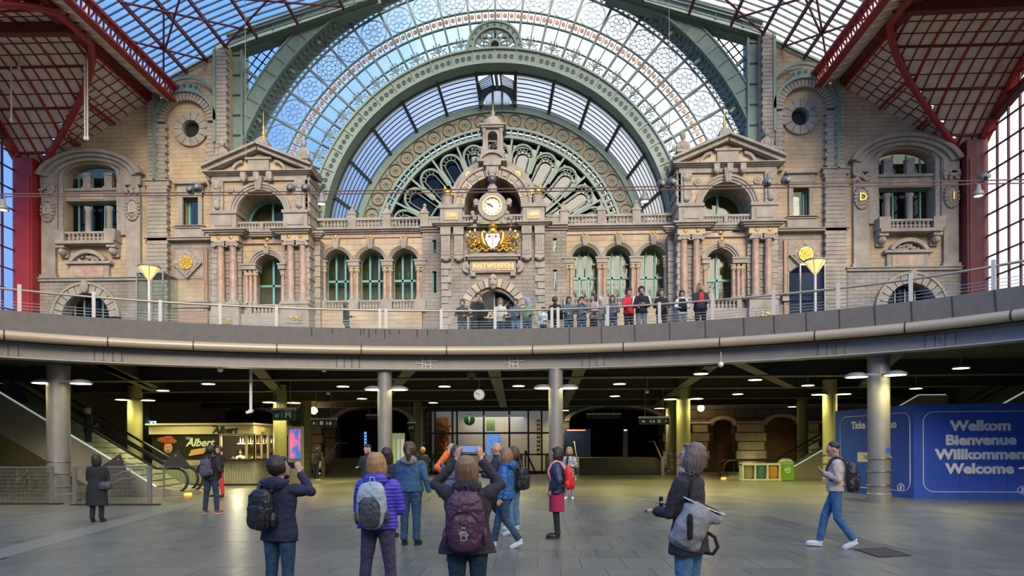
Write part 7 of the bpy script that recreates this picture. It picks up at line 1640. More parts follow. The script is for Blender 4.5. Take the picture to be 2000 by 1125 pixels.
# ================================================================== people
def cloth(name, col, rough=.85, bump=.5, scale=14, col2=None, quilt=0, stripes=None):
    m = mat(name, col, rough, col2=col2 or tuple(c*1.35+.004 for c in col), scale=scale, bump=bump, bscale=scale*1.3)
    if quilt or stripes:
        t = m.node_tree; b = t.nodes['Principled BSDF']; tc_ = t.nodes.new('ShaderNodeTexCoord'); w = t.nodes.new('ShaderNodeTexWave'); w.bands_direction = 'Z'; w.inputs['Scale'].default_value = quilt or 9; w.inputs['Distortion'].default_value = .6 if quilt else .3
        t.links.new(tc_.outputs['Object'], w.inputs['Vector'])
        if quilt: bp = t.nodes.new('ShaderNodeBump'); bp.inputs['Strength'].default_value = .35; bp.inputs['Distance'].default_value = .015; t.links.new(w.outputs['Fac'], bp.inputs['Height']); t.links.new(bp.outputs[0], b.inputs['Normal'])
        if stripes:
            ck_ = t.nodes.new('ShaderNodeTexChecker'); ck_.inputs['Scale'].default_value = 26; ck_.inputs['Color1'].default_value = (*col, 1); ck_.inputs['Color2'].default_value = (*stripes, 1); t.links.new(tc_.outputs['Object'], ck_.inputs['Vector']); t.links.new(ck_.outputs['Color'], b.inputs['Base Color'])
    return m
SKIN = mat('skin', (.47, .25, .17), .55, col2=(.54, .30, .21), scale=20)
LIP = mat('lip', (.42, .13, .11), .5); EYE = mat('eye_dark', (.02, .015, .012), .3)
def hairmat(name, c):
    m = bpy.data.materials.new(name); m.use_nodes = True; t = m.node_tree; b = t.nodes['Principled BSDF']; b.inputs['Roughness'].default_value = .45
    tc_ = t.nodes.new('ShaderNodeTexCoord'); mp = t.nodes.new('ShaderNodeMapping'); mp.inputs['Scale'].default_value = (70, 70, 7); n = t.nodes.new('ShaderNodeTexNoise'); n.inputs['Scale'].default_value = 1.5; n.inputs['Detail'].default_value = 3
    t.links.new(tc_.outputs['Object'], mp.inputs[0]); t.links.new(mp.outputs[0], n.inputs['Vector']); r = t.nodes.new('ShaderNodeValToRGB'); r.color_ramp.elements[0].position = .3; r.color_ramp.elements[1].position = .75
    r.color_ramp.elements[0].color = (*[x*.6 for x in c], 1); r.color_ramp.elements[1].color = (*[x*1.7+.01 for x in c], 1); t.links.new(n.outputs['Fac'], r.inputs[0]); t.links.new(r.outputs[0], b.inputs['Base Color'])
    bp = t.nodes.new('ShaderNodeBump'); bp.inputs['Strength'].default_value = .5; bp.inputs['Distance'].default_value = .01; t.links.new(n.outputs['Fac'], bp.inputs['Height']); t.links.new(bp.outputs[0], b.inputs['Normal']); return m
H_DK = hairmat('dark_brown_hair', (.016, .009, .006)); H_BR = hairmat('brown_hair', (.060, .028, .014)); H_BL = hairmat('blonde_hair', (.34, .18, .07)); H_LB = hairmat('light_brown_hair', (.20, .11, .055)); H_GR = hairmat('grey_brown_hair', (.13, .095, .078)); H_GY = hairmat('grey_hair', (.3, .28, .26))
NAVY = cloth('navy_cloth', (.012, .015, .045)); BLK = cloth('black_cloth', (.010, .010, .012)); JEAN = cloth('blue_denim', (.016, .045, .095), col2=(.03, .085, .16)); DJEAN = cloth('dark_denim', (.010, .028, .055)); LJEAN = cloth('light_denim', (.075, .17, .30)); DENJ = cloth('denim_jacket_cloth', (.022, .070, .155), col2=(.04, .12, .23)); PURP = cloth('purple_down', (.05, .035, .42), .45, quilt=7.5); PLUM = cloth('plum_trousers', (.045, .038, .085)); ANTH = cloth('anthracite_cloth', (.022, .020, .028)); BLUJ = cloth('blue_shell', (.012, .09, .27), .5); MAG = cloth('magenta_wool', (.34, .012, .07)); NVD = cloth('navy_down', (.015, .022, .06), .4, quilt=7.5); BEI = cloth('beige_knit', (.44, .34, .29)); ORG = cloth('orange_fleece', (.75, .16, .03)); REDC = cloth('red_cloth', (.55, .02, .03)); WHT = cloth('white_cloth', (.6, .6, .58)); GRYC = cloth('grey_cloth', (.16, .17, .18)); PNKC = cloth('dusty_pink_cloth', (.45, .30, .29)); OLVC = cloth('olive_green_cloth', (.16, .22, .15)); HOUND = cloth('houndstooth', (.03, .03, .03), stripes=(.6, .6, .58), bump=.1); CREC = cloth('cream_cloth', (.5, .48, .40)); SBLU = cloth('slate_blue_cloth', (.085, .11, .14)); DKGR = cloth('dark_green_cloth', (.03, .05, .045)); SHB = mat('black_shoe', (.012, .012, .012), .35); SHW = mat('white_shoe', (.72, .72, .74), .5); SOLE = mat('sole_white', (.6, .58, .55), .6)
clouds = bpy.data.textures.new('folds', 'CLOUDS'); clouds.noise_scale = .16; clouds.noise_depth = 2
def soft(mb, name, m, parent, vox, disp=0.0, smooth=3, label=None):
    o = mb.build(name, m, parent, smooth=True, label=label)
    r_ = o.modifiers.new('skin', 'REMESH'); r_.mode = 'VOXEL'; r_.voxel_size = vox; r_.use_smooth_shade = True
    s_ = o.modifiers.new('relax', 'SMOOTH'); s_.iterations = smooth; s_.factor = .5
    if disp: d = o.modifiers.new('folds', 'DISPLACE'); d.texture = clouds; d.strength = disp; d.mid_level = .5; d.texture_coords = 'LOCAL'
    return o
def hand(mb, w, d, n, sd, curl=.5, s=1.0):
    w, d, n = Vector(w), Vector(d).normalized(), Vector(n).normalized(); sv = d.cross(n).normalized(); n = sv.cross(d).normalized()
    rot = Matrix((sv, n, d)).transposed(); mb.ell(w+d*.055*s, (.040*s, .018*s, .055*s), 10, 7, rot=rot)
    for i, L in enumerate((.062, .074, .070, .054)):
        b0 = w+d*.085*s+sv*(i-1.5)*.0205*s; b1 = b0+(d*.8+n*.6*curl)*L*.5*s; b2 = b1+(d*(1-curl)+n*curl*1.2).normalized()*L*.5*s
        mb.tube([b0-d*.02*s, b0, b1, b2], [.010*s, .0098*s, .009*s, .0075*s], 7)
    t0 = w+d*.025*s+sv*sd*.028*s; t1 = t0+(d*.5+sv*sd*.8+n*.2).normalized()*.035*s; t2 = t1+(d*.9+sv*sd*.15+n*.4).normalized()*.028*s; mb.tube([t0, t1, t2], [.013*s, .011*s, .009*s], 7)
ARMS = {'down': ((.26, -.03, 1.13), (.27, .05, .88), (0, .15, -1), (-1, .2, 0)),
        'raised': ((.30, .14, 1.44), (.115, .24, 1.70), (-.35, .25, 1), (-.6, .8, 0)),
        'phone': ((.24, .12, 1.22), (.09, .27, 1.40), (-.2, .3, 1), (-.3, -1, 0)),
        'rail': ((.25, .08, 1.13), (.15, .31, 1.07), (-.1, 1, -.1), (0, 0, -1)),
        'front': ((.24, .06, 1.12), (.08, .27, 1.15), (-.5, 1, .1), (0, -.2, -1)),
        'pocket': ((.30, -.08, 1.13), (.20, .08, .93), (-.3, .5, -.8), (-1, 0, 0)),
        'behind': ((.27, -.12, 1.15), (.10, -.14, .95), (-1, 0, -.3), (0, -1, 0)),
        'face': ((.24, .12, 1.22), (.08, .17, 1.47), (-.2, -.1, 1), (0, -1, 0)),
        'wave': ((.30, .05, 1.30), (.22, .12, 1.56), (-.1, .1, 1), (-1, 0, 0))}
NP = 0
def person(label, px, Y, h, face, z=0.0, arms=('down', 'down'), legs='stand', top=('jacket', NAVY, .80), bottom=('trousers', JEAN), hair=('short', H_BR), shoes=SHB, tilt=0, turn=0, lean=0.0, vox=.016, wide=1.0, scarf=None, collar=None, hood=None, group=None, x=None, cat='person', cuffs=None, glove=None):
    global NP; NP += 1
    X = at(px, 880, Y).x if x is None else x
    k = h/1.75; root = thing('person', label, cat, (X, Y, z), R(face), group, local=True); root.scale = (k, k, k)
    T = lambda x, y, z: (x, y+(math.tan(R(lean))*(z-.9) if z > .9 else 0), z)
    M = lambda: MB(T)
    piv = Vector((0, -.01, 1.53)); HR = Matrix.Translation(piv) @ Matrix.Rotation(R(turn), 4, 'Z') @ Matrix.Rotation(R(tilt), 4, 'X') @ Matrix.Translation(-piv)
    def H(mb):
        mb.v = [tuple(HR @ Vector(v)) for v in mb.v]; return mb
    head = MB(); head.ell((0, .015, 1.638), (.076, .096, .116), 18, 12); head.ell((0, .045, 1.575), (.054, .058, .052), 12, 8); head.ell((0, .115, 1.622), (.015, .024, .026), 8, 6); head.ell((0, .10, 1.575), (.028, .02, .014), 8, 6); head.ell((0, .095, 1.545), (.025, .022, .02), 8, 6)
    for e_ in (-1, 1): head.ell((e_*.079, .005, 1.628), (.012, .022, .032), 8, 6); head.ell((e_*.03, .09, 1.655), (.03, .022, .014), 8, 5)
    H(head); body = M(); body.v += head.v; body.f += head.f
    body.tube([(0, -.015, 1.40), (0, .0, 1.50), (0, .012, 1.58)], [.07, .055, .054], 12)
    body.ell((0, 0, 1.27), (.15*wide, .10, .19), 14, 10); body.ell((0, 0, 1.05), (.12, .085, .17), 14, 10); body.ell((0, 0, .95), (.12, .085, .09), 14, 10); body.tube([(-.14*wide, 0, 1.385), (.14*wide, 0, 1.385)], .055, 10)
    J = []
    for sd, nm in ((-1, arms[0]), (1, arms[1])):
        a = ARMS[nm] if isinstance(nm, str) else nm; el, wr, hd, hn = a; f = lambda p: (p[0]*sd, p[1], p[2]); sh = (sd*.165*wide, 0, 1.385); el, wr = f(el), f(wr); J.append((sh, el, wr, f(hd), f(hn), sd))
        body.tube([sh, el, wr], [.045, .036, .026], 9); body.ell(el, (.037, .037, .037), 8, 6); hand(body, wr, f(hd), f(hn), -sd, .5)
    LG = []
    for sd in (-1, 1):
        if legs == 'stand': kn, an, to = (.105*sd, .015, .50), (.11*sd, -.015, .085), (.125*sd, .12, .03)
        elif legs == 'wide': kn, an, to = (.14*sd, .015, .50), (.17*sd, -.015, .085), (.20*sd, .12, .03)
        elif legs == 'walk':
            kn, an, to = ((.08*sd, .16, .52), (.08*sd, .24, .09), (.09*sd, .38, .04)) if sd > 0 else ((.08*sd, -.02, .50), (.08*sd, -.26, .14), (.08*sd, -.16, .03))
        elif legs == 'stride':
            kn, an, to = ((.08*sd, .16, .51), (.08*sd, .30, .09), (.09*sd, .43, .04)) if sd < 0 else ((.08*sd, .05, .50), (.08*sd, -.25, .13), (.08*sd, -.15, .03))
        hp = (.085*sd*wide, 0, .90); LG.append((hp, kn, an, to)); body.tube([hp, kn, an], [.060, .046, .034], 10); body.ell(kn, (.05, .05, .05), 8, 6); body.tube([an, to], [.035, .028], 8)
    bm_ = soft(body, 'body', SKIN, root, max(.010, vox*.6), smooth=2); bm_['label'] = 'bare skin'
    for e_ in (-1, 1): q = MB(); q.ell((e_*.030, .104, 1.642), (.011, .007, .007), 8, 5); H(q); q.T = T; q.build('eye', EYE, root, smooth=True)
    for e_ in (-1, 1): q = MB(); q.ell((e_*.031, .104, 1.664), (.019, .007, .004), 8, 4); H(q); q.T = T; q.build('eyebrow', hair[1], root)
    q = MB(); q.ell((0, .115, 1.578), (.022, .008, .006), 8, 5); H(q); q.T = T; q.build('mouth', LIP, root, smooth=True)
    # hair
    st, hm = hair; q = MB()
    if st != 'bald':
        q.ell((0, -.014, 1.672), (.092, .106, .112), 18, 12)
        if st == 'short': q.ell((0, -.045, 1.61), (.078, .062, .07), 14, 8); q.ell((0, .064, 1.732), (.072, .050, .034), 12, 6)
        if st == 'buzz': q = MB(); q.ell((0, -.008, 1.675), (.080, .098, .092), 16, 10)
        if st == 'bob': q.ell((0, -.035, 1.60), (.098, .082, .105), 16, 10); q.ell((.075, .02, 1.61), (.03, .045, .085), 10, 8); q.ell((-.075, .02, 1.61), (.03, .045, .085), 10, 8); q.ell((0, .06, 1.735), (.062, .045, .022), 12, 6)
        if st == 'long': q.ell((0, -.05, 1.56), (.105, .075, .17), 16, 10); q.ell((0, -.075, 1.42), (.10, .05, .15), 14, 8); q.ell((.078, .015, 1.56), (.03, .04, .14), 10, 8); q.ell((-.078, .015, 1.56), (.03, .04, .14), 10, 8)
        if st == 'pony': q.ell((0, -.05, 1.61), (.08, .06, .075), 14, 8); q.tube([(0, -.11, 1.66), (.02, -.17, 1.60), (.02, -.15, 1.48), (.0, -.14, 1.38)], [.03, .048, .055, .03], 9)
        if st in ('bob', 'long', 'short', 'pony'):
            rr = random.Random(NP); L_ = {'bob': .20, 'long': .34, 'short': .10, 'pony': .10}[st]; out = {'bob': 1.12, 'long': 1.10, 'short': 1.0, 'pony': 1.0}[st]
            for i in range(26):
                a = PI*(-.12+1.24*i/25)+rr.uniform(-.06, .06); cx, cy = cos(a), -sin(a); l = L_*rr.uniform(.8, 1.15)
                q.tube([(cx*.03, cy*.03-.01, 1.782), (cx*.075, cy*.085-.012, 1.745), (cx*.096, cy*.108-.012, 1.68), (cx*.097*out, cy*.105*out-.012, 1.68-l*.5), (cx*.085*out+rr.uniform(-.01, .01), cy*.085*out-.015, 1.68-l)], [.012, .016, .017, .016, .008], 6)
        if vox >= .02: q.ell((0, .005, 1.72), (.098, .108, .075), 16, 8); q.ell((0, .07, 1.738), (.075, .05, .036), 12, 6)
        H(q); q.T = T; soft(q, 'hair', hm, root, min(.010, vox*.8), disp=.012 if st != 'buzz' else 0, smooth=2)
    # lower clothes
    kind, bmx = bottom
    if kind == 'trousers':
        q = M(); q.ell((0, 0, .96), (.165*wide, .125, .11), 14, 8)
        for hp, kn, an, to in LG: q.tube([(hp[0], 0, .95), hp, kn, (an[0], an[1], an[2]+.01)], [.09, .098*wide, .072, .062], 12); q.ell(kn, (.072, .072, .072), 10, 6)
        soft(q, 'trousers', bmx, root, vox, disp=.018)
    else:
        q = M(); q.lathe([(.15, 1.02), (.17, .95), (.185, .80), (.19, .52), (.18, .52)], n=20, sx=1.0*wide, sy=.8); soft(q, 'skirt', bmx, root, vox, disp=.01)
        q = M()
        for hp, kn, an, to in LG: q.tube([hp, kn, an], [.08, .055, .042], 10); q.tube([an, to], [.04, .03], 8)
        soft(q, 'tights', BLK, root, vox)
    for hp, kn, an, to in LG:
        a, t = Vector(an), Vector(to); d = (t-a); ang = math.atan2(-d.x, d.y); pit = math.atan2(d.z+.055, math.hypot(d.x, d.y)); rot = Matrix.Rotation(ang, 3, 'Z') @ Matrix.Rotation(pit, 3, 'X'); c = (a+t)/2; c.z = max(.045, (a.z+t.z)/2-.01)
        q = MB(); q.ell(c+rot @ Vector((0, .02, .0)), (.047, .135, .042), 12, 8, e=.8, rot=rot); q.ell(a+Vector((0, 0, .01)), (.047, .055, .05), 10, 6); soft(q, 'shoe', shoes, root, max(.010, vox*.7)); 
        q = MB(); q.ell(c+rot @ Vector((0, .02, -.032)), (.050, .142, .014), 14, 6, e=.5, e2=.8, rot=rot); q.build('sole', SOLE if shoes is not SHB else SHB, root, smooth=True)
    # upper clothes
    kind, tm_, hem = top; q = M(); fl = .045 if kind == 'coat' else .012; puff = .018 if tm_ in (PURP, NVD) else 0
    q.lathe([(0, hem), (.185+fl+puff, hem), (.182+fl*.5+puff, max(hem+.12, .92)), (.168+puff, 1.10), (.182+puff, 1.28), (.165+puff, 1.39), (.10, 1.46), (.074, 1.50), (0, 1.50)], n=22, sx=1.05*wide, sy=.76)
    q.tube([(-.13*wide, 0, 1.375), (0, 0, 1.41), (.13*wide, 0, 1.375)], .074+puff*.6, 10)
    for sh, el, wr, hd, hn, sd in J:
        w_ = Vector(el).lerp(Vector(wr), .93); q.ell(sh, (.078+puff*.6, .078+puff*.6, .078+puff*.6), 12, 8); q.tube([sh, Vector(sh).lerp(Vector(el), .5), el, Vector(el).lerp(Vector(wr), .5), w_], [.080+puff, .070+puff, .060+puff, .054+puff, .048], 12); q.ell(el, (.061+puff, .061+puff, .061+puff), 10, 6)
    soft(q, {'jacket': 'jacket', 'coat': 'coat', 'sweater': 'sweater'}.get(kind, kind), tm_, root, vox, disp=.03)
    if hood: q = M(); q.ell((0, -.115, 1.46), (.15, .075, .085), 16, 8); q.tube([(-.11, -.06, 1.47), (-.085, .03, 1.48), (0, .075, 1.46), (.085, .03, 1.48), (.11, -.06, 1.47)], .035, 8); soft(q, 'hood', hood, root, vox, disp=.03)
    elif collar or kind != 'sweater':
        q = M(); q.lathe([(.072, 1.45), (.080, 1.45), (.076, 1.53), (.066, 1.53)], n=16); soft(q, 'collar', collar or tm_, root, vox*.8)
    if scarf: q = M(); q.lathe([(.06, 1.46), (.092, 1.47), (.088, 1.53), (.062, 1.54)], n=16, sy=1.05); q.tube([(.03, .085, 1.47), (.05, .15, 1.30), (.04, .15, 1.12)], [.035, .04, .03], 8); soft(q, 'scarf', scarf, root, vox*.8, disp=.02)
    return root
def carried(name, label, cat, pr, group=None):
    o = thing(name, label, cat, pr.location, pr.rotation_euler.z, group, local=True); o.scale = pr.scale; return o
def backpack(pr, label, m, lean=0, s=1.0, m2=None, x=0, one=False, accents=None, z=1.20):
    T = lambda x_, y, z_: (x_+x, y+(math.tan(R(lean))*(z_-.9) if z_ > .9 else 0), z_); o = carried('backpack', label, 'backpack', pr)
    q = MB(T); q.ell((0, -.235, z), (.155*s, .085*s, .25*s), 18, 14, e=.65); soft(q, 'main_compartment', m, o, .014, disp=.02)
    q = MB(T); q.ell((0, -.31, z-.08*s), (.118*s, .05*s, .15*s), 16, 10, e=.6); soft(q, 'front_pocket', m2 or m, o, .014, disp=.012)
    q = MB(T); q.tube([(-.10*s, -.335, z-.10), (-.105*s, -.34, z+.03*s), (-.05*s, -.345, z+.085*s), (.05*s, -.345, z+.085*s), (.105*s, -.34, z+.03*s), (.10*s, -.335, z-.10)], .005, 5); q.build('zip', BLACK, o)
    q = MB(T); q.tube([(-.145*s, -.27, z), (-.12*s, -.29, z+.17*s), (0, -.29, z+.225*s), (.12*s, -.29, z+.17*s), (.145*s, -.27, z)], .006, 5); q.build('zip', accents or BLACK, o)
    q = MB(T); q.tube([(-.03, -.2, z+.24*s), (-.02, -.21, z+.29*s), (.02, -.21, z+.29*s), (.03, -.2, z+.24*s)], .010, 6); q.build('top_loop', m, o)
    for e_ in ((-1,) if one else (-1, 1)):
        q = MB(T); q.tube([(e_*.085, -.17, z+.2*s), (e_*.105, -.09, 1.475), (e_*.115, .0, 1.50), (e_*.12, .085, 1.44), (e_*.135, .15, 1.30), (e_*.155, .10, 1.12), (e_*.15, -.06, 1.03), (e_*.12, -.17, 1.02)], [.026, .026, .028, .026, .022, .014, .010, .010], 8); soft(q, 'shoulder_strap', accents or m, o, .010)
    for e_ in (-1, 1): q = MB(T); q.ell((e_*.16*s, -.22, z-.12*s), (.028, .055, .09), 10, 8); q.build('side_pocket', m2 or m, o, smooth=True)
    return o
def phone(pr, label, loc, rz=0, w=.15, h=.075, lit=True, tiltx=0):
    o = carried('mobile_phone', label, 'phone', pr); q = MB(); q.ell(loc, (w/2, .006, h/2), 16, 8, e=.25); q.build('case', BLACK, o)
    q = MB(); q.box(loc[0]-w*.44, loc[0]+w*.44, loc[1]-.0085, loc[1]-.006, loc[2]-h*.42, loc[2]+h*.42); q.build('screen', emit('phone_screen', (.12, .2, .38), .8) if lit else BLACK, o); return o
# -- near figures
p = person('person in navy jacket with grey hood collar photographing, black backpack', 545, 7.3, 1.57, -14, arms=(((.23, .22, 1.43), (.05, .27, 1.56), (.2, .15, 1), (.3, .8, 0)), ((.34, .12, 1.36), (.10, .25, 1.58), (-.3, .15, 1), (-.6, .8, 0))), top=('jacket', NAVY, .80), bottom=('trousers', JEAN), hair=('short', H_DK), vox=.012, tilt=8, turn=-25, wide=1.12, hood=NAVY, collar=GRYC)
backpack(p, 'plain black backpack on the person in the navy jacket', cloth('black_nylon', (.014, .014, .017), .35), s=.95, x=-.08, z=1.17)
phone(p, 'black phone held up by the person in the navy jacket', (.0, .285, 1.655), lit=False)
p = person('woman with blonde bob in purple quilted down jacket seen from behind', 737, 7.5, 1.60, -4, arms=('front', 'front'), top=('jacket', PURP, .90), bottom=('trousers', PLUM), hair=('bob', H_BL), vox=.012, tilt=14, hood=PURP, wide=1.06, legs='wide')
backpack(p, 'light grey hiking backpack on the woman in purple', cloth('pale_grey_nylon', (.30, .36, .40), .6), m2=cloth('dark_grey_nylon', (.045, .048, .055), .5), s=1.08, accents=BLACK, z=1.18)
p = person('tall woman with wavy ponytail in denim jacket and jeans', 801, 12.3, 1.76, -6, arms=('front', ((.29, -.05, 1.14), (.33, .02, .90), (.1, .2, -1), (-1, 0, 0))), top=('jacket', DENJ, .92), bottom=('trousers', JEAN), hair=('pony', H_BR), vox=.013, tilt=10, collar=GRYC, hood=GRYC, wide=1.15)
p = person('person with long dark hair and navy jacket, half hidden behind the purple jacket', 757, 13.4, 1.67, -10, top=('jacket', NAVY, .85), hair=('long', H_DK), arms=('front', 'front'), tilt=12)
p = person('woman with light brown hair in dark coat raising a phone with both hands', 912, 6.4, 1.58, 0, arms=(((.33, .10, 1.47), (.12, .20, 1.73), (-.1, .15, 1), (-.6, .8, 0)), ((.33, .10, 1.47), (.12, .20, 1.73), (-.1, .15, 1), (-.6, .8, 0))), top=('coat', ANTH, .80), bottom=('trousers', DJEAN), hair=('bob', H_LB), vox=.012, tilt=26, hood=ANTH, wide=1.2)
bp_ = backpack(p, 'purple backpack with white pawprint emblem', cloth('plum_nylon', (.060, .022, .050), .45), s=1.2, accents=cloth('mauve_strap', (.16, .08, .15), .6), z=1.13)
q = MB()
for (cx, cz, r_) in ((0, -.17, .030), (-.028, -.13, .012), (-.008, -.115, .012), (.016, -.118, .012), (.034, -.14, .012)): q.tube([(cx+r_*cos(t), -.372, 1.16+cz+r_*sin(t)*.85) for t in [2*PI*k/14 for k in range(14)]], .0025, 4, closed=True)
q.tube([(-.01, -.372, 1.075), (-.02, -.372, 1.095), (0, -.372, 1.085), (.02, -.372, 1.095), (.012, -.372, 1.075)], .003, 4); q.build('paw_emblem', INK, bp_)
phone(p, 'dark phone held aloft in the centre showing the hall on its screen', (0, .25, 1.83), w=.17, h=.08)
p = person('person in orange hooded fleece partly hidden behind the raised arms', 893, 10.5, 1.68, 10, top=('jacket', ORG, .82), hair=('short', H_BR), arms=('raised', 'down'), tilt=10, hood=ORG)
backpack(p, 'grey-blue backpack on the person in orange', cloth('greyblue_nylon', (.06, .07, .13), .6), x=-.12)
p = person('woman with light bobbed hair in blue shell jacket walking left', 988, 12.0, 1.65, 78, arms=('down', 'down'), legs='walk', top=('jacket', BLUJ, .86), bottom=('trousers', JEAN), hair=('bob', H_LB), shoes=SHW, vox=.013, tilt=-6, hood=BLUJ, wide=1.12)
p = person('bald man in dark jacket looking left behind the blue jacket', 971, 13.6, 1.77, 80, arms=('front', 'pocket'), legs='stride', top=('jacket', NAVY, .84), bottom=('trousers', BLK), hair=('bald', H_DK), shoes=SHW, vox=.014, collar=ANTH)
p = person('woman with sunglasses pushed up on her hair behind the blue jacket', 1003, 14.6, 1.68, 60, top=('jacket', ANTH, .84), bottom=('trousers', LJEAN), hair=('bob', H_BR), shoes=SHW, arms=('front', 'down'))
sg_ = carried('sunglasses', 'dark sunglasses resting on the hair of the woman behind the blue jacket', 'sunglasses', p); q = MB(); q.ell((-.035, .075, 1.745), (.03, .012, .02), 10, 6); q.ell((.035, .075, 1.745), (.03, .012, .02), 10, 6); q.tube([(-.085, -.02, 1.70), (-.07, .06, 1.74), (.07, .06, 1.74), (.085, -.02, 1.70)], .005, 5); q.build('frame', BLACK, sg_)
backpack(p, 'black backpack between the blue jacket and the red skirt', cloth('black_nylon', (0, 0, 0)), z=1.1)
p = person('woman with dark bob, navy down jacket, magenta skirt and black tights', 1087, 13.3, 1.66, 82, arms=('pocket', 'pocket'), top=('jacket', NVD, .88), bottom=('skirt', MAG), hair=('bob', H_DK), vox=.013, scarf=REDC, wide=1.1)
backpack(p, 'bright red backpack on the woman in the magenta skirt', cloth('red_nylon', (.60, .012, .015), .5), s=.9, accents=cloth('pink_strap', (.6, .25, .3)), z=1.16)
p = person('blonde woman in black and white houndstooth coat', 1112, 23.5, 1.68, 165, arms=('front', 'down'), top=('coat', HOUND, .62), bottom=('trousers', GRYC), hair=('bob', H_BL), shoes=SHW, scarf=BLK)
hb = carried('handbag', 'black handbag at the side of the houndstooth coat', 'bag', p); q = MB(); q.ell((-.26, .02, .98), (.06, .15, .12), 12, 8, e=.6); q.build('body', BLK, hb, smooth=True); q = MB(); q.tube([(-.26, -.1, 1.06), (-.24, -.02, 1.40), (-.26, .12, 1.06)], .008, 6); q.build('strap', BLK, hb)
p = person('woman with grey-brown hair in dark wax jacket looking up left', 1345, 6.5, 1.68, 55, arms=(((.22, .10, 1.12), (.12, .28, 1.12), (-.3, 1, .15), (0, .2, -1)), ((.24, .06, 1.12), (.12, .25, 1.17), (-.3, 1, .3), (0, 0, -1))), top=('coat', ANTH, .74), bottom=('trousers', LJEAN), hair=('bob', H_GR), vox=.011, tilt=14, turn=18, scarf=cloth('red_print_scarf', (.55, .03, .06), stripes=(.5, .4, .5)), collar=cloth('striped_collar', (.01, .02, .06), stripes=(.15, .4, .6)), wide=1.15)
phone(p, 'black phone in the hand of the woman with the grey roll-top bag', (.10, .33, 1.19), w=.07, h=.12, lit=False)
# roll-top bag slung at her side
rb_ = carried('rolltop_bag', 'pale grey roll-top bag with black strap slung on the woman with grey hair', 'bag', p); rb_.rotation_euler.z = R(72); rb_.scale = [v*.9 for v in rb_.scale]; rb_.location.z = .10; rb_.location.x += .03; GB = cloth('pale_canvas', (.26, .245, .25), .75, bump=.3)
q = MB(); q.tube([(-.20, -.13, 1.20), (-.23, -.08, 1.12), (-.25, .0, .98), (-.24, .08, .84)], [.12, .155, .17, .13], 14); q.ell((-.22, -.12, 1.14), (.09, .21, .07), 14, 8, e=.7, rot=Matrix.Rotation(R(22), 3, 'X')); q.ell((-.23, .05, .86), (.11, .17, .09), 14, 8, e=.7, rot=Matrix.Rotation(R(22), 3, 'X')); soft(q, 'body', GB, rb_, .012, disp=.014, smooth=6)
q = MB(); q.ell((-.22, -.13, 1.215), (.075, .20, .02), 16, 6, e=.6, rot=Matrix.Rotation(R(24), 3, 'X')); q.build('open_mouth', BLK, rb_, smooth=True)
q = MB(); q.tube([(-.22+.08*cos(t), -.13+.21*sin(t), 1.22+.09*sin(t)) for t in [2*PI*k/20 for k in range(20)]], .008, 6, closed=True); q.build('white_rim', WHT, rb_)
for dy in (-.03, .03): q = MB(); q.tube([(-.24, .04+dy, 1.28), (-.235, .02+dy, 1.38), (-.17, .0+dy, 1.48), (-.12, -.02+dy, 1.50)], .014, 6); q.build('shoulder_strap', BLK, rb_, smooth=True)
q = MB(); q.ell((-.405, -.02, 1.02), (.014, .030, .13), 10, 8, e=.5); q.build('pull_strap', BLK, rb_, smooth=True)
q = MB(); q.tube([(-.20, -.16, .95), (-.20, -.24, .90), (-.20, -.27, .80), (-.20, -.22, .73), (-.20, -.14, .74)], .018, 8); q.build('dangling_strap', BLK, rb_, smooth=True)
p = person('man with cropped hair in beige sweater and blue jeans walking left', 1632, 12.0, 1.75, 72, arms=(((.25, -.02, 1.13), (.10, .19, 1.24), (-.5, .6, .6), (0, -1, .3)), ((.25, .0, 1.13), (.06, .20, 1.22), (-.5, .6, .6), (0, -1, .3))), legs='walk', top=('sweater', BEI, .93), bottom=('trousers', cloth('mid_denim', (.03, .10, .24), col2=(.055, .16, .33))), hair=('buzz', H_DK), shoes=SHW, vox=.013, tilt=-14)
backpack(p, 'black backpack with grey tassels on the man in the beige sweater', cloth('black_nylon', (0, 0, 0)), one=True, z=1.16)
p = person('person in long black coat with dark hair beside the glass barrier', 189, 16.3, 1.55, 12, arms=('front', 'front'), top=('coat', BLK, .42), bottom=('trousers', BLK), hair=('bob', H_DK), wide=1.15, tilt=8)
hb = carried('handbag', 'grey-black shoulder bag on the person in the long black coat', 'bag', p); q = MB(); q.ell((.23, -.12, .95), (.17, .07, .11), 14, 8, e=.55); q.build('body', cloth('slate_leather', (.035, .035, .045), .4), hb, smooth=True); q = MB(); q.tube([(.10, -.12, 1.03), (.15, -.08, 1.42), (.20, .0, 1.48), (.30, -.10, 1.04)], .010, 6); q.build('strap', BLACK, hb)
p = person('man in black hooded top and dark jeans, red-soled trainers', 412, 18.3, 1.76, -8, arms=('pocket', 'pocket'), top=('jacket', BLK, .88), bottom=('trousers', DJEAN), hair=('short', H_DK), shoes=mat('red_trainer', (.35, .06, .04), .5), hood=BLK, tilt=8, legs='wide')
backpack(p, 'small grey-violet backpack on the man in black', cloth('greyviolet_nylon', (.055, .055, .09), .7), z=1.2, s=.95)
p = person('person in bright red trousers hidden behind the man with the small backpack', 427, 25.0, 1.78, 160, arms=('front', 'front'), top=('jacket', BLK, .85), bottom=('trousers', REDC), hair=('short', H_BR), legs='wide')
p = person('man in leather jacket shading his eyes, by the left centre column', 717, 20.0, 1.77, 150, arms=('wave', 'front'), top=('jacket', ANTH, .88), hair=('short', H_DK), bottom=('trousers', JEAN), turn=10)
p = person('stooping person in black jacket and wide jeans under the platform sign', 617, 38.0, 1.78, -25, arms=('front', 'front'), top=('jacket', BLK, .85), bottom=('trousers', DJEAN), hair=('short', H_BR), shoes=SHW, lean=14)
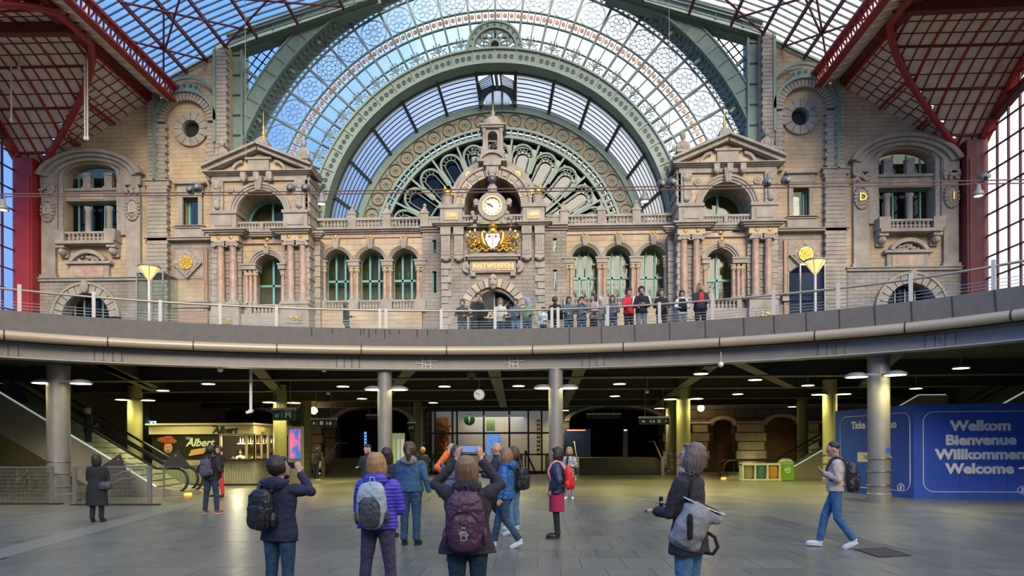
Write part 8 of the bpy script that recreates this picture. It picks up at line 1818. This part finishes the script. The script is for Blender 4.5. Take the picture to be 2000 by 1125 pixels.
p = person('blond person in black standing right of the waffle kiosk', 529, 36.5, 1.74, 120, arms=('front', 'front'), top=('jacket', BLK, .85), bottom=('trousers', BLK), hair=('short', H_BL), vox=.02)
p = person('fair-haired person in black left of the information office', 826, 30.0, 1.72, 10, arms=('front', 'front'), top=('coat', BLK, .60), bottom=('trousers', BLK), hair=('short', H_BL), vox=.02)
p = person('grey-haired person in black riding down the left escalator', 172, 26.2, 1.72, -80, z=1.52, arms=('front', 'rail'), top=('jacket', BLK, .82), bottom=('trousers', BLK), hair=('short', H_GY), vox=.02)
p = person('person in blue bending over at the top of the left escalator', 45, 26.2, 1.70, 80, z=2.75, arms=('front', 'front'), top=('jacket', NAVY, .82), bottom=('trousers', NAVY), hair=('short', H_BR), vox=.02, lean=42)
p = person('kiosk attendant in pale shirt behind the waffle counter', 470, 34.6, 1.66, 190, arms=('front', 'front'), top=('sweater', CREC, .9), bottom=('trousers', BLK), hair=('short', H_DK), vox=.022)
p = person('person just beyond the right edge whose hand reaches in before the hoarding', 2024, 17.7, 1.72, 90, arms=('front', 'front'), top=('jacket', GRYC, .85), hair=('short', H_BR), vox=.014)
# -- people on the upper level, leaning on the railing
BAL_P = [
 (676, 594, -75, 'man in dark green jacket walking right alone on the left of the railing', dict(top=('jacket', DKGR, .85), bottom=('trousers', JEAN), hair=('short', H_BR), arms=('down', 'front'), legs='stride')),
 (903, 588, 175, 'woman with tied dark hair in dark grey jacket, leftmost before the arch', dict(top=('jacket', ANTH, .85), hair=('short', H_DK), arms=('rail', 'rail'))),
 (934, 574, 190, 'bearded man in black looking down at his phone on the upper level', dict(top=('jacket', BLK, .85), bottom=('trousers', BLK), hair=('short', H_BR), arms=('phone', 'phone'), tilt=-18)),
 (977, 586, 180, 'woman in pale cream jacket before the entrance arch', dict(top=('jacket', CREC, .85), hair=('long', H_LB), arms=('rail', 'rail'))),
 (1007, 587, 170, 'boy in slate blue jacket leaning on the railing before the arch', dict(top=('jacket', SBLU, .9), bottom=('trousers', LJEAN), hair=('short', H_BR), arms=('rail', 'rail'))),
 (1030, 586, 165, 'person with light blue hood up and olive jacket', dict(top=('jacket', OLVC, .9), hair=('long', cloth('pale_blue_hood', (.25, .38, .6))), arms=('rail', 'rail'))),
 (1061, 603, 150, 'small child in white and black on the upper level', dict(top=('jacket', WHT, .9), bottom=('trousers', BLK), hair=('short', H_BR), arms=('rail', 'down'))),
 (1084, 583, -20, 'person in black vest over white sleeves, back turned, by double post', dict(top=('jacket', BLK, .85), bottom=('trousers', BLK), hair=('short', H_BR), arms=('down', 'down'))),
 (1111, 583, 195, 'girl with ponytail in grey-blue top right of the double post', dict(top=('jacket', SBLU, .85), hair=('pony', H_BR), arms=('rail', 'rail'))),
 (1136, 583, 180, 'girl holding both hands to her face', dict(top=('jacket', SBLU, .85), hair=('long', H_DK), arms=('face', 'face'))),
 (1160, 577, 130, 'woman with dark hair in dusty pink jacket', dict(top=('jacket', PNKC, .85), bottom=('trousers', BLK), hair=('long', H_DK), arms=('rail', 'rail'))),
 (1172, 584, 180, 'person in white bucket hat and grey top', dict(top=('jacket', GRYC, .85), bottom=('trousers', GRYC), hair=('short', WHT), arms=('rail', 'rail'))),
 (1196, 580, 170, 'girl with brown hair in dark blue-grey jacket left of the red sweater', dict(top=('jacket', SBLU, .85), hair=('long', H_BR), arms=('rail', 'rail'))),
 (1228, 567, 205, 'man in bright red sweater on the upper level', dict(top=('jacket', REDC, .88), bottom=('trousers', BLK), hair=('short', H_DK), arms=('rail', 'rail'))),
 (1253, 563, 180, 'young man in black cap and black and white track jacket', dict(top=('jacket', BLK, .88), bottom=('trousers', GRYC), hair=('short', BLK), arms=('front', 'front'), collar=BLK)),
 (1292, 568, 175, 'young man in black shirt right of the track jacket', dict(top=('sweater', BLK, .88), bottom=('trousers', BLK), hair=('short', H_BR), arms=('rail', 'rail'))),
 (1332, 571, 180, 'boy in white sleeves and black vest left of the blonde woman', dict(top=('jacket', WHT, .88), bottom=('trousers', GRYC), hair=('short', H_DK), arms=('rail', 'rail'))),
 (1368, 556, 182, 'blonde woman in red top and dark cardigan, rightmost at the railing', dict(top=('jacket', ANTH, .88), bottom=('trousers', BLK), hair=('long', H_BL), arms=('rail', 'rail'), wide=1.15)),
]
for px, py, face, lab, kw in BAL_P:
    r_ = on_edge(px, -.28, 600); pt, n_, _ = r_; Yp = pt.y; top = at(px, py, Yp).z; h = top-FZ+.04; h = max(1.05, min(1.95, h)); kw.setdefault('vox', .020)
    p = person(lab, px, Yp, h, face, z=FZ, x=pt.x, **kw)
    if px == 1368: q = MB(); q.ell((0, .10, 1.25), (.10, .06, .2), 12, 8); q.build('red_top', REDC, p, smooth=True)
    if px == 1084 or px == 1332: 
        q = MB(); q.lathe([(.19, .95), (.195, 1.28), (.17, 1.40), (.10, 1.46)], n=18, sy=.8); q.build('vest', BLK, p, smooth=True)
    if px == 1253:
        for e_ in (-1, 1): q = MB(); q.tube([(e_*.24, .02, 1.44), (e_*.31, .05, 1.12)], .035, 6); q.build('white_sleeve_stripe', WHT, p, smooth=True)
    if px == 934: phone(p, 'phone in the hands of the bearded man in black', (0, .33, 1.44), w=.07, h=.13, lit=False)
# ---- text becomes mesh
dg_ = bpy.context.evaluated_depsgraph_get()
for o in [o for o in bpy.data.objects if o.type == 'FONT']:
    me = bpy.data.meshes.new_from_object(o.evaluated_get(dg_)); n = link(o.name, me, None); n.parent = o.parent; n.matrix_parent_inverse = o.matrix_parent_inverse; n.location = o.location; n.rotation_euler = o.rotation_euler; n.scale = o.scale
    nm = o.name; bpy.data.objects.remove(o); n.name = nm
